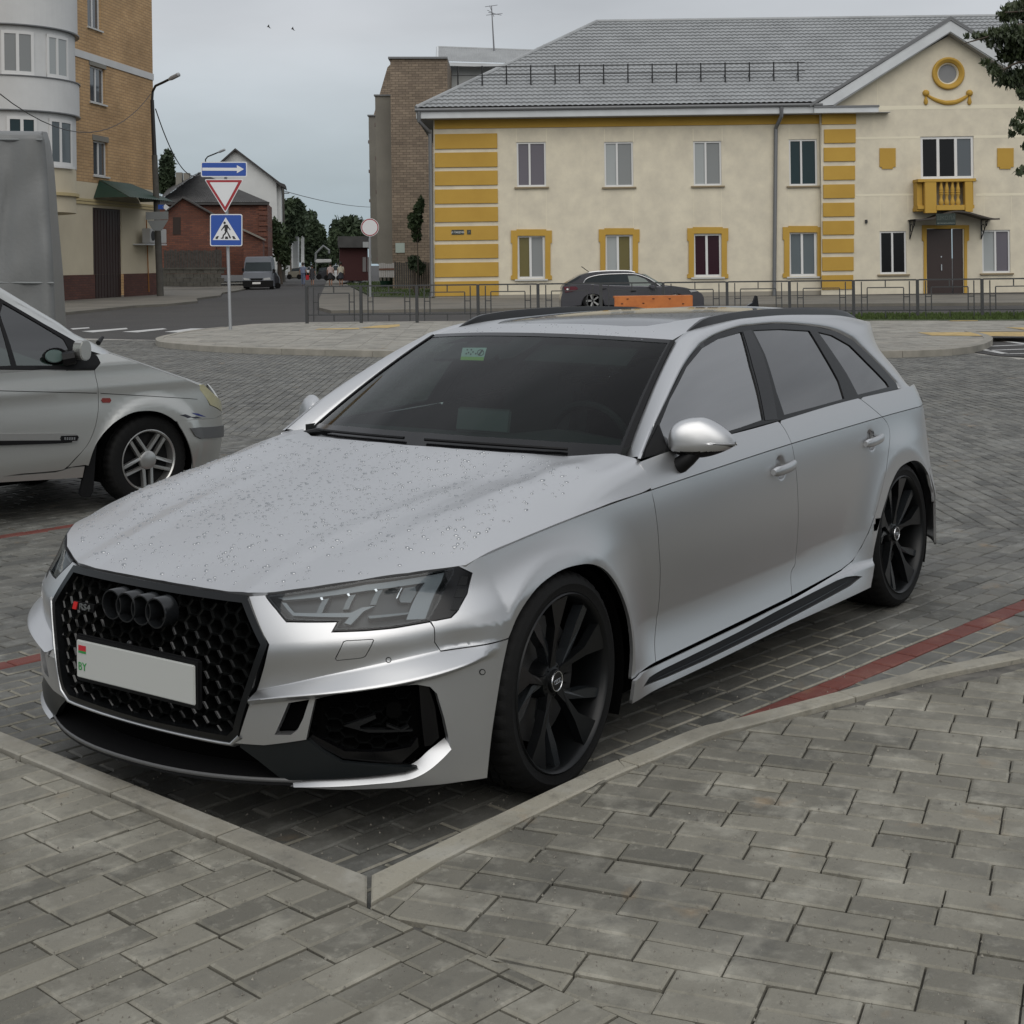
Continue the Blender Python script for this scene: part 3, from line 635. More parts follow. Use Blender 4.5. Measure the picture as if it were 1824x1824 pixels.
panel('slot_backing', SB, H(slot), VOID, car, res=.05, off=-.04, flange=0, gap=0)
def HI(p, dd=.030):
    q = H(p); q[:, 1] = np.minimum(q[:, 1], fC(q[:, 0])-dd); return q
ain = HI([(556, 1244), (600, 1234), (680, 1222), (743, 1216), (770, 1218), (786, 1232), (799, 1280), (806, 1325), (775, 1352), (744, 1376), (600, 1378), (571, 1342), (544, 1321)])
panel('intake_backing', SB, ain, VOID, car, res=.05, off=-.075, flange=0, gap=0)
inm = HI([(560, 1250), (600, 1242), (680, 1232), (735, 1226), (752, 1330), (712, 1366), (612, 1366), (575, 1342), (550, 1322)], .052)
honey('intake_mesh', SB, inm, .025, .0035, MESHB, car, off=-.055, dep_=.02, mirror=True, skip=lambda a, b: False)
panel('intake_blade', SB, HI([(752, 1226), (770, 1228), (782, 1262), (790, 1320), (775, 1334), (762, 1336), (756, 1280)]), BLACKG, car, res=.03, off=-.03, flange=.03, gap=0)
panel('intake_frame', SB, H([(544, 1321), (552, 1315), (612, 1345), (690, 1345), (735, 1336), (748, 1318), (750, 1336), (716, 1366), (608, 1358), (571, 1339)]), BLACKG, car, res=.03, off=-.025, flange=.02, gap=0)
panel('intake_fin', SB, H([(608, 1300), (668, 1280), (671, 1286), (640, 1300), (640, 1306), (740, 1306), (739, 1309), (655, 1312)]), BLACKT, car, res=.02, off=-.03, flange=.02, gap=0)
panel('intake_fin', SB, H([(690, 1296), (718, 1306), (732, 1298), (733, 1301), (718, 1310), (690, 1300)]), BLACKT, car, res=.02, off=-.028, flange=.02, gap=0)
panel('intake_sensor', SB, H([(690, 1262), (698, 1257), (712, 1257), (718, 1262), (719, 1278), (713, 1285), (698, 1286), (690, 1281)]), VOID, car, res=.02, off=-.03, flange=.03, gap=0)
# black plastic splitter below
spl_px = [(425, 1325), (470, 1329), (520, 1323), (546, 1320), (571, 1340), (608, 1361), (700, 1368), (745, 1368), (722, 1376), (700, 1379), (640, 1386), (560, 1390), (503, 1392), (490, 1382), (460, 1358), (425, 1332)]
panel('splitter_side', SB, H(spl_px), mat('splitter_black', (.009, .011, .012), .30, spec=.35), car, res=.025, off=-.006, flange=.02, gap=0)
# centre lower mouth and lip
def lipcurve(z, out_, y0=.62, n=27):
    P = []
    for y in np.linspace(-y0, y0, n):
        t = abs(y)/.69; x = .905+out_-.25*t**2.3; P.append((x, y, z))
    return A_(P)
l0 = A_([on(62, 1265, 1, -.72), on(503, 1392, 1, .60)])
zl0 = .165
lr = [lipcurve(.275, -.022, .50), lipcurve(.262, -.06, .55), lipcurve(.205, -.09, .60), lipcurve(.198, -.02, .66), lipcurve(.195, .012, .69), lipcurve(.178, .014, .69), lipcurve(.172, -.02, .68), lipcurve(.172, -.2, .60)]
strip('front_splitter', lr[2:], BLACKM, car, mirror=False, flip=True, sharp=40)
strip('splitter_edge', [p+A_([.003, 0, 0]) for p in (lipcurve(.197, .010, .69), lipcurve(.199, .014, .69), lipcurve(.190, .016, .69), lipcurve(.187, .014, .69))], mat('splitter_edge', (.075, .075, .075), .35), car, mirror=False, flip=True)
strip('lower_intake', lr[:3], VOID, car, mirror=False, flip=True)
# ------------------------------------------------------------------ lettering helper
def text_bm(s, size, ext=.001):
    cu = bpy.data.curves.new('t', 'FONT'); cu.body = s; cu.size = size; cu.extrude = ext; cu.align_x = 'CENTER'; cu.align_y = 'CENTER'; cu.resolution_u = 2
    o = bpy.data.objects.new('t', cu); COL.objects.link(o); dg = bpy.context.evaluated_depsgraph_get(); me = bpy.data.meshes.new_from_object(o.evaluated_get(dg))
    bpy.data.objects.remove(o); bpy.data.curves.remove(cu); return me
def text_obj(name, s, size, origin, right, up, m, parent=None, ext=.001, sx=1.):
    me = text_bm(s, size, ext); r = Vector(right).normalized(); u = Vector(up).normalized(); n = r.cross(u)
    me.transform(Matrix.Translation(Vector(origin)) @ Matrix(((r.x*sx, u.x, n.x, 0), (r.y*sx, u.y, n.y, 0), (r.z*sx, u.z, n.z, 0), (0, 0, 0, 1))))
    me.materials.clear(); return obj(name, me, parent, m)

# ------------------------------------------------------------------ headlights
LENS = glass_mat('lamp_lens', (.80, .84, .86), .05, .02, .8, .04)
LGREY = mat('lamp_reflector', (.11, .12, .125), .3, .6); LLIGHT = mat('lamp_strip', (.19, .205, .215), .25, .2); LDARK = mat('lamp_housing', (.022, .024, .026), .3, .2)
Z2 = lambda *p: [(440+x/3.8, 960+y/3.8) for x, y in p]
lens_px = Z2((128, 385), (800, 280), (1405, 195), (1395, 240), (1300, 430), (1235, 545), (1000, 590), (790, 608), (590, 615), (622, 556), (270, 545), (200, 470))
lP = H(lampP); lL = H(lens_px)
panel('headlight_frame', SB, lP, BLACKG, car, res=.02, holes=[offset_poly(lL, .004)], gap=.001, flange=.02, hole_flange=.03)
panel('headlight_lens', SB, lL, LENS, car, res=.02, gap=0, off=.001, flange=0)
panel('headlight_housing', SB, lL, LDARK, car, res=.03, gap=-.006, off=-.045, flange=0)
def lamp_part(name, m, off, fl, *p): panel(name, SB, H(Z2(*p)), m, car, res=.02, gap=0, off=off, flange=fl)
lamp_part('headlight_strip', LLIGHT, -.014, .02, (185, 385), (800, 300), (1350, 222), (1325, 290), (1215, 530), (1085, 535), (1215, 292), (800, 345), (240, 405))
lamp_part('headlight_strip', LLIGHT, -.014, .02, (222, 420), (300, 512), (690, 520), (655, 560), (700, 572), (790, 480), (870, 445), (780, 455), (700, 490), (310, 492), (255, 425))
lamp_part('headlight_strip', LGREY, -.012, .03, (820, 512), (1100, 488), (1095, 500), (830, 530))
for a, b in ((505, 400), (690, 375), (880, 345)):
    lamp_part('headlight_fin', LGREY, -.018, .03, (a, b), (a+45, b-8), (a-5, b+90), (a-45, b+92))
    lamp_part('headlight_fin', CHROME, -.012, .01, (a-18, b-10), (a-2, b-14), (a+6, b+4), (a-6, b+8))
lamp_part('headlight_bulb', CHROME, -.012, .01, (1050, 330), (1058, 326), (1024, 395), (1014, 400))
lamp_part('headlight_bulb', LGREY, -.02, .02, (1075, 330), (1150, 318), (1160, 360), (1120, 420), (1050, 420), (1040, 400))
for k in range(3):
    y0 = 252+k*84; lamp_part('lamp_vent', BLACKT, .002, .004, (1448-k*22, y0), (1496-k*22, y0+2), (1482-k*24, y0+62), (1424-k*24, y0+62))
panel('washer_cap', SB, WSH, PAINT, car, res=.012, gap=.0022, off=.0008, flange=.012)
for px, py, r in ((692, 1175.5, 5.2), (859, 1197, 5.5)):
    c = H([(px+r*math.cos(t), py+r*math.sin(t)) for t in np.linspace(0, 2*math.pi, 18, endpoint=False)]); ci = H([(px+r*.72*math.cos(t), py+r*.72*math.sin(t)) for t in np.linspace(0, 2*math.pi, 18, endpoint=False)])
    panel('parking_sensor', SB, c, BLACKM, car, res=.02, gap=0, off=.0012, flange=.002, holes=[ci]); panel('parking_sensor', SB, ci, PAINT, car, res=.02, gap=0, off=.0014, flange=.002)
# ------------------------------------------------------------------ emblem, badge, plate
rc = on(249, 1084, 1, 0.); EX = .893
for k in range(4):
    y0 = -.099+.066*k; bm = bmesh.new(); R0, R1 = .0455, .0385; n = 40; rings = []
    for (rr, xx) in ((R0, -.05), (R0, -.004), (R0-.0015, 0), (R1+.0015, 0), (R1, -.004), (R1, -.03)):
        rings.append([bm.verts.new((EX+xx+.002*(k % 2), y0+rr*math.cos(2*math.pi*i/n), .624+rr*math.sin(2*math.pi*i/n))) for i in range(n)])
    for A, B in zip(rings, rings[1:]):
        for i in range(n): bm.faces.new((A[i], A[(i+1) % n], B[(i+1) % n], B[i]))
    bm_obj('emblem_ring', bm, mat('emblem_black', (.009, .010, .011), .2, spec=.5) if k == 0 else bpy.data.materials['emblem_black'], car, auto=30)
bp = on(149, 1081, 0, .868); bdg = bp
bm = bmesh.new(); prism(bm, [(bp[0], bp[1]-.046, bp[2]+.0125), (bp[0], bp[1]+.05, bp[2]+.0125), (bp[0], bp[1]+.046, bp[2]-.0125), (bp[0], bp[1]-.05, bp[2]-.0125)], (-.006, 0, 0)); bm_obj('badge', bm, BLACKM, car)
bm = bmesh.new(); prism(bm, [(bp[0]+.003, bp[1]-.044, bp[2]+.0115), (bp[0]+.003, bp[1]-.026, bp[2]+.0115), (bp[0]+.003, bp[1]-.034, bp[2]-.0115), (bp[0]+.003, bp[1]-.052, bp[2]-.0115)], (-.006, 0, 0)); bm_obj('badge', bm, mat('badge_red', (.55, .02, .02), .3), car)
text_obj('badge_letters', 'RS4', .027, (bp[0]+.004, bp[1]+.010, bp[2]), (0, 1, 0), (0, 0, 1), mat('badge_grey', (.20, .21, .21), .3, .5), car, .002, 1.25)
pa = on(135.5, 1139, 0, .93); pb = on(140, 1196, 0, .93); pc = on(346, 1193, 0, .93); PW = pc[1]-pa[1]; py0 = pa[1]; pz1 = pa[2]; PH = .112
bm = bmesh.new(); box(bm, (.926, py0+.26, pz1-PH/2), (.008, .52, PH), bevel=.003); bm_obj('number_plate', bm, mat('plate_white', (.46, .47, .45), .35), car)
bm = bmesh.new(); box(bm, (.915, py0+.26, pz1-PH/2), (.016, .545, PH+.028), bevel=.005); bm_obj('plate_holder', bm, BLACKM, car)
bm = bmesh.new(); box(bm, (.931, py0+.029, pz1-.022), (.0012, .034, .016)); bm_obj('plate_flag', bm, mat('flag_red', (.45, .02, .03), .4), car)
bm = bmesh.new(); box(bm, (.931, py0+.029, pz1-.0335), (.0012, .034, .007)); bm_obj('plate_flag', bm, mat('flag_green', (.03, .25, .06), .4), car)
text_obj('plate_letters', 'BY', .034, (.931, py0+.029, pz1-.078), (0, 1, 0), (0, 0, 1), bpy.data.materials['flag_green'], car, .0006)
bm = bmesh.new(); bmesh.ops.create_uvsphere(bm, u_segments=12, v_segments=8, radius=.011, matrix=Matrix.Translation((.905, .0, .525))); bm_obj('front_camera', bm, BLACKG, car, smooth=True)
# ------------------------------------------------------------------ wheels
def lathe(bm, prof, n, axis_y=True, fn=None, closed=False):
    rings = []
    for i in range(n):
        a = 2*math.pi*i/n; rg = []
        for j, (r, y) in enumerate(prof):
            rr = r+(fn(i, j) if fn else 0); rg.append(bm.verts.new((rr*math.cos(a), y, rr*math.sin(a))))
        rings.append(rg)
    m_ = len(prof)
    for i in range(n):
        A, B = rings[i], rings[(i+1) % n]
        for j in range(m_ if closed else m_-1): bm.faces.new((A[j], A[(j+1) % m_], B[(j+1) % m_], B[j]))
def tyre_mesh(R, rim, wdt, tread=True, n=144):
    """outer face at y=0, goes inboard to -wdt"""
    bm = bmesh.new()
    prof = [(rim, -.012), (rim+.006, -.002), (rim+.020, .0), (rim+(R-rim)*.45, .004), (R-.022, -.003), (R-.010, -.012), (R-.003, -.026), (R, -.042), (R, -wdt*.30), (R-.007, -wdt*.305), (R-.007, -wdt*.335), (R, -wdt*.34),
            (R, -wdt*.48), (R-.007, -wdt*.485), (R-.007, -wdt*.515), (R, -wdt*.52), (R, -wdt*.66), (R-.007, -wdt*.665), (R-.007, -wdt*.695), (R, -wdt*.70), (R, -wdt+.042), (R-.010, -wdt+.012), (R-.03, -wdt), (rim, -wdt+.012)]
    fn = (lambda i, j: (-.0055 if (i % 3 == 0 and j in (5, 6, 7, 8, 11, 12, 15, 16, 19, 20)) else 0)) if tread else None
    lathe(bm, prof, n, fn=fn); me = bpy.data.meshes.new('tyre'); bm.normal_update(); bm.to_mesh(me); bm.free()
    me.polygons.foreach_set('use_smooth', [True]*len(me.polygons)); me.set_sharp_from_angle(angle=math.radians(28)); me.materials.append(RUBBER); return me
def mk(bm, name, m, auto=28):
    bmesh.ops.recalc_face_normals(bm, faces=bm.faces); me = bpy.data.meshes.new(name); bm.to_mesh(me); bm.free()
    if auto: me.polygons.foreach_set('use_smooth', [True]*len(me.polygons)); me.set_sharp_from_angle(angle=math.radians(auto))
    me.materials.append(m); return me
RT = .3365; TY = tyre_mesh(RT, .268, .262)
bm = bmesh.new(); lathe(bm, [(.270, -.010), (.272, -.002), (.268, .002), (.262, -.003), (.258, -.012), (.254, -.022), (.250, -.06), (.245, -.20), (.25, -.24)], 72); RB = mk(bm, 'rim', RIMM)
def spoke(bm, pts_top, thick, bev):
    """pts (x,z,y) top outline; sides slope outwards going inboard"""
    c = Vector((sum(p[0] for p in pts_top)/len(pts_top), 0, sum(p[1] for p in pts_top)/len(pts_top)))
    a = [bm.verts.new((p[0], p[2], p[1])) for p in pts_top]; b = []
    for p in pts_top:
        d = Vector((p[0]-c.x, 0, p[1]-c.z)); d = d.normalized()*bev if d.length else d; b.append(bm.verts.new((p[0]+d.x, p[2]-thick, p[1]+d.z)))
    bm.faces.new(a); n = len(a)
    for i in range(n): bm.faces.new((a[i], a[(i+1) % n], b[(i+1) % n], b[i]))
pol = lambda r, deg, y: (r*math.cos(math.radians(deg)), r*math.sin(math.radians(deg)), y)
SPI = []; SPJ = []
for flip in (1, -1):
    bm = bmesh.new(); bm2 = bmesh.new()
    for k in range(1):
        a0 = 90+72*k; f = flip
        P = [pol(.046, a0+18*f, -.040), pol(.10, a0+4*f, -.034), pol(.17, a0+6.5*f, -.022), pol(.262, a0+11*f, -.008), pol(.262, a0-10*f, -.008), pol(.17, a0-3.0*f, -.022), pol(.10, a0-6*f, -.034), pol(.046, a0-22*f, -.042)]
        spoke(bm, P, .03, .004)
        Q = [pol(.052, a0-18*f, -.048), pol(.12, a0-20*f, -.044), pol(.196, a0-31*f, -.030), pol(.260, a0-33*f, -.020), pol(.260, a0-26.5*f, -.020), pol(.200, a0-22*f, -.030), pol(.12, a0-9*f, -.045), pol(.055, a0-2*f, -.050)]
        spoke(bm2, Q, .035, .006)
    SPI.append(mk(bm, 'spoke', RIMM, None)); SPJ.append(mk(bm2, 'spoke', mat('rim_black_satin', (.014, .016, .018), .25, spec=.4) if flip == 1 else bpy.data.materials['rim_black_satin'], None))
bm = bmesh.new(); lathe(bm, [(0, -.028), (.030, -.028), (.034, -.031), (.036, -.04)], 30); lathe(bm, [(.036, -.04), (.055, -.046), (.060, -.06), (.062, -.1)], 30); HUB = mk(bm, 'hub', RIMM)
bm = bmesh.new(); lathe(bm, [(.0275, -.0275), (.0285, -.0262), (.031, -.0262), (.032, -.029)], 30)
for k in range(4):
    x = (-1.5+k)*.0092; ci = [(x+.0062*math.cos(t), -.0265, .0062*math.sin(t)) for t in np.linspace(0, 2*math.pi, 14, endpoint=False)]; tube(bm, ci, .0011, 5, closed=True)
CAP = mk(bm, 'hub_cap', CHROME)
bm = bmesh.new(); lathe(bm, [(.06, -.10), (.19, -.10), (.19, -.125), (.06, -.125)], 48); DISC = mk(bm, 'brake_disc', mat('brake_disc', (.10, .10, .10), .4, .7))
bm = bmesh.new()
box(bm, (0, 0, 0), (.012, .012, .012), bevel=.004)
BOLT = mk(bm, 'wheel_bolt', BLACKG)
def put_wheel(x, side, steer=0., spin=0.):
    wrm = bpy.data.objects.new('wheel', None); COL.objects.link(wrm); wrm.parent = car; wrm.empty_display_size = .1
    wrm.location = (x, side*.924, RT); wrm.rotation_euler = (0, math.radians(spin), math.radians(steer)+(0 if side > 0 else math.pi))
    kb = ks = 0
    for nm, me in (('tyre', TY), ('rim', RB), *[('spoke', SPI[0])]*5, *[('spoke', SPJ[0])]*5, ('hub', HUB), ('hub_cap', CAP), ('brake_disc', DISC))+tuple(('wheel_bolt', BOLT) for _ in range(5)):
        o = bpy.data.objects.new(nm, me); COL.objects.link(o); o.parent = wrm
        if nm == 'spoke': ks += 1; o.rotation_euler = (0, -math.radians(72*ks), 0)
        if nm == 'wheel_bolt': kb += 1; o.location = (.045*math.cos(math.radians(54+72*kb)), -.046, .045*math.sin(math.radians(54+72*kb)))
for x in (0, -2.826):
    for sd in (1, -1): put_wheel(x, sd, 2.5*(x == 0), (3 if x == 0 else -6)*sd)
# calipers
for x in (0, -2.826):
    for sd in (1, -1):
        bm = bmesh.new()
        for i in range(6):
            a = math.radians(150+i*11); box(bm, (x+.165*math.cos(a), sd*.80, RT+.165*math.sin(a)), (.06, .05, .05), Matrix.Rotation(-a, 3, 'Y'), .008)
        bm_obj('brake_caliper', bm, mat('caliper', (.03, .03, .03), .35) if 'caliper' not in bpy.data.materials else bpy.data.materials['caliper'], car)
# ------------------------------------------------------------------ wheel arch liners, underbody, inner shell
for x in (0, -2.826):
    for sd in (1, -1):
        R_ = []
        for y in (.90, .60, .45):
            R_.append([(x+.385*math.cos(a), sd*y, .31+.385*math.sin(a)) for a in np.linspace(-.45, math.pi+.45, 30)])
        strip('arch_liner', R_, VOID, car, mirror=False)
        bm = bmesh.new(); vs = [bm.verts.new((x+.385*math.cos(a), sd*.45, .31+.385*math.sin(a))) for a in np.linspace(-.45, math.pi+.45, 30)]; bm.faces.new(vs); bm_obj('arch_liner', bm, VOID, car)
bm = bmesh.new(); box(bm, (-1.413, 0, .24), (2.0, 1.74, .10)); box(bm, (-1.4, 0, .27), (4.2, .88, .14)); box(bm, (-3.4, 0, .35), (.5, 1.3, .3)); box(bm, (.55, 0, .30), (.36, 1.2, .22)); bm_obj('underbody', bm, VOID, car)
ish = [(x-XS, z) for x, z in [(.20, .72), (-.1, .78), (-.56, .82), (-.62, .93), (-1.6, .965), (-2.5, .98), (-3.2, .96), (-3.3, .80), (-3.3, .40)]]
ish += [(-2.826+.43*math.cos(a)-XS, .333+.43*math.sin(a)) for a in np.linspace(math.pi, 0, 16)]
ish += [(-2.3-XS, .28), (-.5-XS, .28)]+[(.43*math.cos(a)-XS, .333+.43*math.sin(a)) for a in np.linspace(math.pi, 1.05, 12)]
panel('inner_shell', SB, A_(ish), VOID, car, res=.06, gap=0, off=-.016, flange=0)
panel('inner_shell', SB0, SB0.hit([(455, 1075), (816, 1030), (780, 1140), (870, 1150), (850, 1190), (480, 1205)]), VOID, car, res=.04, gap=0, off=-.075, flange=0)
shn = A_([(.70, -.3), (.70, .3), (.50, .6), (.28, .78), (-.55, .84), (-.55, .5), (-.42, 0), (-.55, -.5), (-.55, -.84), (.28, -.78), (.50, -.6)])
panel('inner_shell', SH, shn, VOID, car, res=.1, gap=0, off=-.02, flange=0, mirror=False)
# bumper rear return and tail closing panels
rr_ = ic[-17:]; strip('tailgate', [np.array([(p[0]-.10*(1-f*f)+.004, p[1]*f*.995, p[2]+.012*(1-f*f)-.004) for p in rr_]) for f in np.linspace(1, -1, 13)], BLACKG, car, mirror=False)
panel('tailgate', SB, A_([(-3.94, .775), (-4.45, .775), (-4.45, .93), (-3.97, .93)]), PAINT, car, res=.05, off=-.004)
# ------------------------------------------------------------------ door handles
for (dx, dzz), nm in zip(DIMP, ('front', 'rear')):
    pc_ = _SB(A_([dx-XS]), A_([dzz]))[0]; y0 = float(Ys(dx+.09, dzz)); bm = bmesh.new()
    pts = []; rs = []
    for t in np.linspace(0, 1, 11):
        x = dx+.098-.196*t; yy = .5*float(Ys(dx+.11, dzz))+.5*float(Ys(dx-.11, dzz))+.012+.016*math.sin(math.pi*t)**.6; pts.append((x, yy, dzz-.006+.012*t)); rs.append(.0185 if .05 < t < .95 else .012)
    n = 10; rings = []
    for p, r in zip(pts, rs): rings.append([bm.verts.new((p[0], p[1]+.011*math.cos(2*math.pi*k/n), p[2]+r*1.05*math.sin(2*math.pi*k/n))) for k in range(n)])
    for A, B in zip(rings, rings[1:]):
        for k in range(n): bm.faces.new((A[k], A[(k+1) % n], B[(k+1) % n], B[k]))
    bm.faces.new(rings[0]); bm.faces.new(rings[-1]); bmesh.ops.recalc_face_normals(bm, faces=bm.faces)
    me = bpy.data.meshes.new('door_handle'); bm.to_mesh(me); bm.free(); me.polygons.foreach_set('use_smooth', [True]*len(me.polygons)); me.set_sharp_from_angle(angle=math.radians(50))
    obj('door_handle', me, car, PAINT); me2 = me.copy(); me2.transform(Matrix.Scale(-1, 4, (0, 1, 0))); me2.flip_normals(); obj('door_handle', me2, car, PAINT)
# ------------------------------------------------------------------ mirrors
def blob(cx, cy, cz, fn, nu=72, nv=48):
    V = []; F = []
    for i in range(nu):
        for j in range(nv+1):
            th = 2*math.pi*i/nu; ph = math.pi*j/nv; V.append(fn(th, ph))
    for i in range(nu):
        for j in range(nv): F.append((i*(nv+1)+j, i*(nv+1)+j+1, ((i+1) % nu)*(nv+1)+j+1, ((i+1) % nu)*(nv+1)+j))
    return V, F
def sp(v, e): return math.copysign(abs(v)**e, v)
M0 = A_([-.855, .940, .990])
def mcap(th, ph, lowcut):
    # poles along the lateral axis (ph: 0 outboard .. pi inboard), th around in x-z
    yl = math.cos(ph); r = math.sin(ph)**.72
    x = sp(math.cos(th), .8)*r; z = math.sin(th)*r
    W_ = .100; ht = .088*(1-.42*max(yl, 0)**1.3-.04*(1-yl)); 
    X = .062*x*(1-.1*yl) if x > 0 else .046*x
    zz = z*ht*(1.05 if z > 0 else .60)
    return (M0[0]+X-.055*(yl), M0[1]+.010+W_*yl, M0[2]-.010+zz+(-.012*yl if z > 0 else .004*yl))
V, F = blob(0, 0, 0, lambda th, ph: mcap(th, ph, 0))
V = A_(V); zc_ = V[:, 2]; fc = [(V[list(f)].mean(0)) for f in F]
up_ = [f for f, c in zip(F, fc) if c[2] > M0[2]-.036]; lw_ = [f for f, c in zip(F, fc) if c[2] <= M0[2]-.036]
for sg in (1, -1):
    v = V*[1, sg, 1]; st = -1 if sg > 0 else 1
    if sg < 0: v = v+A_([0.0, 0, 0])
    mesh('mirror_cap', v, [f[::st] for f in up_], PAINT, car, True)
    mesh('mirror_underside', (v-A_([M0[0], M0[1]*sg, M0[2]]))*[.985, .985, 1.0]+A_([M0[0], M0[1]*sg, M0[2]]), [f[::st] for f in lw_], BLACKG, car, True)
    mesh('mirror_underside', (v-A_([M0[0], M0[1]*sg, M0[2]]))*[.95, .95, .95]+A_([M0[0], M0[1]*sg, M0[2]-.004]), [f[::st] for f in F], BLACKM, car, True)
    bm = bmesh.new(); pts = [(-.80, .868, .895), (-.80, .890, .905), (-.815, .91, .925), (-.83, .925, .95)]
    tube(bm, [(p[0], p[1]*sg, p[2]) for p in pts], [.030, .030, .028, .030], 10); bm_obj('mirror_arm', bm, BLACKM, car, auto=40)
# ------------------------------------------------------------------ roof rails, aerial, wipers
def rail_rows(sg):
    rows = []
    st = [(-1.40, 0, .3), (-1.46, .012, .6), (-1.56, .028, 1), (-1.8, .034, 1), (-2.2, .034, 1), (-2.6, .034, 1), (-2.9, .031, 1), (-3.08, .022, .9), (-3.2, .008, .6), (-3.27, -.004, .25)]
    X = np.linspace(-1.40, -3.27, 40); hs = np.interp(-X, [-s[0] for s in st], [s[1] for s in st]); ws = np.interp(-X, [-s[0] for s in st], [s[2] for s in st])
    for x, h, w_ in zip(X, hs, ws):
        y = float(np.interp(-x, [1.40, 1.8, 2.3, 2.8, 3.3], [.578, .573, .562, .553, .548])); z0 = float(_RT(A_([x]), A_([min(y, .54)]))[0])-.012
        rows.append([(x, sg*(y+a*.016*w_), z0+b) for a, b in ((-1, -.01), (-1, h*.8+.004), (-.5, h+.012*w_), (.5, h+.012*w_), (1.05, h*.8+.002), (1.2, -.014))])
    return rows
for sg in (1, -1): strip('roof_rail', rail_rows(sg), mat('rail_black', (.008, .0085, .009), .28, spec=.4) if sg == 1 else bpy.data.materials['rail_black'], car, mirror=False, flip=(sg > 0), sharp=40)
bm = bmesh.new(); ax_ = -3.15; prism(bm, [(ax_+.10, -.004, 1.372), (ax_-.05, -.004, 1.368), (ax_-.085, -.004, 1.372), (ax_-.07, -.004, 1.43), (ax_-.05, -.004, 1.435), (ax_-.02, -.004, 1.40), (ax_+.05, -.004, 1.385)], (0, .008, 0)); bm_obj('roof_aerial', bm, BLACKG, car)
for y0, y1 in ((-.62, -.05), (.05, .60)):
    bm = bmesh.new(); pts = [tuple(_WS(A_([t/.75]), A_([.035]))[0]+A_([.006, 0, .012])) for t in np.linspace(y0, y1, 8)]; tube(bm, pts, .006, 6); bm_obj('wiper', bm, BLACKM, car)
bm = bmesh.new(); p0 = on(551, 770, 1, -.66); tube(bm, [(-.56, -.70, .948), (-.53, -.60, .965), (-.50, -.50, .968)], [.012, .014, .008], 8); bm_obj('wiper', bm, BLACKM, car)
cowl = [[( _wbx(s)+.03, a*.75/.75*1, _wbz(s)-.002) for a, s in [(t, abs(t)) for t in np.linspace(-.77, .77, 31)]], [(_wbx(s)-.02, a, _wbz(s)-.006) for a, s in [(t, abs(t)) for t in np.linspace(-.77, .77, 31)]]]
strip('cowl', [[(float(p[0]), p[1], float(p[2])-.012) for p in r] for r in cowl], BLACKM, car, mirror=False)
# ------------------------------------------------------------------ cabin
CAB = mat('cabin_dark', (.008, .008, .009), .6, spec=.3); CAB2 = mat('cabin_grey', (.020, .022, .022), .7, spec=.3); SEATM = mat('seat_leather', (.016, .016, .018), .45)
bm = bmesh.new()
dsh = [[(x, y, z) for y in np.linspace(-.70, .70, 9)] for x, z in ((-.46, .925), (-.60, .950), (-.80, .965), (-.95, .945), (-1.0, .86), (-1.0, .60))]
for r in dsh:
    pass
strip('dashboard', [[(x, y, z+(.035*math.exp(-((y-.37)/.17)**2) if -.98 < x < -.7 else 0)) for (x, y, z) in r] for r in dsh], CAB2, car, mirror=False, sharp=60)
bm.free()
bm = bmesh.new(); ci = [(-1.02+.07*math.sin(t)*.35, .37+.185*math.cos(t), .90+.175*math.sin(t)) for t in np.linspace(0, 2*math.pi, 32, endpoint=False)]; tube(bm, ci, .016, 8, closed=True); box(bm, (-1.02, .37, .90), (.04, .20, .07), bevel=.02); tube(bm, [(-1.0, .37, .88), (-.9, .37, .84)], .04, 10); bm_obj('steering_wheel', bm, CAB, car, auto=40)
sc_ = on(878, 752, 1, .02); bm = bmesh.new(); box(bm, (-.80, .02, 1.015), (.014, .26, .095), Matrix.Rotation(math.radians(-12), 3, 'Y'), .008); bm_obj('centre_screen', bm, mat('screen_grey', (.10, .115, .115), .25), car)
def seat(x, y, parent):
    bm = bmesh.new(); R1 = Matrix.Rotation(math.radians(-16), 3, 'Y')
    box(bm, (x, y, .52), (.50, .50, .16), bevel=.06); box(bm, (x-.30, y, .80), (.14, .48, .58), R1, .055); box(bm, (x-.40, y, 1.17), (.10, .27, .19), R1, .045); box(bm, (x-.37, y, 1.06), (.03, .12, .10), R1)
    bm_obj('seat', bm, SEATM, parent, auto=45)
seat(-1.45, .37, car); seat(-1.45, -.37, car); seat(-2.4, .38, car); seat(-2.4, -.38, car); seat(-2.4, 0, car)
bm = bmesh.new(); box(bm, (-1.9, 0, .34), (2.9, 1.6, .04)); box(bm, (-3.2, 0, .75), (.9, 1.3, .06)); bm_obj('cabin_floor', bm, VOID, car)
strip('headliner', [[(x, y, float(_RT(A_([x]), A_([abs(y)]))[0])-.045) for y in np.linspace(-.56, .56, 9)] for x in (-1.27, -1.6, -2., -2.5, -3., -3.4)], CAB2, car, mirror=False)
for sg in (1, -1):
    strip('door_trim', [[(x, sg*(float(_yb(x))-.10-.06*(z < .9)), z) for x in np.linspace(-.62, -3.3, 14)] for z in (.975, .90, .4)], CAB2, car, mirror=False, flip=sg > 0)
    a0, a1 = (.10, .80) if sg > 0 else (-.72, -.16)
    pv = rct(a0, .79, a1, .965); panel('sun_visor', SW, pv, CAB2, car, res=.1, gap=0, off=-.03, flange=.012, mirror=False)
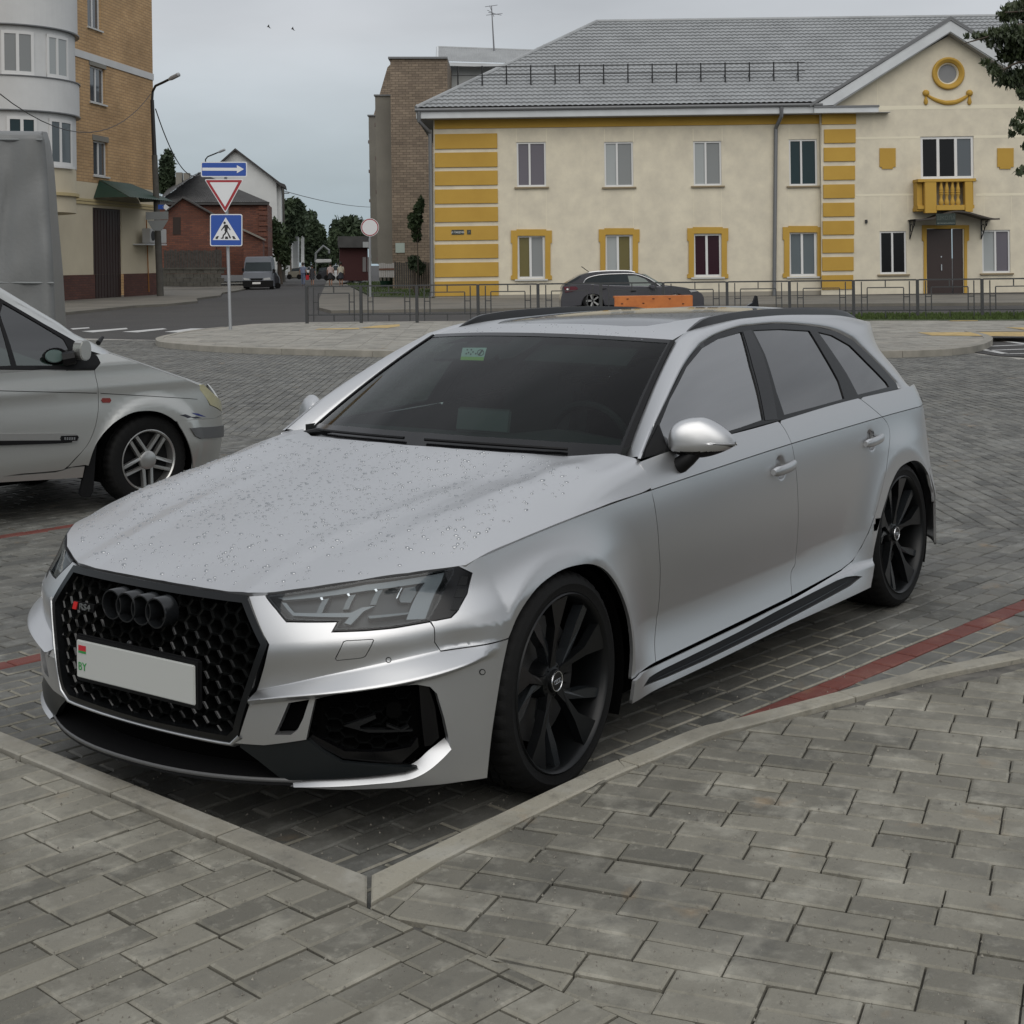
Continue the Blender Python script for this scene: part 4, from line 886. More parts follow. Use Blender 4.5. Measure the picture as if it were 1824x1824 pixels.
# ================================================================== ground
E1 = A_([-.99111, .13306]); E2 = A_([.13306, .99111])               # along the parking bays / across them
def brick_mat(name, c1, c2, wet=0., stain=(.36, .35, .31), dark=(.06, .06, .055)):
    m = bpy.data.materials.new(name); m.use_nodes = True; t = m.node_tree; b = t.nodes['Principled BSDF']; N = t.nodes.new; Lk = t.links.new
    g = N('ShaderNodeNewGeometry'); oi = N('ShaderNodeObjectInfo'); at = N('ShaderNodeAttribute'); at.attribute_name = 'tone'
    ad = N('ShaderNodeMath'); ad.operation = 'ADD'; Lk(oi.outputs['Random'], ad.inputs[0]); Lk(at.outputs['Fac'], ad.inputs[1])
    fr = N('ShaderNodeMath'); fr.operation = 'FRACT'; Lk(ad.outputs[0], fr.inputs[0])
    mx_ = N('ShaderNodeMixRGB'); mx_.inputs[1].default_value = (*c1, 1); mx_.inputs[2].default_value = (*c2, 1); Lk(fr.outputs[0], mx_.inputs[0])
    def noise_(s, d=5, r=.6):
        n = N('ShaderNodeTexNoise'); n.inputs['Scale'].default_value = s; n.inputs['Detail'].default_value = d; n.inputs['Roughness'].default_value = r; Lk(g.outputs['Position'], n.inputs['Vector']); return n
    def ramp(n, a, b_, o='Fac'):
        r = N('ShaderNodeMapRange'); r.inputs[1].default_value = a; r.inputs[2].default_value = b_; Lk(n.outputs[o], r.inputs[0]); return r
    last = mx_
    for sc, a, b_, col, amt in ((1.3, .50, .72, stain, .45), (7., .52, .70, stain, .60), (34., .58, .76, stain, .45), (2.1, .50, .72, dark, .50), (12., .56, .72, dark, .40), (60., .60, .72, dark, .35), (3.1, .64, .74, (.30, .20, .10), .38)):
        r = ramp(noise_(sc), a, b_); k = N('ShaderNodeMath'); k.operation = 'MULTIPLY'; k.inputs[1].default_value = amt; Lk(r.outputs[0], k.inputs[0])
        q = N('ShaderNodeMixRGB'); q.inputs[2].default_value = (*col, 1); Lk(k.outputs[0], q.inputs[0]); Lk(last.outputs[0], q.inputs[1]); last = q
    v = N('ShaderNodeTexVoronoi'); v.inputs['Scale'].default_value = 95; Lk(g.outputs['Position'], v.inputs['Vector']); r = ramp(v, .10, .03, 'Distance')
    k = N('ShaderNodeMath'); k.operation = 'MULTIPLY'; k.inputs[1].default_value = .35; Lk(r.outputs[0], k.inputs[0]); q = N('ShaderNodeMixRGB'); q.inputs[2].default_value = (.42, .40, .36, 1); Lk(k.outputs[0], q.inputs[0]); Lk(last.outputs[0], q.inputs[1]); last = q
    Lk(last.outputs[0], b.inputs['Base Color'])
    rr = ramp(noise_(2.4), .35, .7); rr.inputs[3].default_value = .78-wet*.4; rr.inputs[4].default_value = .85-wet*.15; Lk(rr.outputs[0], b.inputs['Roughness'])
    bp = N('ShaderNodeBump'); bp.inputs['Strength'].default_value = .55; bp.inputs['Distance'].default_value = .004; Lk(noise_(140, 6, .7).outputs['Fac'], bp.inputs['Height'])
    bp2 = N('ShaderNodeBump'); bp2.inputs['Strength'].default_value = .5; bp2.inputs['Distance'].default_value = .006; Lk(noise_(18, 3).outputs['Fac'], bp2.inputs['Height']); Lk(bp.outputs[0], bp2.inputs['Normal']); Lk(bp2.outputs[0], b.inputs['Normal'])
    b.inputs['Specular IOR Level'].default_value = .35+wet*.2
    return m
PAVE = brick_mat('paver_grey', (.118, .112, .092), (.212, .200, .163), .2, stain=(.36, .345, .29))
PARK = brick_mat('paver_parking', (.070, .070, .063), (.135, .132, .116), .6, stain=(.24, .24, .22), dark=(.035, .036, .036))
REDP = brick_mat('paver_red', (.12, .034, .026), (.165, .045, .034), .4, stain=(.20, .09, .07), dark=(.07, .02, .02))
KERB = brick_mat('kerb_concrete', (.25, .235, .195), (.31, .29, .235))
SAND = mat('joint_sand', (.16, .15, .13), .95, col2=(.035, .035, .032), noise_scale=9, coords='Object', bump=.3, bump_scale=120)
SAND2 = mat('joint_grit', (.42, .40, .36), .95, col2=(.11, .105, .10), noise_scale=1.6, coords='Object', bump=.3, bump_scale=120)
ASPH = mat('asphalt', (.044, .041, .038), .85, col2=(.028, .026, .025), noise_scale=.35, detail=9, bump=.4, bump_scale=60)
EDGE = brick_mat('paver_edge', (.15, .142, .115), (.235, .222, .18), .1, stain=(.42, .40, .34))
def flat(name, pts, z, m, kind='structure', parent=None, thick=0):
    P = [(p[0], p[1], z) for p in pts]
    bm = bmesh.new(); f = bm.faces.new([bm.verts.new(p) for p in P])
    if f.normal.z < 0: bmesh.ops.reverse_faces(bm, faces=[f])
    bm.normal_update()
    if bm.faces[:][0].normal.z < 0: bmesh.ops.reverse_faces(bm, faces=bm.faces[:])
    if thick:
        r = bmesh.ops.extrude_face_region(bm, geom=bm.faces[:]); vs = [v for v in r['geom'] if isinstance(v, bmesh.types.BMVert)]; bmesh.ops.translate(bm, verts=vs, vec=(0, 0, 0))
        for v in bm.verts:
            if v not in vs: v.co.z -= thick
    bmesh.ops.triangulate(bm, faces=[f for f in bm.faces if len(f.verts) > 4])
    o = bm_obj(name, bm, m, parent)
    if kind and parent is None: o['kind'] = kind
    return o
def clip(poly, hp):
    """keep the part of a convex polygon where n.p <= c for every half plane"""
    for n, c in hp:
        out = []; k = len(poly)
        if k < 3: return []
        for i in range(k):
            a, b = poly[i], poly[(i+1) % k]; da = n[0]*a[0]+n[1]*a[1]-c; db = n[0]*b[0]+n[1]*b[1]-c
            if da <= 0: out.append(a)
            if (da < 0) != (db < 0) and da != db: t = da/(da-db); out.append((a[0]+(b[0]-a[0])*t, a[1]+(b[1]-a[1])*t))
        poly = out
    return poly
def hp_line(p, q, inside):
    """half plane bounded by line p-q that contains the point inside"""
    n = A_([q[1]-p[1], -(q[0]-p[0])], ); n = n/np.linalg.norm(n); c = n@A_(p[:2])
    return (n, c) if n@A_(inside[:2]) < c else (-n, -c)
def parea(P): P = A_(P); return .5*abs(np.sum(P[:, 0]*np.roll(P[:, 1], -1)-np.roll(P[:, 0], -1)*P[:, 1]))
def brick_geo(poly, z, gap=.004, ch=.005, tilt=None, h=.022):
    P = A_(poly); P = offset_poly(P, gap/2) if len(P) >= 3 else P; Q = offset_poly(P, ch); n = len(P); c = P.mean(0)
    tx, ty = tilt or (0, 0); zz = lambda p: z+(p[0]-c[0])*tx+(p[1]-c[1])*ty
    V = [(q[0], q[1], zz(q)) for q in Q]+[(p[0], p[1], zz(p)-ch*.7) for p in P]+[(p[0], p[1], z-h) for p in P]
    ar = np.sum(P[:, 0]*np.roll(P[:, 1], -1)-np.roll(P[:, 0], -1)*P[:, 1]); F = [tuple(range(n))]
    for i in range(n): j = (i+1) % n; F += [(n+i, n+j, j, i), (2*n+i, 2*n+j, n+j, n+i)]
    # faces: top, then chamfer/side pairs
    if ar < 0: F = [f[::-1] for f in F]
    return V, F
def lay(name, part, ux, uy, o, i0, i1, j0, j1, hp, z, m, parent, Ln=.2, Wd=.1, pat='pair', nparts=300, lim=60, red=None, redm=None, keep=None, gap=.005, zj=.0018, tiltj=.008, coarse=False):
    items = []
    for j in range(j0, j1):
        sh = (.5*Ln if ((j//2) % 2 if pat == 'pair' else j % 2) else 0)+(random.uniform(-.004, .004))
        for i in range(i0, i1):
            x0, y0 = i*Ln+sh, j*Wd; cx, cy = o+ux*(x0+Ln/2)+uy*(y0+Wd/2)
            if keep is not None and not keep(cx, cy): continue
            q = [tuple(o+ux*a+uy*b) for a, b in ((x0, y0), (x0+Ln, y0), (x0+Ln, y0+Wd), (x0, y0+Wd))]
            full = all(all(n[0]*p[0]+n[1]*p[1] <= c for n, c in hp) for p in q)
            if not full:
                q = clip(q, hp)
                if len(q) < 3 or parea(q) < .0012: continue
            d = math.hypot(cx-CP[0], cy-CP[1]); items.append((d, q, (cx, cy), full, j, parea(q)))
    items.sort(key=lambda t: t[0]); V = []; F = []; T = []; MI = []; np_ = 0; shared = {}
    for d, q, c, full, j, ar in items:
        r = (red(j) and c[0] < (-.93 if j == 0 else 9)) if red else False; zz = z+random.gauss(0, zj); tl = (random.gauss(0, tiltj), random.gauss(0, tiltj))
        s = proj([[c[0], c[1], z]])[0]; vis = -20 < s[0] < 1844 and -20 < s[1] < 1844
        if np_ < nparts and vis and d < lim and not (-3.5 < c[0] < .75 and abs(c[1]) < .75):
            np_ += 1
            key = ('r' if r else 'g') if full else None
            if full and key in shared: me = shared[key]
            else:
                v, f = brick_geo([(p[0]-c[0], p[1]-c[1]) for p in q], 0, gap, .0065)
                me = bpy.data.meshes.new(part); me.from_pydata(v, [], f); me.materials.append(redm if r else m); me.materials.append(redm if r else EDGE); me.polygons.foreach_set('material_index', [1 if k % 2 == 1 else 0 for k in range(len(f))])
                if full: shared[key] = me
            ob = obj(part, me, parent); ob.location = (c[0], c[1], zz); ob.rotation_euler = (tl[0], tl[1], 0)
        else:
            if coarse and d > 16:
                P = offset_poly(A_(q), gap*.8); v = [(p[0], p[1], zz) for p in P]+[(p[0], p[1], zz-.02) for p in P]; n = len(P); f = [tuple(range(n))]+[(n+a, n+(a+1) % n, (a+1) % n, a) for a in range(n)]
                if np.sum(P[:, 0]*np.roll(P[:, 1], -1)-np.roll(P[:, 0], -1)*P[:, 1]) < 0: f = [k[::-1] for k in f]
            else: v, f = brick_geo(q, zz, gap, .0065, tl)
            b0 = len(V); V += v; F += [tuple(k+b0 for k in g_) for g_ in f]; t_ = random.random(); T += [t_]*len(v); MI += [1 if r else 0]*len(f)
    if V:
        me = bpy.data.meshes.new(name); me.from_pydata(V, [], F); at = me.attributes.new('tone', 'FLOAT', 'POINT'); at.data.foreach_set('value', T); me.materials.append(m)
        if redm: me.materials.append(redm); me.polygons.foreach_set('material_index', MI)
        tag(obj(name, me, parent), kind='stuff')
ground = flat('ground', [(-900, -900), (300, -900), (300, 400), (-900, 400)], -.020, ASPH)
ZS = .10                                                            # pavement level
# kerb lines at pavement level
kin = [gnd(660, 1561, ZS), gnd(1022, 1388, ZS), gnd(1134, 1341, ZS), gnd(1240, 1298, ZS), gnd(1314, 1280, ZS), gnd(1477, 1237, ZS), gnd(1637, 1195, ZS), gnd(1824, 1158, ZS)]
kou = [gnd(657, 1612, ZS), gnd(784, 1548, ZS), gnd(1071, 1402, ZS), gnd(1171, 1356, ZS), gnd(1346, 1293, ZS), gnd(1512, 1248, ZS), gnd(1678, 1205, ZS), gnd(1824, 1178, ZS)]
KI = smooth_poly(A_(kin)[:, :2], k=5); e_ = KI[-1]-KI[-3]; KI = np.r_[KI, [KI[-1]+e_/np.linalg.norm(e_)*k for k in (1., 2.2)]]
tn = np.gradient(KI, axis=0); tn /= np.linalg.norm(tn, axis=1)[:, None]; nn = np.c_[-tn[:, 1], tn[:, 0]]; nn *= np.sign(nn[:, 1:2]); KO = KI+nn*.082; KO[0] = A_(gnd(658, 1611.5, ZS))[:2]
lin = [gnd(652, 1562, ZS), gnd(0, 1303, ZS)]; lou = [gnd(656, 1611, ZS), gnd(0, 1334, ZS)]
ld = A_(lin[1])[:2]-A_(lin[0])[:2]; ld /= np.linalg.norm(ld); ln_ = A_([-ld[1], ld[0]]); ln_ *= np.sign(ln_[0]); L0 = A_(lin[0])[:2]
V0 = KI[0]
pk = tag(empty('kerb', (0, 0, 0)), kind='structure')
def kerb_stones(I, O, parent, ztop, h=.16, step=1.0, m=KERB):
    d = np.r_[0, np.cumsum(np.linalg.norm(np.diff(I, axis=0), axis=1))]; n = max(1, int(round(d[-1]/step))); cuts = np.linspace(0, d[-1], n+1)
    for a, b in zip(cuts[:-1], cuts[1:]):
        q = np.r_[a+.003, d[(d > a+.003) & (d < b-.003)], b-.003]; Pi = np.c_[np.interp(q, d, I[:, 0]), np.interp(q, d, I[:, 1])]; Po = np.c_[np.interp(q, d, O[:, 0]), np.interp(q, d, O[:, 1])]
        poly = [tuple(p) for p in Pi]+[tuple(p) for p in Po[::-1]]; v, f = brick_geo(poly, ztop+random.uniform(-.0015, .0015), .002, .006, h=h); mesh('kerb_stone', v, f, m, parent)
kerb_stones(KI, KO, pk, ZS+.004)
LI = A_([L0+ld*t for t in (0, .28, 6.)]); 
LI[0] = V0+A_([.004, -.004]); LO = LI+ln_*.085; LO[0] = A_(gnd(656, 1611, ZS))[:2]
kerb_stones(LI, LO, pk, ZS+.003, step=.5)
# pavement beds and stones
walk = flat('pavement', [tuple(LO[0])]+[tuple(LO[-1])]+[(6, -6), (6, 8), (-6, 8)]+[tuple(p) for p in KO[::-1]], ZS-.0165, SAND)
inR = (1.5, 2.5); inL = (2.2, 0.)
seam = [gnd(657, 1612, ZS), gnd(876, 1710, ZS), gnd(1142, 1824, ZS)]
hpk = [hp_line(KO[i], KO[i+1], (0, 3.)) for i in range(0, len(KO)-1, 2)]
sm = hp_line(seam[0], seam[2], inL); smr = (-sm[0], -sm[1])
uR = A_([-.235, .972]); uR /= np.linalg.norm(uR); vR = A_([-uR[1], uR[0]])
kp = lambda x, y: (lambda s: -260 < s[0] < 2080 and s[1] < 2150 and (A_([x, y, 0])-CP)@CF > .5)(proj([[x, y, ZS]])[0])
lay('pavement_stones', 'paving_stone', uR, vR, A_(gnd(1591, 1412, ZS))[:2], -25, 25, -35, 40, hpk+[smr], ZS, PAVE, walk, nparts=190, keep=kp)
lay('pavement_stones', 'paving_stone', -E1, E2, A_(gnd(500, 1502+160, ZS))[:2], -25, 25, -35, 35, [hp_line(LO[0], LO[-1], inL), sm], ZS, PAVE, walk, nparts=110, keep=kp)
# the parking court: bays laid along E1, the aisle beyond laid at 45 degrees
bedP = flat('parking_bed', [tuple(V0+A_([.08, .1]))]+[tuple(p) for p in (KI+nn*.04)[1:]]+[(-12, 6)]+[tuple(gnd(x, y, 0)[:2]) for x, y in [(1950, 645), (1790, 634), (1735, 619), (1660, 624), (1500, 627), (1100, 629), (700, 626), (420, 619), (300, 611), (279, 605), (100, 601), (-300, 607), (-900, 900)]]+[tuple(LI[-1]+ln_*.04)], -.009, SAND2)
TB = 5.05
hb = [hp_line(L0, L0+ld, (0, 0)), (A_(E1), TB)]
kpp = lambda x, y: (lambda s: -120 < s[0] < 1944 and s[1] < 1900)(proj([[x, y, 0]])[0])
def inside_kerb(x, y): return y < np.interp(-x, -KI[:, 0], KI[:, 1])+.02
isred = lambda j: j in (0, -27, -54)
lay('parking_stones', 'paving_stone', E1, E2, E2*.889, -12, 27, -150, 16, hb, 0, PARK, bedP, pat='run', nparts=200, red=isred, redm=REDP, keep=lambda x, y: kpp(x, y) and inside_kerb(x, y), gap=.007, zj=.0009, lim=14)
F1 = A_([-.80, -.60]); F2 = A_([-.60, .80])
islk = [(-18.2, -23.4), (-17.7, -21.9), (-16.9, -17.5), (-16.4, -13.9), (-17.2, -10.6), (-19.3, -6.4), (-21.3, -4.7)]
def aisle_ok(x, y):
    if not kpp(x, y) or x*E1[0]+y*E1[1] < TB-.1: return False
    s = proj([[x, y, 0]])[0]; lim = np.interp(s[0], [-100, 278, 420, 700, 1500, 1700, 1824, 1950], [604, 606, 620, 628, 630, 626, 640, 646])
    return s[1] > lim
hp2 = [(-A_(E1), -TB)]
lay('aisle_stones', 'paving_stone', F1, F2, A_([0., 0.]), -10, 170, -130, 230, hp2, 0, PARK, bedP, pat='run', nparts=0, keep=aisle_ok, gap=.008, zj=.0012, coarse=True)
# loose grit and sand grains
V = []; F = []
for _ in range(2600):
    px, py = random.uniform(0, 1824), random.uniform(1180, 1824); z = ZS+.001; p = A_(gnd(px, py, z))
    if p[1] < np.interp(-p[0], -KO[::-1][::-1][:, 0], KO[:, 1]) and (p[:2]-LO[0])@ln_ < 0: z = .001; p = A_(gnd(px, py, z))
    s = random.choice([.0012, .0018, .0025, .004]); b0 = len(V); a0 = random.uniform(0, 6)
    for k in range(3): V.append((p[0]+s*math.cos(a0+2.1*k), p[1]+s*math.sin(a0+2.1*k), z-.0015))
    V.append((p[0], p[1], z+s)); F += [(b0, b0+1, b0+3), (b0+1, b0+2, b0+3), (b0+2, b0, b0+3)]
gr_ = tag(mesh('grit', V, F, mat('grit_pale', (.34, .32, .27), .9, col2=(.10, .09, .08), noise_scale=60)), 'pale sand grains and grit scattered over the paving', 'grit', kind='stuff')
# far pavement with its kerb, tactile strips, zebra and hatching
FK = smooth_poly(A_([gnd(x, y, .1)[:2] for x, y in [(395, 583), (340, 589), (290, 599), (279, 605), (300, 611), (420, 619), (700, 626), (1100, 629), (1500, 627), (1660, 624), (1735, 617), (1765, 606), (1760, 598), (1730, 590)]]), k=5)
farP = np.r_[FK, [gnd(1900, 588, .1)[:2], gnd(2300, 584, .1)[:2], gnd(2300, 560, .1)[:2], gnd(1500, 566, .1)[:2], gnd(540, 574, .1)[:2], gnd(450, 577, .1)[:2]]]
FPAV = mat('far_paving', (.30, .28, .24), .85, col2=(.22, .205, .18), noise_scale=.9, detail=8, bump=.2, bump_scale=30)
far_walk = flat('far_pavement', farP, .1, FPAV, thick=.13)
tF = np.gradient(FK, axis=0); tF /= np.linalg.norm(tF, axis=1)[:, None]; nF = np.c_[-tF[:, 1], tF[:, 0]]; 
if ((FK+nF*.15)[30]-A_([-25, -15]))@((FK+nF*.15)[30]-A_([-25, -15])) > ((FK-nF*.15)[30]-A_([-25, -15]))@((FK-nF*.15)[30]-A_([-25, -15])): nF = -nF
k2 = tag(empty('far_kerb', (0, 0, 0)), kind='structure')
kerb_stones(FK-nF*.02, FK+nF*.14, k2, .112, h=.14, step=1.0, m=mat('far_kerb_concrete', (.30, .28, .24), .8, col2=(.2, .19, .16), noise_scale=3))
# slabs of the far pavement (too far to tell one from the next: one part)
V = []; F = []; T = []
for i in range(-5, 60):
    for j in range(-40, 30):
        c = A_([-24., -15.])+F1*(i-14)*.5+F2*j*.5
        if inpoly(A_([c]), offset_poly(farP, .45))[0]:
            v, f = brick_geo([tuple(c+F1*a+F2*b) for a, b in ((-.25, -.25), (.25, -.25), (.25, .25), (-.25, .25))], .106+random.gauss(0, .001), .012, .004, h=.008); b0 = len(V); V += v; F += [tuple(k+b0 for k in q) for q in f]; T += [random.random()]*len(v)
me = bpy.data.meshes.new('far_slabs'); me.from_pydata(V, [], F); at = me.attributes.new('tone', 'FLOAT', 'POINT'); at.data.foreach_set('value', T); me.materials.append(brick_mat('far_slab', (.215, .205, .18), (.29, .275, .24)))
tag(obj('far_slabs', me, far_walk), kind='stuff')
YELP = mat('tactile_yellow', (.42, .30, .12), .8, noise_amt=.25, noise_scale=6); WPAINT = mat('road_paint', (.52, .52, .51), .7, col2=(.36, .36, .35), noise_scale=4)
for q in ([(1635, 592), (1660, 597.5), (1840, 599), (1840, 591)], [(1790, 583), (1840, 589), (1840, 583)], [(640, 584), (668, 580), (712, 577.5), (712, 581), (690, 584)], [(1690, 571), (1742, 570), (1742, 571.5), (1694, 572)], [(570, 585), (640, 584), (640, 586), (560, 587)]):
    flat('tactile_strip', [gnd(x, y, .112)[:2] for x, y in q], .112, YELP, None, far_walk)
mk_ = tag(empty('road_markings', (0, 0, 0)), kind='structure')
for q in ([(125, 585), (158, 583), (160, 584.5), (130, 587)], [(145, 590), (225, 584), (228, 586), (165, 592)], [(217, 591), (290, 584.5), (298, 586), (245, 592)], [(292, 591), (340, 585), (366, 585), (330, 592.5)]):
    flat('zebra_bar', [gnd(x, y, -.016)[:2] for x, y in q], -.016, WPAINT, None, mk_)
hz = [(1700, 602), (1736, 600), (1790, 607), (1824, 612), (1870, 619), (1870, 631), (1792, 630), (1728, 617)]
def bar(a, b, w0=2.0, z=-.0): # painted line between two image points
    p, q = A_(gnd(*a, z))[:2], A_(gnd(*b, z))[:2]; d = (q-p)/np.linalg.norm(q-p); n = A_([-d[1], d[0]])*w0/2; flat('hatch_line', [p-n, q-n, q+n, p+n], z, WPAINT, None, mk_)
for a, b in (((1735, 600), (1830, 613)), ((1702, 602), (1740, 600.5)), ((1722, 611), (1775, 606)), ((1728, 618), (1824, 614)), ((1700, 610), (1730, 617)), ((1728, 618), (1792, 630)), ((1760, 624), (1850, 621)), ((1790, 630), (1870, 629))): bar(a, b, .15, .006)
# hatch apron asphalt
flat('apron', [gnd(x, y, .002)[:2] for x, y in [(1690, 600), (1740, 597), (1900, 603), (1960, 640), (1780, 634), (1700, 622)]], .002, ASPH)
# street pavements and grass on the far side of the crossing
WALKM = mat('old_pavement', (.17, .155, .13), .9, col2=(.10, .095, .08), noise_scale=.5, detail=9, bump=.2)
flat('street_pavement_left', [gnd(x, y, .08)[:2] for x, y in [(60, 562), (160, 552), (240, 544), (300, 541), (352, 536), (350, 531), (392, 526), (396, 521), (424, 517), (440, 513), (470, 505), (470, 498), (300, 505), (60, 535)]], .08, WALKM, thick=.1)
flat('street_pavement_right', [gnd(x, y, .08)[:2] for x, y in [(566, 547), (569, 531), (581, 503), (588, 492), (604, 492), (622, 510), (660, 529), (900, 531), (2200, 521), (2200, 536), (1200, 543), (900, 549), (640, 552), (590, 553)]], .08, WALKM, thick=.1)
GRASS = mat('grass_ground', (.040, .058, .014), .95, col2=(.022, .036, .010), noise_scale=.5, detail=8)
flat('lawn', [gnd(x, y, .1)[:2] for x, y in [(612, 503), (690, 500), (772, 508), (775, 530), (664, 528)]], .1, GRASS, thick=.1)
flat('verge', [gnd(x, y, .12)[:2] for x, y in [(1420, 563), (1900, 560), (2300, 558), (2300, 568), (1900, 570), (1500, 570)]], .12, GRASS, thick=.1)
GB = mat('grass_blade', (.055, .085, .018), .9)
V = []; F = []
gq = A_([gnd(x, y, .12)[:2] for x, y in [(1420, 562), (1900, 559), (1900, 569), (1500, 569)]]); gq2 = A_([gnd(x, y, .1)[:2] for x, y in [(615, 504), (688, 502), (768, 509), (772, 528), (664, 527)]])
for Q, n, h in ((gq, 5200, .10), (gq2, 3000, .12)):
    lo, hi = Q.min(0), Q.max(0); P = RNG.uniform(lo, hi, (n*4, 2)); P = P[inpoly(P, Q)][:n]
    for p in P:
        a = random.uniform(0, 6.3); s = .035; b0 = len(V); hh = h*random.uniform(.5, 1.3); V += [(p[0]-s*math.cos(a), p[1]-s*math.sin(a), .1), (p[0]+s*math.cos(a), p[1]+s*math.sin(a), .1), (p[0]+random.uniform(-.04, .04), p[1]+random.uniform(-.04, .04), .1+hh)]; F.append((b0, b0+1, b0+2))
tag(mesh('grass', V, F, GB), 'short green grass along the railing and in front of the brown block', 'grass', kind='stuff')
# ================================================================== buildings and street
HN = A_([-CF[0], -CF[1], 0]); HN /= np.linalg.norm(HN); HR = A_([CR[0], CR[1], 0]); HR /= np.linalg.norm(HR)
class Fac:
    """a vertical facade plane: origin, horizontal axis a, outward normal n"""
    def __init__(s, O, a, n): s.O = A_([O[0], O[1], 0.]); s.a = A_(a); s.n = A_(n)
    @staticmethod
    def facing(D): return Fac(CP+CF*D, HR, HN)
    @staticmethod
    def street(D, x=470):
        n = -A_([ray(590, 466)[0], ray(590, 466)[1], 0]); n /= np.linalg.norm(n); return Fac(dep(x, 466, D), A_([-n[1], n[0], 0]), n)
    def W(s, px, py):
        d = ray(px, py); t = ((s.O-CP)@s.n)/(d@s.n); p = CP+d*t; return (p-s.O)@s.a, p[2]
    def P(s, q, d=0.): return tuple(s.O+s.a*q[0]+A_([0, 0, 1.])*q[1]+s.n*d)
    def box(s, bm, s0, s1, h0, h1, d0, d1, bevel=0):
        R = Matrix(((s.a[0], s.n[0], 0), (s.a[1], s.n[1], 0), (0, 0, 1)))
        c = s.P(((s0+s1)/2, (h0+h1)/2), (d0+d1)/2); return box(bm, c, (abs(s1-s0), abs(d1-d0), abs(h1-h0)), R, bevel)
    def pbox(s, bm, x0, y0, x1, y1, d0, d1, bevel=0):
        a = s.W(x0, y0); b = s.W(x1, y1); return s.box(bm, a[0], b[0], b[1], a[1], d0, d1, bevel)
    def part(s, name, rects, d0, d1, m, parent, px=True, bevel=0):
        for r in rects:
            bm = bmesh.new(); (s.pbox if px else s.box)(bm, *r, d0, d1, bevel) if px else s.box(bm, *r, d0, d1, bevel); bm_obj(name, bm, m, parent)
    def poly(s, bm, pts, d0, d1, px=True):
        q = [s.W(*p) for p in pts] if px else pts; prism(bm, [s.P(p, d0) for p in q], tuple(s.n*(d1-d0)))
    def wall(s, name, outline, holes, m, parent, d=0., rev=.16, px=True, revm=None):
        """wall sheet with window openings and their reveals"""
        q = [s.W(*p) for p in outline] if px else outline; H_ = []
        for h in holes:
            if not px: H_.append([tuple(p) for p in h])
            elif len(h) == 4 and not hasattr(h[0], '__len__'): a = s.W(h[0], h[1]); b = s.W(h[2], h[3]); H_.append([(a[0], b[1]), (b[0], b[1]), (b[0], a[1]), (a[0], a[1])])
            else: H_.append([s.W(*p) for p in h])
        pts = []; ed = []
        for L_ in [q]+H_: k = len(pts); pts += [Vector(p) for p in L_]; ed += [(k+i, k+(i+1) % len(L_)) for i in range(len(L_))]
        vo, _, fo, *_r = delaunay_2d_cdt(pts, ed, [], 0, 1e-7); V2 = A_([tuple(v) for v in vo]); F = A_([f for f in fo if len(f) == 3]); c = V2[F].mean(1); k = inpoly(c, q)
        for h in H_: k &= ~inpoly(c, h)
        F = F[k]; V = [s.P(v, d) for v in V2]; ar = [np.cross(A_(V[f[1]])-V[f[0]], A_(V[f[2]])-V[f[0]])@s.n for f in F]; F = [tuple(f) if r > 0 else tuple(f)[::-1] for f, r in zip(F, ar)]
        for h in H_:
            b0 = len(V); n = len(h); V += [s.P(p, d) for p in h]+[s.P(p, d-rev) for p in h]; F += [(b0+i, b0+(i+1) % n, b0+n+(i+1) % n, b0+n+i)[::-1] for i in range(n)]
        return mesh(name, V, F, m, parent)
PVC = mat('window_white', (.60, .60, .59), .4); SILLM = mat('sill_brown', (.22, .17, .10), .6); SILLW = mat('sill_white', (.5, .5, .48), .5)
def pane_mat(name, col, rough=.12, refl=.28):
    m = mat(name, col, rough); m.node_tree.nodes['Principled BSDF'].inputs['Specular IOR Level'].default_value = refl; return m
PANES = {'grey': pane_mat('pane_grey', (.13, .12, .14)), 'pale': pane_mat('pane_pale', (.33, .35, .35)), 'dark': pane_mat('pane_dark', (.006, .006, .007)), 'maroon': pane_mat('pane_maroon', (.030, .010, .016)), 'teal': pane_mat('pane_teal', (.018, .035, .040)), 'olive': pane_mat('pane_olive', (.14, .12, .05)), 'blind': pane_mat('pane_blind', (.11, .13, .14)), 'sky': pane_mat('pane_sky', (.06, .07, .08), .04, 1.0), 'mid': pane_mat('pane_mid', (.22, .23, .23))}
def window(F, x0, y0, x1, y1, cols, parent, d=-.12, mull=.45, sill=True, fr=.075, sillm=None, n=2, vert=False):
    a = F.W(x0, y0); b = F.W(x1, y1); s0, s1, h0, h1 = a[0], b[0], b[1], a[1]; bm = bmesh.new()
    F.box(bm, s0, s0+fr, h0, h1, d, d+.07); F.box(bm, s1-fr, s1, h0, h1, d, d+.07); F.box(bm, s0+fr, s1-fr, h1-fr, h1, d, d+.07); F.box(bm, s0+fr, s1-fr, h0, h0+fr, d, d+.07)
    cuts = [mull] if n == 2 else ([1/3., 2/3.] if n == 3 else [])
    for c in cuts: c_ = s0+(s1-s0)*c; F.box(bm, c_-fr*.55, c_+fr*.55, h0+fr, h1-fr, d, d+.075)
    w_ = bm_obj('window', bm, PVC, parent); e = [0]+cuts+[1]
    for k in range(len(e)-1):
        bm = bmesh.new(); F.box(bm, s0+(s1-s0)*e[k]+fr*.6, s0+(s1-s0)*e[k+1]-fr*.6, h0+fr*.9, h1-fr*.9, d-.02, d+.02); bm_obj('pane', bm, PANES[cols[k % len(cols)]], w_)
    if sill: bm = bmesh.new(); F.box(bm, s0-.12, s1+.12, h0-.09, h0-.02, -.10, .10); bm_obj('sill', bm, sillm or SILLM, w_)
    return w_
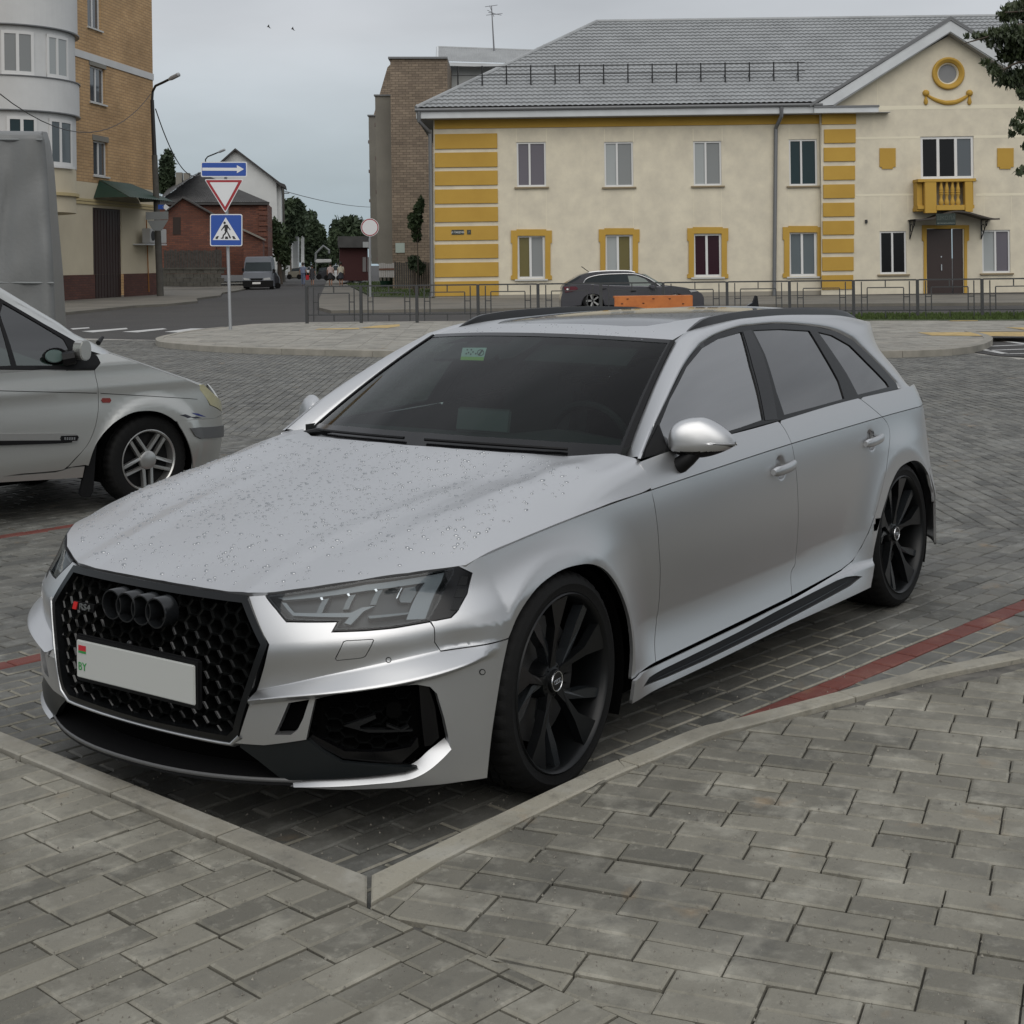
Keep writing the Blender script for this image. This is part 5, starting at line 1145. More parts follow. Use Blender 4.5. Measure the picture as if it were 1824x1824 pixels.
# ------------------------------------------------------------------ yellow and cream two storey building
DY = 64.; Y = Fac.facing(DY); yb_ = empty('town_building', Y.P((0, 0)), 0, 'cream two storey building with ochre corner blocks and grey tiled roof', 'building')
yb_['label'] = 'cream two storey building with ochre corner blocks, balcony over the door and grey tiled roof'; yb_.location = (0, 0, 0)
CREAM = mat('render_cream', (.65, .595, .465), .9, col2=(.52, .475, .38), noise_scale=1.3, detail=10, bump=.35, bump_scale=14); CREAM2 = mat('render_cream_line', (.68, .63, .49), .9)
OCHRE = mat('render_ochre', (.46, .285, .050), .85, col2=(.40, .24, .040), noise_scale=.6, detail=9, bump=.25, bump_scale=20)
up = [(920, 253.5, 973, 332), (1076, 253, 1128.5, 332), (1234.7, 251.7, 1285.6, 330), (1405, 248.5, 1456, 330)]
lo = [(921, 419.5, 971, 496), (1077.5, 418, 1126, 495), (1234.7, 416.5, 1285.6, 492.5), (1405, 413.5, 1455, 491.4)]
pr = [(1566.8, 412, 1615, 487.5), (1749, 410, 1800, 485.5)]
Y.wall('wall', [(772, 205), (772, 545), (1475, 545), (1475, 205)], up+lo, CREAM, yb_)
PAV = Fac(Y.P((0, 0), .30)[:2]+(0,), HR, HN); Y2 = Fac(A_(Y.P((0, 0), .30)), HR, HN)
circ = [(1688.6+17.5*math.cos(t), 131+17.5*math.sin(t)) for t in np.linspace(0, 2*math.pi, 28, endpoint=False)]
Y2.wall('wall', [(1463, 545), (1463, 192), (1693, 62), (1923, 192), (1923, 545)], [pr[0], pr[1], (1639.4, 243.5, 1735, 317.6), (1650, 407.5, 1716.7, 545), circ], CREAM, yb_)
bm = bmesh.new(); a = Y.W(1463, 545); b = Y.W(1463, 205); Y.box(bm, a[0], a[0]+.02, a[1], b[1], 0, .30); bm_obj('wall', bm, CREAM, yb_)
Y.wall('wall', [(1900, 205), (1900, 545), (2400, 545), (2400, 205)], [], CREAM, yb_)
for r, c in zip(up, (('grey', 'grey'), ('pale', 'mid'), ('pale', 'mid'), ('teal', 'teal'))): window(Y, *r, c, yb_, mull=.44)
for r, c in zip(lo, (('olive', 'mid'), ('pale', 'olive'), ('maroon', 'maroon'), ('blind', 'blind'))): window(Y, *r, c, yb_, mull=.48, sillm=SILLW, fr=.09)
for r, c in zip(pr, (('dark', 'dark'), ('pale', 'grey'))): window(Y2, *r, c, yb_, mull=.48)
window(Y2, 1639.4, 243.5, 1735, 317.6, ('dark', 'dark', 'sky'), yb_, n=3, fr=.11, sillm=SILLW)
for y0, y1 in ((727, 803), (828, 903), (928, 1001), (1027, 1100), (1125, 1199), (1227, 1299), (1325, 1397), (1424, 1497), (1525, 1600)):
    Y.part('corner_block', [(774.5, y0/3.04, 886+(y0-727)/800*2.5, y1/3.04)], 0, .06, OCHRE, yb_, bevel=.008)
Y.part('frieze', [(774, 210.5, 1466, 220.3)], 0, .05, OCHRE, yb_)
Y2.part('frieze', [(1463.5, 203.5, 1524.5, 221)], 0, .05, OCHRE, yb_)
for y0, y1 in ((657, 725), (750, 818), (843, 912), (937, 1005), (1030, 1098), (1122, 1190), (1213, 1282), (1305, 1373), (1397, 1467)):
    k = (y0-657)/740*4; Y2.part('corner_block', [(1467.5-k, y0/2.849, 1523.8-k, y1/2.849)], 0, .06, OCHRE, yb_, bevel=.008)
Y.part('plinth', [(772, 527, 1466, 541)], 0, .03, mat('plinth_grey', (.26, .24, .20), .9), yb_)
for (x0, y0, x1, y1) in ((910, 408.5, 983, 498), (1066.5, 406.5, 1139, 497), (1224, 404.5, 1297, 495.6), (1394, 402.5, 1466, 494.5)):
    wx0, wx1 = x0+11.5, x1-11.5
    if x0 > 1390: wx1 = 1456
    for q in ([(x0, y0+2), (x0+10, y0+2), (x0+10, y0), (x1-10, y0), (x1-10, y0+2), (x1, y0+2), (x1, y0+24), (x1-2.5, y0+25), (x1-2.5, y1-8), (x1, y1-7), (x1, y1), (wx1-.5, y1), (wx1-.5, y0+11.5), (wx0+.5, y0+11.5), (wx0+.5, y1), (x0, y1), (x0, y1-7), (x0+2.5, y1-8), (x0+2.5, y0+25), (x0, y0+24)],):
        bm = bmesh.new(); Y.poly(bm, q, 0, .07); bmesh.ops.recalc_face_normals(bm, faces=bm.faces[:]); bmesh.ops.triangulate(bm, faces=[f for f in bm.faces if len(f.verts) > 4]); bm_obj('window_surround', bm, OCHRE, yb_)
for x0, x1 in ((1566.4, 1595), (1776, 1805)):
    bm = bmesh.new(); Y2.poly(bm, [(x0, 264), (x1, 264), (x1, 297.5), (x1-5, 297.5), (x1-5, 301), (x0+4, 301), (x0+4, 297.5), (x0, 297.5)], 0, .05); bmesh.ops.recalc_face_normals(bm, faces=bm.faces[:]); bmesh.ops.triangulate(bm, faces=[f for f in bm.faces if len(f.verts) > 4]); bm_obj('wall_panel', bm, OCHRE, yb_)
# pale render joints
for r in ((919, 230, 920.2, 253), (972.5, 230, 974, 253), (1076, 230, 1077.3, 253), (1127.5, 230, 1129, 253), (920.5, 340, 922, 408), (972.5, 340, 974, 408), (1077, 340, 1078.3, 406), (1127, 340, 1128.6, 406), (1234, 229, 1235.3, 251), (1285.5, 229, 1287, 251), (1235, 336, 1236.3, 404), (1284.5, 336, 1286, 404), (1405, 228, 1406.2, 248), (1404.5, 335, 1406, 402), (1455, 335, 1456.5, 402)):
    Y.part('render_line', [r], -.002, .006, CREAM2, yb_)
for r in ((1524, 244.5, 1639, 246.5), (1735, 241.5, 1922, 243.5), (1524, 189.5, 1922, 191), (1524, 346.2, 1636, 348), (1738, 345, 1922, 347), (1567.5, 348, 1569, 411), (1616.5, 348, 1618, 380), (1752, 347, 1753.5, 385), (1801, 347, 1802.5, 409), (1562.5, 133, 1564, 190)):
    Y2.part('render_line', [r], -.002, .006, CREAM2, yb_)
# address plates
PLATE = mat('plate_dark', (.02, .03, .025), .4); PLW = mat('plate_text', (.6, .6, .58), .5)
Y.part('address_plate', [(804.5, 409.5, 826.5, 417.8)], .06, .08, PLATE, yb_); Y.part('address_plate', [(832, 409.5, 839, 417.5)], .06, .08, PLATE, yb_)
c = Y.W(815.5, 413.6); text_obj('plate_text', 'ул. Свердлова', .135, Y.P((c[0], c[1]), .082), HR, (0, 0, 1), PLW, yb_, .001, .62)
c = Y.W(835.5, 413.6); text_obj('plate_text', '7', .15, Y.P((c[0], c[1]), .082), HR, (0, 0, 1), mat('plate_text_dim', (.2, .2, .19), .5), yb_, .001)
# round window and garland
def ring2(F, cx, cy, r0, r1, d0, d1, m, name, parent, n=36):
    V = []; Fc = []
    for rr, dd in ((r0, d0), (r0, d1-.03), (r0+(r1-r0)*.15, d1), (r0+(r1-r0)*.45, d1), (r0+(r1-r0)*.5, d1-.03), (r0+(r1-r0)*.9, d1-.03), (r1, d0)):
        for k in range(n): t = 2*math.pi*k/n; V.append(F.P(F.W(cx+rr*math.cos(t), cy+rr*math.sin(t)), dd))
    for j in range(6):
        for k in range(n): Fc.append((j*n+k, j*n+(k+1) % n, (j+1)*n+(k+1) % n, (j+1)*n+k))
    return mesh(name, V, Fc, m, parent, True)
ring2(Y2, 1688.6, 131, 28.8, 19.0, 0, .12, OCHRE, 'round_surround', yb_); ring2(Y2, 1688.6, 131, 19.0, 16.5, -.10, -.02, CREAM2, 'round_surround', yb_)
bm = bmesh.new()
for k in range(9):
    y = 131-16+k*4; hw = math.sqrt(max(1, 17.5**2-(y+1.8-131)**2)); Y2.pbox(bm, 1688.6-hw, y, 1688.6+hw, y+3.7, -.14, -.10)
lou = bm_obj('round_louvre', bm, mat('louvre_grey', (.17, .175, .18), .6), yb_); lou['kind'] = 'stuff'
sw = smooth_poly(A_([(1651, 169.5), (1664, 177), (1680, 182.5), (1690, 183.3), (1703, 181.5), (1716, 175.5), (1725, 169)]), k=4)
bm = bmesh.new(); tube(bm, [Y2.P(Y2.W(*p), .02) for p in sw], [.055+.05*math.sin(math.pi*i/(len(sw)-1)) for i in range(len(sw))], 8); bm_obj('garland', bm, OCHRE, yb_, auto=40)
for x in (1649, 1726.5):
    bm = bmesh.new(); bmesh.ops.create_uvsphere(bm, u_segments=14, v_segments=8, radius=.15, matrix=Matrix.Translation(Y2.P(Y2.W(x, 166), .02))); bm_obj('garland_knob', bm, OCHRE, yb_, smooth=True)
    bm = bmesh.new(); tube(bm, [Y2.P(Y2.W(x, 170), .02), Y2.P(Y2.W(x, 175), .02), Y2.P(Y2.W(x, 182), .02), Y2.P(Y2.W(x, 186.5), .02)], [.04, .06, .105, .06], 8); bm_obj('garland_knob', bm, OCHRE, yb_, auto=50)
# balcony, canopy and door
bal = bpy.data.objects.new('balcony', None); COL.objects.link(bal); bal.parent = yb_
BF = Fac(A_(Y2.P((0, 0), .85)), HR, HN)
for nm, rs in (('balcony_rail', [(1634.5, 319, 1738.5, 323)]), ('balcony_base', [(1668, 365.5, 1718, 374)])): 
    for r in rs: bm = bmesh.new(); BF.pbox(bm, *r, -.80, .04, .01); bm_obj(nm, bm, OCHRE, bal)
for r in ((1647, 323.2, 1668.5, 379.5), (1718.5, 323.2, 1733, 377.5)): bm = bmesh.new(); BF.pbox(bm, *r, -.30, .02, .015); bm_obj('balcony_pier', bm, OCHRE, bal)
for r in ((1636, 323.2, 1646.5, 370), (1733.3, 323.2, 1737.5, 370)): bm = bmesh.new(); BF.pbox(bm, *r, -.84, -.25, .01); bm_obj('balcony_side', bm, OCHRE, bal)
for r in ((1634.8, 370.2, 1648, 376),): bm = bmesh.new(); BF.pbox(bm, *r, -.84, -.2, .01); bm_obj('balcony_side', bm, OCHRE, bal)
bm = bmesh.new(); BF.pbox(bm, 1636, 366, 1737, 371, -.83, -.1); bm_obj('balcony_floor', bm, OCHRE, bal)
for x in (1677.5, 1687.5, 1697.7, 1707.5):
    pr_ = [(323.5, .09), (326, .055), (330, .06), (337, .10), (340, .075), (341.5, .11), (343, .07), (344.5, .11), (348, .075), (352, .055), (356, .085), (361, .12), (365, .08)]
    bm = bmesh.new(); tube(bm, [BF.P(BF.W(x, y), -.1) for y, r in pr_], [r for y, r in pr_], 10); bm_obj('baluster', bm, OCHRE, bal, auto=60)
DARKM = mat('iron_black', (.012, .012, .013), .5)
cn = smooth_poly(A_([(1617, 392), (1635, 390.5), (1650, 388), (1668, 381), (1685, 377), (1700, 377.5), (1715, 380.5), (1735, 386), (1752, 390), (1764, 390)]), k=3)
V = []; Fc = []
for p in cn:
    q = Y2.W(*p); V += [Y2.P(q, 0), Y2.P((q[0], q[1]), 1.25), Y2.P((q[0], q[1]-.07), 1.25), Y2.P((q[0], q[1]-.05), 0)]
for i in range(len(cn)-1):
    for k in range(4): Fc.append((i*4+k, i*4+(k+1) % 4, i*4+4+(k+1) % 4, i*4+4+k))
can = mesh('canopy', V, Fc, mat('canopy_roof', (.035, .028, .022), .45), yb_)
for x in (1620, 1747):
    bm = bmesh.new(); q = Y2.W(x, 392); q2 = Y2.W(x, 426); tube(bm, [Y2.P(q, 1.2), Y2.P(q, .05)], .022, 6); tube(bm, [Y2.P(q, 1.0), Y2.P(((q[0]+q2[0])/2+.03, q[1]*.6+q2[1]*.4), .5), Y2.P(q2, .05)], .022, 6); tube(bm, [Y2.P(q, .06), Y2.P(q2, .06)], .025, 6)
    cc = [tuple(A_(Y2.P((q[0], q[1]-.35), .3))+HN*.17*math.cos(t)+A_([0, 0, 1])*.17*math.sin(t)) for t in np.linspace(0, 2*math.pi, 14, endpoint=False)]; tube(bm, cc, .018, 5, closed=True)
    cc = [tuple(A_(Y2.P((q[0], q[1]-.16), .72))+HN*.11*math.cos(t)+A_([0, 0, 1])*.11*math.sin(t)) for t in np.linspace(0, 2*math.pi, 14, endpoint=False)]; tube(bm, cc, .018, 5, closed=True); bm_obj('canopy_bracket', bm, DARKM, yb_)
C2 = Fac(A_(Y2.P((0, 0), 1.28)), HR, HN); bm = bmesh.new(); C2.pbox(bm, 1667.5, 380.5, 1702.5, 401, -.04, .0, .005); pl = bm_obj('sign_plaque', bm, mat('plaque_green', (.010, .020, .014), .3), yb_)
PT = mat('plaque_text', (.22, .25, .23), .5)
c = C2.W(1685, 388.5); text_obj('plaque_text', 'ШКОЛА', .24, C2.P(c, .004), HR, (0, 0, 1), mat('plaque_text_dim', (.06, .075, .065), .4), yb_, .001, .9)
c = C2.W(1685, 397.5); text_obj('plaque_text', 'детская школа искусств', .085, C2.P(c, .004), HR, (0, 0, 1), PT, yb_, .001, .75)
bm = bmesh.new(); Y2.poly(bm, [(1642, 401), (1725.5, 401), (1725.5, 428), (1722, 430), (1722, 524), (1717, 524), (1717, 407.6), (1650, 407.6), (1650, 524), (1645, 524), (1645, 430), (1642, 428)], 0, .06); bmesh.ops.recalc_face_normals(bm, faces=bm.faces[:]); bmesh.ops.triangulate(bm, faces=[f for f in bm.faces if len(f.verts) > 4]); bm_obj('door_surround', bm, OCHRE, yb_)
Y2.part('door', [(1650.2, 407.8, 1697, 530)], -.12, -.06, mat('door_brown', (.022, .010, .008), .45), yb_); Y2.part('door', [(1697.6, 407.8, 1716.5, 530)], -.12, -.06, bpy.data.materials['door_brown'], yb_)
Y2.part('door_handle', [(1676.2, 471, 1678.2, 482)], -.06, -.0, CHROME, yb_); Y2.part('door_lock', [(1676, 456, 1678.2, 458.6)], -.06, -.03, CHROME, yb_)
Y2.part('alarm_box', [(1540.5, 391.5, 1544.5, 397.5)], 0, .10, DARKM, yb_)
# roof
ROOF = mat('metal_tile_grey', (.27, .28, .285), .5, noise_amt=.12, noise_scale=.8, spec=.5); FASC = mat('fascia_white', (.50, .52, .53), .5, noise_amt=.08, noise_scale=1.2); GUT = mat('gutter_grey', (.13, .135, .14), .4)
e0 = Y.W(742, 190.); OV = .75; EAV = Fac(A_(Y.P((0, 0), OV)), HR, HN)
el = EAV.W(741, 191)[0]; he = EAV.W(1000, 190)[1]; RID = Fac(A_(Y.P((0, 0), -7.2)), HR, HN); rl = RID.W(1063, 40); hr = RID.W(1400, 35.5)[1]
def roof_pt(s_, t): return A_(EAV.P((s_, he), 0))*(1-t)+A_(RID.P((s_, hr), 0))*t
s_end = EAV.W(2400, 190)[0]; CRS = 25; pitch = .25
ss = np.arange(el, s_end, pitch/6); V = []; Fc = []; tl_ = []
for r in range(CRS):
    for tt, hz_ in ((r/CRS, .055), ((r+.93)/CRS, .0), ((r+.999)/CRS, -.008)): tl_.append((tt, hz_))
up_n = np.cross(HR, roof_pt(0, 1)-roof_pt(0, 0)); up_n /= np.linalg.norm(up_n); up_n *= np.sign(up_n[2])
gabL, gabR, gabT = Y.W(1450, 187)[0], Y.W(1936, 187)[0], 0.
for (tt, dz_) in tl_:
    base = roof_pt(0, tt)
    for s_ in ss:
        wv = .050*abs(math.sin(math.pi*s_/pitch))**.8; V.append(base+HR*s_+up_n*(wv+dz_))
nc = len(ss); slope_s = (rl[0]-el)
for j in range(len(tl_)-1):
    for i in range(nc-1):
        tm = tl_[j][0]
        if ss[i] < el+slope_s*tm: continue
        if gabL < ss[i] < gabR and tm < (1-abs(ss[i]-(gabL+gabR)/2)/((gabR-gabL)/2))*.74-.03: continue
        Fc.append((j*nc+i, j*nc+i+1, (j+1)*nc+i+1, (j+1)*nc+i))
V = A_(V); used = np.unique(A_(Fc)); remap = -np.ones(len(V), int); remap[used] = np.arange(len(used))
rf = mesh('roof', V[used], remap[A_(Fc)], ROOF, yb_, True); rf.data.set_sharp_from_angle(angle=math.radians(35))
# hip end, back slope, ridge and hip caps
BK = Fac(A_(Y.P((0, 0), -15.2)), HR, HN); hip0 = A_(EAV.P((el, he))); hipb = A_(BK.P((el, he))); rg = A_(RID.P((rl[0], hr))); rge = A_(RID.P((s_end, hr))); bke = A_(BK.P((s_end, he)))
mesh('roof', [hip0, hipb, rg], [(0, 1, 2), ], ROOF, yb_); mesh('roof', [hipb, bke, rge, rg], [(0, 1, 2, 3)], ROOF, yb_)
bm = bmesh.new(); tube(bm, [tuple(hip0+up_n*.05), tuple(rg+up_n*.05)], .10, 8); bm_obj('hip_cap', bm, ROOF, rf); bm = bmesh.new(); tube(bm, [tuple(rg+up_n*.05), tuple(rge+up_n*.05)], .10, 8); bm_obj('ridge_cap', bm, ROOF, rf)
bm = bmesh.new(); EAV.box(bm, el, gabL+.1, he-.42, he-.10, -.03, .0); EAV.box(bm, el-.0, el+.03, he-.42, he-.10, -15.9, -.03); bm_obj('fascia', bm, FASC, yb_)
bm = bmesh.new(); EAV.box(bm, el, gabL+3.2, he-.44, he-.42, -OV, 0); EAV.box(bm, el, Y.W(774, 300)[0], he-.44, he-.42, -15.9, -OV); bm_obj('soffit', bm, mat('soffit_grey', (.30, .31, .31), .7), yb_)
bm = bmesh.new(); tube(bm, [EAV.P((el-.05, he-.07), .07), EAV.P((gabL+.2, he-.07), .07)], .075, 8); bm_obj('gutter', bm, GUT, yb_)
for x0, xt in ((766.5, 748), (1381, 1386)):
    bm = bmesh.new(); q = Y.W(x0, 232); q2 = Y.W(x0+3.5 if x0 < 800 else x0-3, 527); tube(bm, [EAV.P((Y.W(xt, 200)[0], he-.14), .05), EAV.P((Y.W(xt, 200)[0], he-.55), .03), Y.P((q[0], he-1.0), .16), Y.P(q, .14), Y.P(q2, .14), Y.P((q2[0]-.1, q2[1]-.08), .35)], .085, 10); bm_obj('downpipe', bm, GUT, yb_, auto=40)
# gable over the pavilion
GF = Fac(A_(Y2.P((0, 0), .55)), HR, HN); gp = GF.W(1693, 33); gl = GF.W(1444, 190); gr = GF.W(1944, 190)
bm = bmesh.new(); GF.poly(bm, [(1450, 188.5), (1693, 36), (1936, 188.5), (1905, 189.5), (1693, 56), (1484, 187)], -.04, 0); bmesh.ops.recalc_face_normals(bm, faces=bm.faces[:]); bmesh.ops.triangulate(bm, faces=[f for f in bm.faces if len(f.verts) > 4]); bm_obj('gable_fascia', bm, FASC, yb_)
bm = bmesh.new(); GF.poly(bm, [(1484, 187), (1693, 56), (1905, 189.5), (1900, 191), (1693, 58), (1487, 188.5)], -.56, -.04); bmesh.ops.recalc_face_normals(bm, faces=bm.faces[:]); bm_obj('gable_soffit', bm, bpy.data.materials['soffit_grey'], yb_)
for sg, e in ((-1, gl), (1, gr)):
    V = []; Fc = []; n = 60; dn = 22
    for j in range(dn+1):
        dep_ = .06-j/dn*8.6
        for i in range(n+1):
            t = i/n; s_ = gp[0]+(e[0]-gp[0])*t; h = gp[1]+(e[1]-gp[1])*t+.03; V.append(GF.P((s_, h+.015*math.sin(i*1.9)), dep_))
    for j in range(dn):
        for i in range(n): Fc.append((j*(n+1)+i, j*(n+1)+i+1, (j+1)*(n+1)+i+1, (j+1)*(n+1)+i))
    mesh('gable_roof', V, Fc if sg > 0 else [f[::-1] for f in Fc], ROOF, yb_)
bm = bmesh.new(); GF.poly(bm, [(1693, 28.5), (1441, 186), (1443, 190.5), (1693, 36), (1943, 190.5), (1945, 186)], -.02, .05); bmesh.ops.recalc_face_normals(bm, faces=bm.faces[:]); bmesh.ops.triangulate(bm, faces=[f for f in bm.faces if len(f.verts) > 4]); bm_obj('gable_edge', bm, GUT, yb_)
bm = bmesh.new(); GF.pbox(bm, 1450, 190.5, 1565, 200, -.5, .02, .01); bm_obj('cornice', bm, FASC, yb_); bm = bmesh.new(); GF.pbox(bm, 1450, 188.8, 1566, 190.5, -.55, .06); bm_obj('cornice', bm, GUT, yb_)
# snow guard
sg_ = empty('snow_guard', (0, 0, 0), 0, 'black two rail snow guard standing on the grey tiled roof', 'snow guard'); t_g = .235
for i, x in enumerate(np.linspace(814, 1432, 15)):
    b_ = roof_pt(EAV.W(x, 160)[0]*1.02, t_g); q = proj([b_])[0]; s_ = EAV.W(x, 160)[0]+(x-q[0])*.025; b_ = roof_pt(s_, t_g); bm = bmesh.new(); tube(bm, [tuple(b_), tuple(b_+A_([0, 0, .92]))], .035, 6); tube(bm, [tuple(b_+A_([0, 0, .45])), tuple(b_-HN*.35+A_([0, 0, .32]))], .02, 5); bm_obj('guard_post', bm, DARKM, sg_)
    if i == 0: g0 = b_
    g1 = b_
for h in (.88, .50): bm = bmesh.new(); tube(bm, [tuple(g0+A_([0, 0, h])-HR*.3), tuple(g1+A_([0, 0, h])+HR*.3)], .022, 6); bm_obj('guard_rail', bm, DARKM, sg_)
# ------------------------------------------------------------------ building behind with a dormer roof, aerial, brown block
def simple_block(name, D, px, parent, m, depth=6., d=0.):
    F = Fac.facing(D); bm = bmesh.new(); F.poly(bm, px, d-depth, d); bmesh.ops.recalc_face_normals(bm, faces=bm.faces[:]); return bm_obj(name, bm, m, parent), F
WB = mat('render_white', (.46, .47, .46), .9, col2=(.36, .37, .36), noise_scale=.4, bump=.2)
hb_ = empty('roof_annex', (0, 0, 0), 0, 'white upper storey with grey tiled eave between the brown block and the big roof', 'building')
simple_block('wall', 92, [(785, 116), (960, 120), (960, 500), (785, 500)], hb_, WB, 8)
F9 = Fac.facing(91.); bm = bmesh.new(); F9.poly(bm, [(779, 111), (960, 116), (960, 121.5), (779, 117)], -.1, .1); bmesh.ops.recalc_face_normals(bm, faces=bm.faces[:]); bm_obj('fascia', bm, FASC, hb_)
V = []; Fc = []; n1, n2 = 120, 10; A0, A1 = A_(dep(779, 110, 90.8)), A_(dep(960, 115, 90.8)); B0, B1 = A_(dep(779.5, 84.5, 93.5)), A_(dep(960, 91, 93.5))
for j in range(n2*2+1):
    t = j/(n2*2)
    for i in range(n1+1): q = (A0*(1-i/n1)+A1*(i/n1))*(1-t)+(B0*(1-i/n1)+B1*(i/n1))*t; V.append(q+A_([0, 0, .03*abs(math.sin(i*1.57))+(.06 if j % 2 == 0 else 0)]))
for j in range(n2*2):
    for i in range(n1): Fc.append((j*(n1+1)+i, j*(n1+1)+i+1, (j+1)*(n1+1)+i+1, (j+1)*(n1+1)+i))
mesh('roof', V, Fc, ROOF, hb_); bm = bmesh.new(); tube(bm, [tuple(B0), tuple(B1)], .1, 6); bm_obj('ridge_cap', bm, ROOF, hb_); bm = bmesh.new(); tube(bm, [tuple(A0), tuple(B0)], .1, 6); bm_obj('verge', bm, FASC, hb_)
ae = empty('aerial_mast', (0, 0, 0), 0, 'thin grey television aerial mast rising behind the tiled roof', 'aerial'); mm_ = mat('aerial_grey', (.16, .16, .17), .5); a0, a1 = A_(dep(880, 90, 93)), A_(dep(875.5, 10, 93))
bm = bmesh.new(); tube(bm, [tuple(a0), tuple(a0*.5+a1*.5), tuple(a1)], [.06, .045, .03], 6); bm_obj('mast', bm, mm_, ae)
for (x0, y0, x1, y1) in ((866, 27, 895, 24), (870, 22, 893, 27), (864, 12, 886, 9), (868, 18, 884, 26), (872, 10, 880, 30)): bm = bmesh.new(); tube(bm, [tuple(dep(x0, y0, 93)), tuple(dep(x1, y1, 93.5))], .018, 4); bm_obj('aerial_rod', bm, mm_, ae)
def brickwall_mat(name, c1, c2, mortar, sx, sy, fac):
    m = bpy.data.materials.new(name); m.use_nodes = True; t = m.node_tree; b = t.nodes['Principled BSDF']; b.inputs['Roughness'].default_value = .9
    g = t.nodes.new('ShaderNodeNewGeometry'); cx = t.nodes.new('ShaderNodeVectorMath'); cx.operation = 'DOT_PRODUCT'; cx.inputs[1].default_value = tuple(fac.a); t.links.new(g.outputs['Position'], cx.inputs[0])
    sp_ = t.nodes.new('ShaderNodeSeparateXYZ'); t.links.new(g.outputs['Position'], sp_.inputs[0]); cb = t.nodes.new('ShaderNodeCombineXYZ'); t.links.new(cx.outputs['Value'], cb.inputs[0]); t.links.new(sp_.outputs[2], cb.inputs[1])
    br = t.nodes.new('ShaderNodeTexBrick'); br.inputs['Color1'].default_value = (*c1, 1); br.inputs['Color2'].default_value = (*c2, 1); br.inputs['Mortar'].default_value = (*mortar, 1); br.inputs['Scale'].default_value = 1; br.inputs['Brick Width'].default_value = sx; br.inputs['Row Height'].default_value = sy; br.inputs['Mortar Size'].default_value = sy*.09; br.inputs['Mortar Smooth'].default_value = .3
    t.links.new(cb.outputs[0], br.inputs['Vector']); n = t.nodes.new('ShaderNodeTexNoise'); n.inputs['Scale'].default_value = .5; n.inputs['Detail'].default_value = 9; t.links.new(g.outputs['Position'], n.inputs['Vector']); r = t.nodes.new('ShaderNodeMapRange'); r.inputs[1].default_value = .3; r.inputs[2].default_value = .7; r.inputs[3].default_value = .72; r.inputs[4].default_value = 1.1; t.links.new(n.outputs['Fac'], r.inputs[0])
    q = t.nodes.new('ShaderNodeMixRGB'); q.blend_type = 'MULTIPLY'; q.inputs[0].default_value = 1; t.links.new(br.outputs[0], q.inputs[1]); t.links.new(r.outputs[0], q.inputs[2]); t.links.new(q.outputs[0], b.inputs['Base Color'])
    bp = t.nodes.new('ShaderNodeBump'); bp.inputs['Distance'].default_value = .02; bp.inputs['Strength'].default_value = .7; t.links.new(br.outputs['Fac'], bp.inputs['Height']); bp.invert = True; t.links.new(bp.outputs[0], b.inputs['Normal']); return m
eb_ = empty('brown_block', (0, 0, 0), 0, 'tall brown brick apartment block end wall with grey loggias stepping back along the street', 'building'); FE = Fac.facing(86.)
BRN = brickwall_mat('brick_brown', (.26, .205, .150), (.18, .140, .105), (.10, .08, .062), .40, .15, FE); CONC = mat('concrete_panel', (.22, .21, .18), .9, col2=(.165, .155, .135), noise_scale=.4, bump=.2)
bm = bmesh.new(); FE.poly(bm, [(695, 105), (797, 105), (797, 530), (700, 530)], -9, 0); bmesh.ops.recalc_face_normals(bm, faces=bm.faces[:]); bm_obj('wall', bm, BRN, eb_)
bm = bmesh.new(); FE.poly(bm, [(691.5, 101.5), (797, 101.5), (797, 105), (691.5, 105)], -9.2, .15); bmesh.ops.recalc_face_normals(bm, faces=bm.faces[:]); bm_obj('parapet', bm, GUT, eb_)
for (D, x0, x1, y0, y1) in ((88., 668, 697, 171, 471), (99., 656.5, 669, 207, 470)):
    F = Fac.facing(D); bm = bmesh.new(); F.poly(bm, [(x0, y0), (x1, y0), (x1+4, y1), (x0+5, y1)], -2.8, 0); bmesh.ops.recalc_face_normals(bm, faces=bm.faces[:]); bm_obj('loggia', bm, CONC, eb_)
    bm = bmesh.new(); F.poly(bm, [(x0-2, y0-2.5), (x1, y0-2.5), (x1, y0), (x0-2, y0)], -3.0, .1); bmesh.ops.recalc_face_normals(bm, faces=bm.faces[:]); bm_obj('loggia_cap', bm, GUT, eb_)
    for k in range(5):
        yy = y0+8+(y1-y0)*k/5; bm = bmesh.new(); F.pbox(bm, x0-1.2+k, yy, x0+1.5+k, yy+(y1-y0)*.11, -2.3, -.5); bm_obj('loggia_opening', bm, PANES['dark'], eb_)
        bm = bmesh.new(); F.pbox(bm, x0-1.8+k, yy+(y1-y0)*.13, x0+1.0+k, yy+(y1-y0)*.15, -2.5, -.3); bm_obj('loggia_rail', bm, mat('loggia_pink', (.17, .13, .12), .8) if 'loggia_pink' not in bpy.data.materials else bpy.data.materials['loggia_pink'], eb_)
bm = bmesh.new(); F = Fac.facing(104.); F.poly(bm, [(690, 120), (700, 110), (700, 500), (676, 500), (664, 210)], -1, 0); bmesh.ops.recalc_face_normals(bm, faces=bm.faces[:]); bm_obj('wall', bm, BRN, eb_)
for k in range(3): bm = bmesh.new(); Fac.facing(90.).pbox(bm, 676+k*7, 474+k*3, 680+k*7, 500, -1, 0); bm_obj('porch_post', bm, CONC, eb_)
tag(eb_, None)
FE.part('notice_board', [(704.5, 433, 721, 450)], 0, .05, mat('board_pale', (.34, .40, .36), .6), eb_)
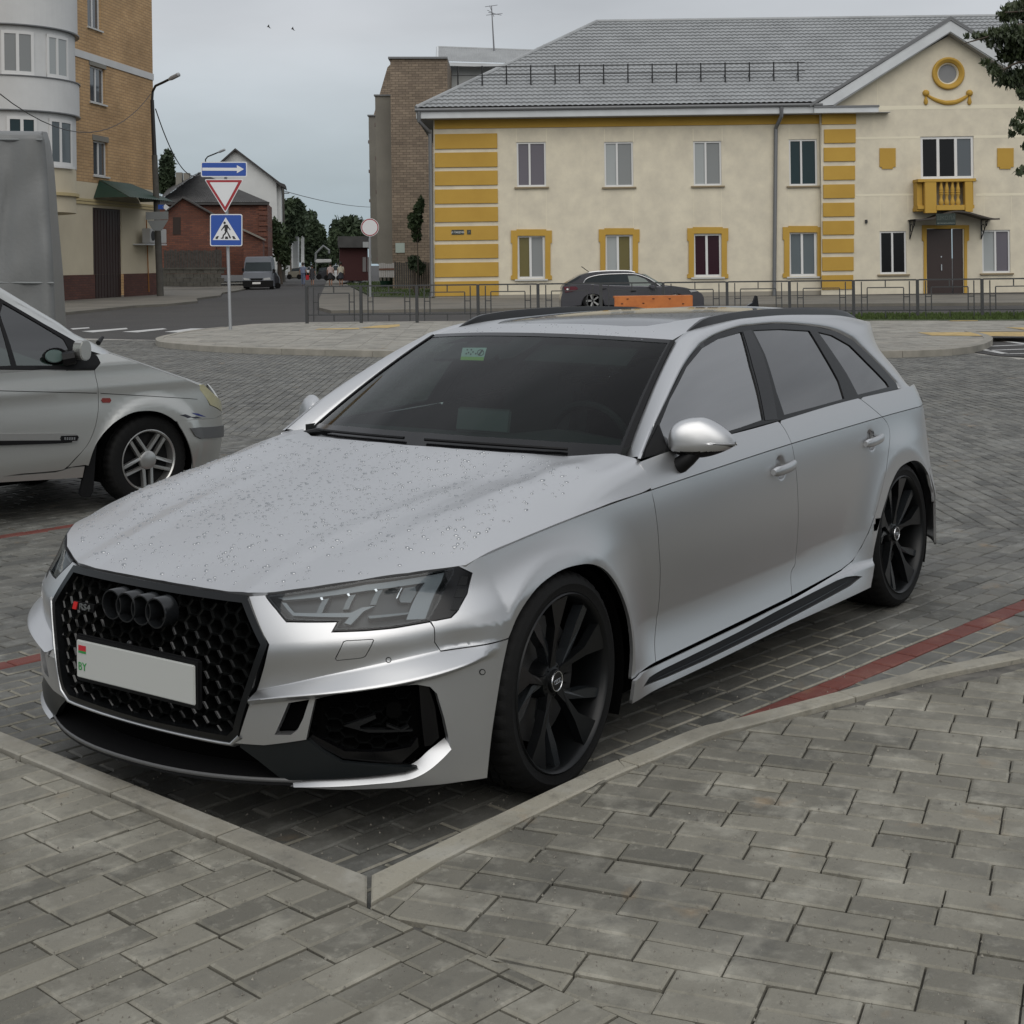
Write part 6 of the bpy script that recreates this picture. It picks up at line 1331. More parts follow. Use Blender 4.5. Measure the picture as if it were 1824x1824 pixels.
# board fence, white fence, bin, bushes beside the brown block
bf = empty('board_fence', (0, 0, 0), 0, 'weathered dark board fence beside the corner of the cream building', 'fence'); F = Fac.facing(72.); WOODD = mat('old_boards', (.060, .056, .050), .9, noise_amt=.35, noise_scale=6)
for k in range(18): x = 702.5+k*3.9; bm = bmesh.new(); F.pbox(bm, x, 467+random.uniform(-1.5, 1.5), x+3.5, 513, random.uniform(-.02, .02)-.03, .0); bm_obj('board', bm, WOODD, bf)
wf = empty('white_fence', (0, 0, 0), 0, 'low white board fence with a brown stripe in front of the brown block', 'fence'); F = Fac.facing(78.)
for k in range(7): x = 675+k*3.9; bm = bmesh.new(); F.pbox(bm, x, 469+random.uniform(-1, 1), x+3.7, 494, -.03, 0); bm_obj('board', bm, mat('fence_white', (.36, .35, .34), .8) if 'fence_white' not in bpy.data.materials else bpy.data.materials['fence_white'], wf)
bm = bmesh.new(); F.pbox(bm, 675, 478, 702, 481, 0, .03); bm_obj('rail', bm, mat('fence_brown', (.12, .06, .04), .8), wf)
bn = empty('waste_bin', (0, 0, 0), 0, 'dark green plastic waste bin beside the board fence', 'bin'); c = A_(gnd(689, 511, .1)); bm = bmesh.new(); bmesh.ops.create_cone(bm, cap_ends=True, segments=16, radius1=.38, radius2=.50, depth=.55, matrix=Matrix.Translation(tuple(c+A_([0, 0, .28])))); bm_obj('body', bm, mat('bin_green', (.006, .030, .018), .4), bn, auto=40)
bm = bmesh.new(); bmesh.ops.create_cone(bm, cap_ends=True, segments=16, radius1=.53, radius2=.50, depth=.06, matrix=Matrix.Translation(tuple(c+A_([0, 0, .585])))); bm_obj('lid', bm, bpy.data.materials['bin_green'], bn, auto=40)
# ------------------------------------------------------------------ yellow brick apartment house on the left
A1_, A2_ = A_(dep(132, 480, 70.)), A_(dep(282, 480, 80.5)); av = A2_-A1_; av[2] = 0; av /= np.linalg.norm(av); an = A_([av[1], -av[0], 0]); an *= np.sign(an@(CP-A1_)); LB = Fac(A1_, av, an)
lb = empty('apartment_house', (0, 0, 0), 0, 'yellow brick apartment house with rounded grey balconies and dark garage door at far left', 'building')
YBR = brickwall_mat('brick_yellow', (.52, .34, .175), (.45, .285, .14), (.27, .185, .11), .52, .155, LB); PLN = brickwall_mat('plinth_brick', (.115, .045, .032), (.085, .035, .028), (.06, .04, .035), .4, .12, LB)
LCR = mat('house_cream', (.56, .50, .37), .9, col2=(.48, .42, .31), noise_scale=.4, bump=.2); LGR = mat('balcony_grey', (.54, .545, .54), .85, noise_amt=.06, noise_scale=.7, bump=.15); LMOULD = mat('moulding_yellow', (.42, .34, .18), .8)
def LW(*p): return [LB.W(*q) for q in p]
sR = LB.W(278, 500)[0]; sRt = LB.W(263, 0)[0]; sR = max(sR, sRt)-.05; sL = LB.W(-260, 500)[0]; zb0 = -.1; z_cr = LB.W(200, 330)[1]; z_pl = LB.W(250, 487)[1]
hT = LB.W(265, -120)[1]
wn_ = [[(154.6, -60), (178, -60), (181, 55), (156, 47.5)], [(159.5, 115), (187, 124), (187.5, 187.5), (161, 180.5)], [(165.5, 249), (191, 254.5), (192.4, 316), (167, 311.5)]]
def rq(q): # image quad -> upright rectangle on the wall
    w_ = LW(*q); s0 = (w_[0][0]+w_[3][0])/2; s1 = (w_[1][0]+w_[2][0])/2; h1 = (w_[0][1]+w_[1][1])/2; h0 = (w_[2][1]+w_[3][1])/2; return [(s0, h0), (s1, h0), (s1, h1), (s0, h1)]
RW = [rq(q) for q in wn_]; dq = rq([(164, 369), (215, 374), (218, 526), (166, 528)])
LB.wall('wall', [(sL, z_cr), (sR, z_cr), (sR, hT), (sL, hT)], RW, YBR, lb, px=False, rev=.25)
LB.wall('wall', [(sL, z_pl), (sR, z_pl), (sR, z_cr-.002), (sL, z_cr-.002)], [[(dq[0][0], z_pl+.001), (dq[1][0], z_pl+.001), dq[2], dq[3]]], LCR, lb, px=False, d=.03)
LB.wall('plinth', [(sL, zb0), (dq[0][0], zb0), (dq[0][0], z_pl), (sL, z_pl)], [], PLN, lb, px=False, d=.10); LB.wall('plinth', [(dq[1][0], zb0), (sR+.05, zb0), (sR+.05, z_pl), (dq[1][0], z_pl)], [], PLN, lb, px=False, d=.10)
bm = bmesh.new(); LB.box(bm, sR-.02, sR, zb0, hT, -14, -.01); bm_obj('wall', bm, YBR, lb)
bm = bmesh.new(); zw = LB.W(268, 133)[1]; LB.box(bm, sL, sR+.03, zw-.28, zw+.08, 0, .05); bm_obj('belt_course', bm, LGR, lb)
for hh in (LB.W(262, 371)[1], LB.W(262, 366)[1]): bm = bmesh.new(); LB.box(bm, sL, sR+.04, hh-.07, hh+.05, .03, .10); bm_obj('moulding', bm, LMOULD, lb)
for q in RW:
    F = LB; s0, h0 = q[0]; s1, h1 = q[2]; bm = bmesh.new(); fr = .08
    for b4 in ((s0, s0+fr, h0, h1), (s1-fr, s1, h0, h1), (s0, s1, h0, h0+fr), (s0, s1, h1-fr, h1), ((s0+s1)/2-.06, (s0+s1)/2+.06, h0, h1)): F.box(bm, *b4, -.2, -.12)
    w_ = bm_obj('window', bm, PVC, lb)
    for a, b in ((s0+fr*.6, (s0+s1)/2-.03), ((s0+s1)/2+.03, s1-fr*.6)): bm = bmesh.new(); F.box(bm, a, b, h0+fr*.6, h1-fr*.6, -.22, -.16); bm_obj('pane', bm, PANES['sky'], w_)
    bm = bmesh.new(); F.box(bm, s0-.1, s1+.1, h1, h1+.28, -.02, .04); bm_obj('lintel', bm, CONC, lb); bm = bmesh.new(); F.box(bm, s0-.08, s1+.1, h0-.08, h0, -.1, .1); bm_obj('sill', bm, SILLW, w_)
for k in range(2):
    a = dq[0][0]+(dq[1][0]-dq[0][0])*k/2; b = dq[0][0]+(dq[1][0]-dq[0][0])*(k+1)/2-.03; bm = bmesh.new(); LB.box(bm, a, b, 0, dq[2][1], -.10, -.04)
    for j in range(5): LB.box(bm, a+(b-a)*j/5+.02, a+(b-a)*(j+.85)/5, .1, dq[2][1]-.1, -.04, -.015)
    dr_ = bm_obj('garage_door', bm, mat('door_iron', (.028, .014, .012), .5) if k == 0 else bpy.data.materials['door_iron'], lb); dr_['kind'] = 'stuff'
# green lean-to awning
a0, a1, b0, b1 = LB.W(170, 321), LB.W(225, 331), LB.W(158, 354), LB.W(256, 361)
GRN = mat('awning_green', (.012, .035, .024), .4); n = 22; V = []; Fc = []
sa, sb = LB.W(168, 340)[0], LB.W(236, 345)[0]; ht, hb2 = LB.W(170, 320)[1], LB.W(164, 352)[1]
for i in range(n*3+1):
    t = i/(n*3); o_ = .03*(i % 3 == 0); V += [LB.P((sa+.5+(sb-sa-.9)*t, ht+o_), .05), LB.P((sa-.2+(sb-sa+1.1)*t, hb2+o_), 1.9)]
for i in range(n*3): Fc.append((2*i, 2*i+1, 2*i+3, 2*i+2))
k0 = len(V); V += [LB.P((sa+.5, ht), .05), LB.P((sa-.2, hb2), 1.9), LB.P((sa-.2, hb2), .05), LB.P((sb-.4, ht), .05), LB.P((sb+.9, hb2), 1.9), LB.P((sb+.9, hb2), .05)]; Fc += [(k0, k0+1, k0+2), (k0+3, k0+5, k0+4)]
mesh('awning', V, Fc, GRN, lb)
# rounded balcony bay
RBAY = 3.2; DC = -.5; dB = DC+RBAY; sB = LB.W(139, 250)[0]+3.
for _ in range(200):
    mxp = max(proj([LB.P((sB-RBAY+RBAY*math.cos(t), 6.), DC+RBAY*math.sin(t))])[0][0] for t in np.linspace(.15, math.pi/2, 30))
    if mxp < 137: break
    sB -= .05
def bay_plan(out=0., n=14):
    r = RBAY+out; return [(sB-RBAY+r*math.cos(t), DC+r*math.sin(t)) for t in np.linspace(.12, math.pi-.12, 34)]
def bay_band(name, h0, h1, out, m, cap=True):
    P = bay_plan(out); V = []; Fc = []; n = len(P)
    for (s_, d) in P: V += [LB.P((s_, h0), d), LB.P((s_, h1), d)]
    for i in range(n-1): Fc.append((2*i, 2*i+1, 2*i+3, 2*i+2))
    Fc.append(tuple(2*i for i in range(n))); Fc.append(tuple(2*i+1 for i in range(n))[::-1])
    o = mesh(name, V, Fc, m, lb, False); return o
def hz_(px, py):
    # height on the visible front of the bay
    best = (1e9, 0)
    for t in np.linspace(.1, 3., 300):
        p = A_(LB.P((sB-RBAY+RBAY*math.cos(t), 8.), DC+RBAY*math.sin(t))); nn = LB.a*math.cos(t)+LB.n*math.sin(t)
        if (CP-p)@nn <= 0: continue
        e = abs(proj([p])[0][0]-px)
        if e < best[0]: best = (e, p)
    p = best[1]; return CP[2]+(ray(px, py)[2])*((p-CP)@CF)
H0 = hz_(20, 41); 
lv = [hz_(40, -95), hz_(40, 43.5), hz_(40, 136), hz_(40, 195.5), hz_(95, 297), hz_(118, 344), hz_(115, 378)]
bay_band('balcony_parapet', lv[1], lv[0], .12, LGR); bay_band('balcony_wall', lv[2]-.02, lv[1]+.02, 0, LGR); bay_band('balcony_parapet', lv[3], lv[2], .16, LGR); bay_band('balcony_wall', lv[4], lv[3]+.02, 0, LGR)
bay_band('balcony_base', lv[5], lv[4]-.004, -.02, LCR); bay_band('balcony_moulding', lv[5]-.12, lv[5]+.02, .10, LMOULD); bay_band('balcony_base', lv[6], lv[5]-.1, -.04, LCR)
for hh in (lv[1], lv[3]): bay_band('drip_edge', hh-.05, hh, .20, GUT)
bay_band('drip_edge', lv[2]-.0, lv[2]+.04, .22, GUT)
bay_band('bay_lower_wall', -.1, lv[6]-.0, -1.2, LCR)
# bay windows follow the curve: trapped between plan angles or on the straight front
def bay_pt(u, out):
    """u metres along the bay front from the start of the curve at the wall; returns (s,d)"""
    t = u/RBAY; return (sB-RBAY+(RBAY+out)*math.cos(t), DC+(RBAY+out)*math.sin(t))
def u_of(px, py, h):
    best = (1e9, 0)
    for u in np.linspace(.3, 9.7, 700):
        s_, d = bay_pt(u, 0); t = u/RBAY
        if (CP-A_(LB.P((s_, h), d)))@(LB.a*math.cos(t)+LB.n*math.sin(t)) <= 0: continue
        q = proj([LB.P((s_, h), d)])[0]; e = abs(q[0]-px)
        if e < best[0] and u > .5: best = (e, u)
    return best[1]
for hb_lo, hb_hi, wins in ((lv[2], lv[1], ((2, 31, 60, 'mid'), (82, 101, 120, 'pale'))), (lv[4], lv[3], ((12, 39, 65, 'teal'), (87, 107, 127, 'blind')))):
    h = (hb_lo+hb_hi)/2
    for (xa, xm, xb, pc) in wins:
        ua, um, ub = u_of(xa, 0, h), u_of(xm, 0, h), u_of(xb, 0, h); h0, h1 = hb_lo+.06, hb_hi-.28
        def patch(name, u0, u1, z0, z1, out, m, parent, th=.05):
            V = []; Fc = []; n = 5
            for k in range(n+1):
                s_, d = bay_pt(u0+(u1-u0)*k/n, out); s2, d2 = bay_pt(u0+(u1-u0)*k/n, out-th); V += [LB.P((s_, z0), d), LB.P((s_, z1), d), LB.P((s2, z1), d2), LB.P((s2, z0), d2)]
            for k in range(n):
                for j in range(4): Fc.append((4*k+j, 4*k+(j+1) % 4, 4*k+4+(j+1) % 4, 4*k+4+j))
            Fc += [(0, 1, 2, 3), (4*n+3, 4*n+2, 4*n+1, 4*n)]; return mesh(name, V, Fc, m, parent)
        fr = .13; w_ = patch('window', ub, ub+fr, h0, h1, .05, PVC, lb)
        for a, b, c, d_ in ((ua-fr, ua, h0, h1), (um-fr/2, um+fr/2, h0, h1), (ub, ua, h0, h0+.16), (ub, ua, h1-.13, h1)): patch('frame', a, b, c, d_, .05, PVC, w_)
        patch('pane', ub+fr*.5, um, h0+.1, h1-.1, .02, PANES[pc], w_); patch('pane', um, ua-fr*.5, h0+.1, h1-.1, .02, PANES[pc], w_); patch('sill', ub-.1, ua+.1, h0-.10, h0, .12, PVC, w_)
# air conditioner
ac = empty('air_conditioner', (0, 0, 0), 0, 'white air conditioner with two round fans on a bracket beside the garage door', 'air conditioner')
bm = bmesh.new(); s0, h1 = LB.W(239, 407); s1, h0 = LB.W(266, 434); LB.box(bm, s0+.2, s1+.5, h0, h1, .35, .80, .03); bm_obj('casing', bm, mat('ac_white', (.45, .45, .44), .5), ac)
for k in (0, 1):
    c = A_(LB.P((s0+.62+k*.75, (h0+h1)/2), .805)); bm = bmesh.new(); bmesh.ops.create_cone(bm, cap_ends=True, segments=20, radius1=.27, radius2=.27, depth=.02, matrix=Matrix.Translation(tuple(c)) @ Vector(LB.n).to_track_quat('Z', 'Y').to_matrix().to_4x4()); bm_obj('fan', bm, DARKM, ac)
bm = bmesh.new(); LB.box(bm, s0-.3, s1+.5, h0-.10, h0-.03, .05, .8); bm_obj('bracket', bm, FASC, ac)
bm = bmesh.new(); q = LB.W(258, 440); q2 = LB.W(261, 520); qa = LB.W(256, 383); qb = LB.W(268, 383); tube(bm, [LB.P(qb, .14), LB.P(qa, .14), LB.P((q[0], q[1]), .14), LB.P(q2, .14)], .035, 6); bm_obj('gas_pipe', bm, mat('pipe_orange', (.28, .12, .03), .6), lb)
# ------------------------------------------------------------------ red brick house, white gabled house, far street
def prismF(F, pts, d0, d1, name, m, parent): bm = bmesh.new(); F.poly(bm, pts, d0, d1); bmesh.ops.recalc_face_normals(bm, faces=bm.faces[:]); bmesh.ops.triangulate(bm, faces=[f for f in bm.faces if len(f.verts) > 4]); return bm_obj(name, bm, m, parent)
rb = empty('red_brick_house', (0, 0, 0), 0, 'old red brick house with grey slate roof behind the road signs', 'house'); R1 = Fac.street(113., 360); R2_ = Fac.street(108., 360)
RBR = brickwall_mat('brick_red', (.18, .068, .042), (.115, .046, .033), (.08, .055, .045), .42, .14, R1); SLATE = mat('slate_roof', (.070, .068, .066), .8, col2=(.048, .047, .046), noise_scale=1.2, bump=.3)
prismF(R1, [(284, 362), (476, 362), (478, 490), (284, 490)], -9, 0, 'wall', RBR, rb)
for k in range(10): prismF(R1, [(461, 366+k*9.5), (475+(k % 2)*1.5, 366+k*9.5), (475+(k % 2)*1.5, 374+k*9.5), (461, 374+k*9.5)], 0, .12, 'corner_brickwork', RBR, rb)
prismF(R1, [(281, 360), (480, 360), (479, 365), (281, 365)], -.2, .35, 'eave', SLATE, rb)
def quadroof(F, a, b, c, d, dd0, dd1, name, parent, nrib=46, m=SLATE):
    P0, P1, P2, P3 = A_(F.P(F.W(*a), dd0)), A_(F.P(F.W(*b), dd0)), None, None
    G = Fac(A_(F.P((0, 0), dd1)), F.a, F.n); P2, P3 = A_(G.P(G.W(*c))), A_(G.P(G.W(*d))); V = []; Fc = []
    for i in range(nrib*2+1): t = i/(nrib*2); o = A_([0, 0, .06*(i % 2)]); V += [tuple(P0*(1-t)+P1*t+o), tuple(P3*(1-t)+P2*t+o)]
    for i in range(nrib*2): Fc.append((2*i, 2*i+2, 2*i+3, 2*i+1))
    return mesh(name, V, Fc, m, parent)
quadroof(R1, (281, 361), (480, 361), (424, 338), (356, 307), .4, -5.5, 'roof', rb, 50); quadroof(R1, (281, 361), (356, 307), (356, 307), (300, 335), .3, -5.6, 'roof', rb, 20)
prismF(R2_, [(288, 382), (326, 352), (384, 383), (384, 490), (288, 490)], -1.5, 0, 'wing_wall', RBR, rb)
for a, b in (((285, 384), (326, 350)), ((326, 350), (387, 384))): prismF(R2_, [a, b, (b[0], b[1]+3.2), (a[0], a[1]+3.2)], -2, .35, 'wing_roof', SLATE, rb)
prismF(R2_, [(308, 387), (322, 387), (322, 418), (308, 418)], 0, .03, 'window', mat('shutter_brown', (.03, .018, .014), .8), rb)
for x in (313, 326.5): prismF(Fac.street(117., 360), [(x, 308 if x > 320 else 307), (x+11, 308 if x > 320 else 307), (x+11, 335), (x, 335)], -.9, 0, 'chimney', CONC, rb)
prismF(R2_, [(432, 407), (470, 425), (470, 428), (432, 410)], -3, .3, 'porch_roof', CONC, rb); prismF(R2_, [(434, 412), (468, 428), (468, 480), (434, 480)], -3, 0, 'porch_wall', RBR, rb)
sf = empty('shed_fence', (0, 0, 0), 0, 'dark board fence above the grey block wall in front of the red brick house', 'fence'); R3 = Fac.street(100., 360)
for k in range(22): x = 292+k*4.7; prismF(R3, [(x, 446+random.uniform(-2, 2)), (x+4.2, 446+random.uniform(-2, 2)), (x+4.2, 482), (x, 482)], -.05, random.uniform(-.02, .02), 'board', WOODD, sf)
bw = empty('block_wall', (0, 0, 0), 0, 'low grey block wall on the left pavement in front of the red brick house', 'wall'); R4 = Fac.street(97., 360); BLK = mat('block_grey', (.115, .11, .095), .95, col2=(.075, .072, .062), noise_scale=2, bump=.4)
for j in range(4):
    for i in range(9):
        x = 290+i*12.2-(6 if j % 2 else 0); x1 = min(x+11.8, 399); y = 480+j*7.6
        if x1-x > 3: prismF(R4, [(x, y), (x1, y-.1), (x1, y+7.2), (x, y+7.3)], -.3, random.uniform(-.02, .02), 'block', BLK, bw)
prismF(R4, [(284, 477), (402, 476.5), (402, 480), (284, 480)], -.4, .06, 'coping', BLK, bw)
wh = empty('white_gabled_house', (0, 0, 0), 0, 'tall white gabled house rising behind the red brick house', 'house'); W1 = Fac.street(132, 500)
WHT = mat('lime_white', (.56, .57, .56), .9, col2=(.46, .47, .46), noise_scale=.3, bump=.2)
prismF(W1, [(352, 325), (419, 267), (492, 320), (497, 480), (352, 480)], -14, 0, 'gable_wall', WHT, wh); prismF(W1, [(492, 322), (500, 328), (503, 480), (497, 480)], -3, -.5, 'side_wall', WHT, wh)
for a, b in (((350, 327), (419.5, 264.5)), ((419.5, 264.5), (509, 333))): prismF(W1, [a, b, (b[0], b[1]+3.5), (a[0], a[1]+3.5)], -3.2, .5, 'roof', mat('roof_dark', (.035, .033, .033), .7) if a[0] < 400 else bpy.data.materials['roof_dark'], wh)
prismF(W1, [(487, 321), (508, 329), (509, 336), (499, 331)], -3.2, .6, 'eave', bpy.data.materials['roof_dark'], wh)
pt = empty('portico_building', (0, 0, 0), 0, 'white building with tall columns and grey attic far down the street', 'building'); P1 = Fac.street(175, 500)
prismF(P1, [(506, 384), (543, 384), (543, 408), (506, 408)], -3, 0, 'attic', CONC, pt)
for x, y in ((507, 408), (515.5, 408), (536, 410)): prismF(P1, [(x, y), (x+5.5, y), (x+6, 482), (x, 482)], -.9, 0, 'column', WHT, pt)
prismF(P1, [(504, 411), (530, 411), (530, 490), (504, 490)], -10, -2, 'wall', WHT, pt)
for x in (497, 504, 511, 518): prismF(Fac.street(150., 500), [(x-6, 452), (x-1.5, 452), (x-1.5, 490), (x-6, 490)], -.2, 0, 'fence_panel', WHT, pt)
dh = empty('dark_red_house', (0, 0, 0), 0, 'small dark red wooden house with grey roof at the end of the lawn', 'house'); D1 = Fac.street(112, 500)
prismF(D1, [(605, 441), (655, 441), (656, 500), (605, 500)], -8, 0, 'wall', mat('wall_darkred', (.045, .010, .010), .8), dh); prismF(D1, [(602, 421), (654, 421), (660, 441), (603, 441)], -8.5, .5, 'roof', SLATE, dh)
prismF(D1, [(646, 431), (662, 431), (662, 441), (646, 441)], .5, .6, 'roof_sign', mat('board_white2', (.35, .36, .36), .7), dh)
for x in (646, 654.5): prismF(D1, [(x, 458), (x+6, 458), (x+6, 484), (x, 484)], 0, .05, 'window', mat('frame_grey', (.17, .16, .16), .7) if x < 650 else bpy.data.materials['frame_grey'], dh)
# ------------------------------------------------------------------ lamp posts, poles, wires
PC = mat('concrete_pole', (.085, .080, .070), .9, col2=(.055, .052, .046), noise_scale=3, bump=.3); LMP = mat('lamp_head', (.30, .31, .32), .5)
def lamp_post(D, base, top, arm_pts, label, r0=.17, r1=.09, steel=True, head=True):
    e = empty('lamp_post', (0, 0, 0), 0, label, 'lamp post'); b = A_(gnd(base[0], base[1], 0.)) if D is None else A_(dep(*base, D)); D = (b-CP)@CF; t = A_(dep(*top, D)); t[:2] = b[:2]+(t[:2]-b[:2])*1.0
    bm = bmesh.new(); k = .72; m_ = b*(1-k)+t*k; tube(bm, [tuple(b-A_([0, 0, .2])), tuple(m_)], [r0, r0*.8], 10); bm_obj('pole', bm, PC, e, auto=40)
    bm = bmesh.new(); tube(bm, [tuple(m_), tuple(t)], [r1, r1*.8], 8); bm_obj('upper_pole', bm, DARKM, e, auto=40)
    bm = bmesh.new(); P = [tuple(t)]+[tuple(dep(x, y, D-.4*i)) for i, (x, y) in enumerate(arm_pts)]; tube(bm, P, r1*.55, 8); bm_obj('arm', bm, DARKM, e, auto=40)
    if head: h = A_(P[-1]); d = h-A_(P[-2]); d /= np.linalg.norm(d); bm = bmesh.new(); tube(bm, [tuple(h-d*.3), tuple(h), tuple(h+d*.55), tuple(h+d*.62)], [.05, .12, .12, .04], 8); bm_obj('lamp_head', bm, LMP, e, auto=40)
    return e
lp1 = lamp_post(None, (286, 530), (271, 178), [(272, 163), (277, 153), (290, 147), (306, 139)], 'tall dark lamp post at the corner of the yellow brick apartment house', .19, .12)
lp2 = lamp_post(None, (371, 506), (366, 292), [(366, 284), (370, 279), (380, 275), (392, 270)], 'lamp post behind the road signs in front of the red brick house', .20, .11)
for i, (x, y0, y1, lb_) in enumerate(((479, 490, 365, 'thin grey utility pole at the corner of the red brick house'), (505, 497, 335, 'dark utility pole in front of the portico building down the street'))):
    e = empty('utility_pole', (0, 0, 0), 0, lb_, 'pole'); b = A_(gnd(x, y0+5, 0)); D = (b-CP)@CF; t = A_(dep(x-1, y1, D)); bm = bmesh.new(); tube(bm, [tuple(b), tuple(t)], [.2, .13], 8); bm_obj('pole', bm, PC, e)
    bm = bmesh.new(); tube(bm, [tuple(t-HR*.6-A_([0, 0, .5])), tuple(t+HR*.6-A_([0, 0, .5]))], .05, 5); bm_obj('crossarm', bm, PC, e)
def wire(a, Da, b, Db, sag, label, r=.018):
    A, B = A_(dep(*a, Da)), A_(dep(*b, Db)); P = [tuple(A*(1-t)+B*t-A_([0, 0, sag*4*t*(1-t)])) for t in np.linspace(0, 1, 18)]; bm = bmesh.new(); tube(bm, P, r, 5); tag(bm_obj('overhead_wire', bm, DARKM), label, 'wire')
wire((277, 194), 76, (365, 303), 98, 1.6, 'thin wire sagging from the corner lamp post to the lamp post behind the signs', .03); wire((-80, 95), 40, (268, 168), 76, 2.1, 'dark wire crossing the rounded balconies to the corner lamp post')
wire((505, 340), 118, (760, 345), 300, 2, 'faint wire above the far street', .03)
# ------------------------------------------------------------------ road signs
STEEL = mat('galvanised', (.33, .34, .35), .45, .5); SBL = mat('sign_blue', (.010, .060, .30), .45); SWH = mat('sign_white', (.62, .63, .64), .5); SRD = mat('sign_red', (.28, .012, .018), .45); SBK = mat('sign_black', (.01, .01, .01), .5); SGB = mat('sign_back', (.17, .18, .18), .5, .3)
gb = A_(gnd(410.5, 587.5, .1)); DS = (gb-CP)@CF-.06; SF = Fac.facing(DS)
sp_ = empty('sign_post', (0, 0, 0), 0, 'grey metal post carrying the arrow, triangle and crossing signs', 'post'); bm = bmesh.new(); tp = A_(dep(402, 312, DS+.1)); tube(bm, [tuple(gb), tuple(tp)], .038, 10); bm_obj('post', bm, STEEL, sp_, auto=40)
def rrect(x0, y0, x1, y1, r, n=4):
    P = []
    for cx, cy, a0 in ((x1-r, y0+r, -90), (x1-r, y1-r, 0), (x0+r, y1-r, 90), (x0+r, y0+r, 180)):
        for k in range(n+1): a = math.radians(a0+90*k/n); P.append((cx+r*math.cos(a), cy+r*math.sin(a)))
    return P
def sgn(label, layers, cat='road sign', F=None):
    e = empty('road_sign', (0, 0, 0), 0, label, cat); F = F or SF; d = .05
    for nm, pts, m in layers: prismF(F, pts, d, d+(.02 if nm == 'sign_plate' else .003), nm, m, e); d += (.02 if nm == 'sign_plate' else .0031 if nm != 'symbol' else 0)
    return e
sgn('long blue one way sign with a white arrow, topmost on the sign post', [('sign_plate', rrect(359, 288.5, 441, 315.5, 3), SWH), ('sign_face', rrect(360.8, 290.3, 439.2, 313.7, 2), SBL), ('symbol', [(361.5, 299), (423, 299.3), (423, 294.6), (435.5, 301.6), (423, 308.8), (423, 304.6), (361.5, 304.3)], SWH)])
def rtri(pts, r):
    P = A_(pts, ); o = []
    for i in range(3):
        a, b, c = P[i-1], P[i], P[(i+1) % 3]; u = (a-b)/np.linalg.norm(a-b); v = (c-b)/np.linalg.norm(c-b); 
        for t in np.linspace(0, 1, 4): p0 = b+u*r*(1-t); p1 = b+v*r*t; o.append(tuple((b+u*r)*(1-t)**2+2*b*t*(1-t)+(b+v*r)*t*t))
    return o
A_ = lambda *a: np.array(a[0], dtype=float) if len(a) == 1 else np.array(a[0], dtype=float)
sgn('white give way triangle with a red border pointing down on the sign post', [('sign_plate', rtri([(365, 319.5), (435, 319.5), (402.5, 380)], 4), SWH), ('sign_face', rtri([(367, 321), (433, 321), (402.4, 377)], 3), SRD), ('sign_centre', rtri([(374.5, 325), (425.5, 325), (402, 368.5)], 1), SWH)])
X0, Y0 = 260, 220; q_ = lambda x, y: (X0+x/3.508, Y0+y/3.508)
e = sgn('blue square pedestrian crossing sign with a white triangle, lowest on the sign post', [('sign_plate', rrect(375.2, 381.5, 432.5, 438.5, 3.5), SWH), ('sign_face', rrect(376.8, 383.2, 431, 437, 2.6), SBL), ('sign_centre', [q_(502, 587), q_(590, 729), q_(421, 728)], SWH)])
def sym(pts): prismF(SF, [q_(*p) for p in pts], .0766, .079, 'symbol', SBK, e)
sym([(491, 614), (498, 613), (503, 618), (503, 625), (497, 630), (490, 628), (487, 621)]); sym([(494, 633), (512, 632), (518, 640), (514, 662), (513, 676), (500, 676), (494, 668), (497, 650), (484, 660), (476, 671), (472, 666), (484, 650)]); sym([(516, 640), (533, 664), (530, 668), (513, 650)])
sym([(498, 675), (511, 674), (503, 690), (492, 700), (488, 720), (472, 720), (470, 716), (480, 713), (485, 695), (494, 686)]); sym([(509, 677), (514, 674), (535, 712), (532, 720), (526, 718)])
for pts in ([(441, 708), (452, 703), (460, 703), (452, 722), (438, 722)], [(500, 706), (514, 706), (519, 722), (497, 722)], [(541, 704), (555, 704), (566, 722), (549, 722)]): sym(pts)
rs = A_(gnd(659.5, 529, .1)); DR_ = (rs-CP)@CF; RF = Fac.facing(DR_)
e = empty('round_sign', (0, 0, 0), 0, 'round white sign with thin dark red rim on a pole by the lawn', 'road sign')
ci = lambda r: [(659+r*math.cos(t), 405+r*math.sin(t)) for t in np.linspace(0, 2*math.pi, 30, endpoint=False)]
prismF(RF, ci(16.2), .04, .06, 'sign_plate', SWH, e); prismF(RF, ci(15.3), .06, .064, 'sign_face', SRD, e); prismF(RF, ci(13.6), .064, .068, 'sign_centre', SWH, e); bm = bmesh.new(); tube(bm, [tuple(rs), tuple(dep(658.6, 395, DR_))], .055, 8); bm_obj('post', bm, STEEL, e)
# backs of signs on the corner lamp post
D7 = 75.; B7 = Fac.facing(D7); e = empty('road_sign', (0, 0, 0), 0, 'grey sign backs with a small blue plate strapped to the corner lamp post', 'road sign')
prismF(B7, [(262, 378), (302, 377), (302, 391), (262, 392)], .25, .28, 'sign_back', SGB, e); prismF(B7, [(264, 393), (302, 392), (290, 411), (275, 411)], .25, .28, 'sign_back', SGB, e); prismF(B7, [(284, 365), (294, 365), (294, 373), (284, 373)], .25, .28, 'sign_plate', SBL, e); prismF(B7, [(291, 369), (297, 364), (304, 369.5), (298, 375)], .25, .28, 'sign_plate', SWH, e)
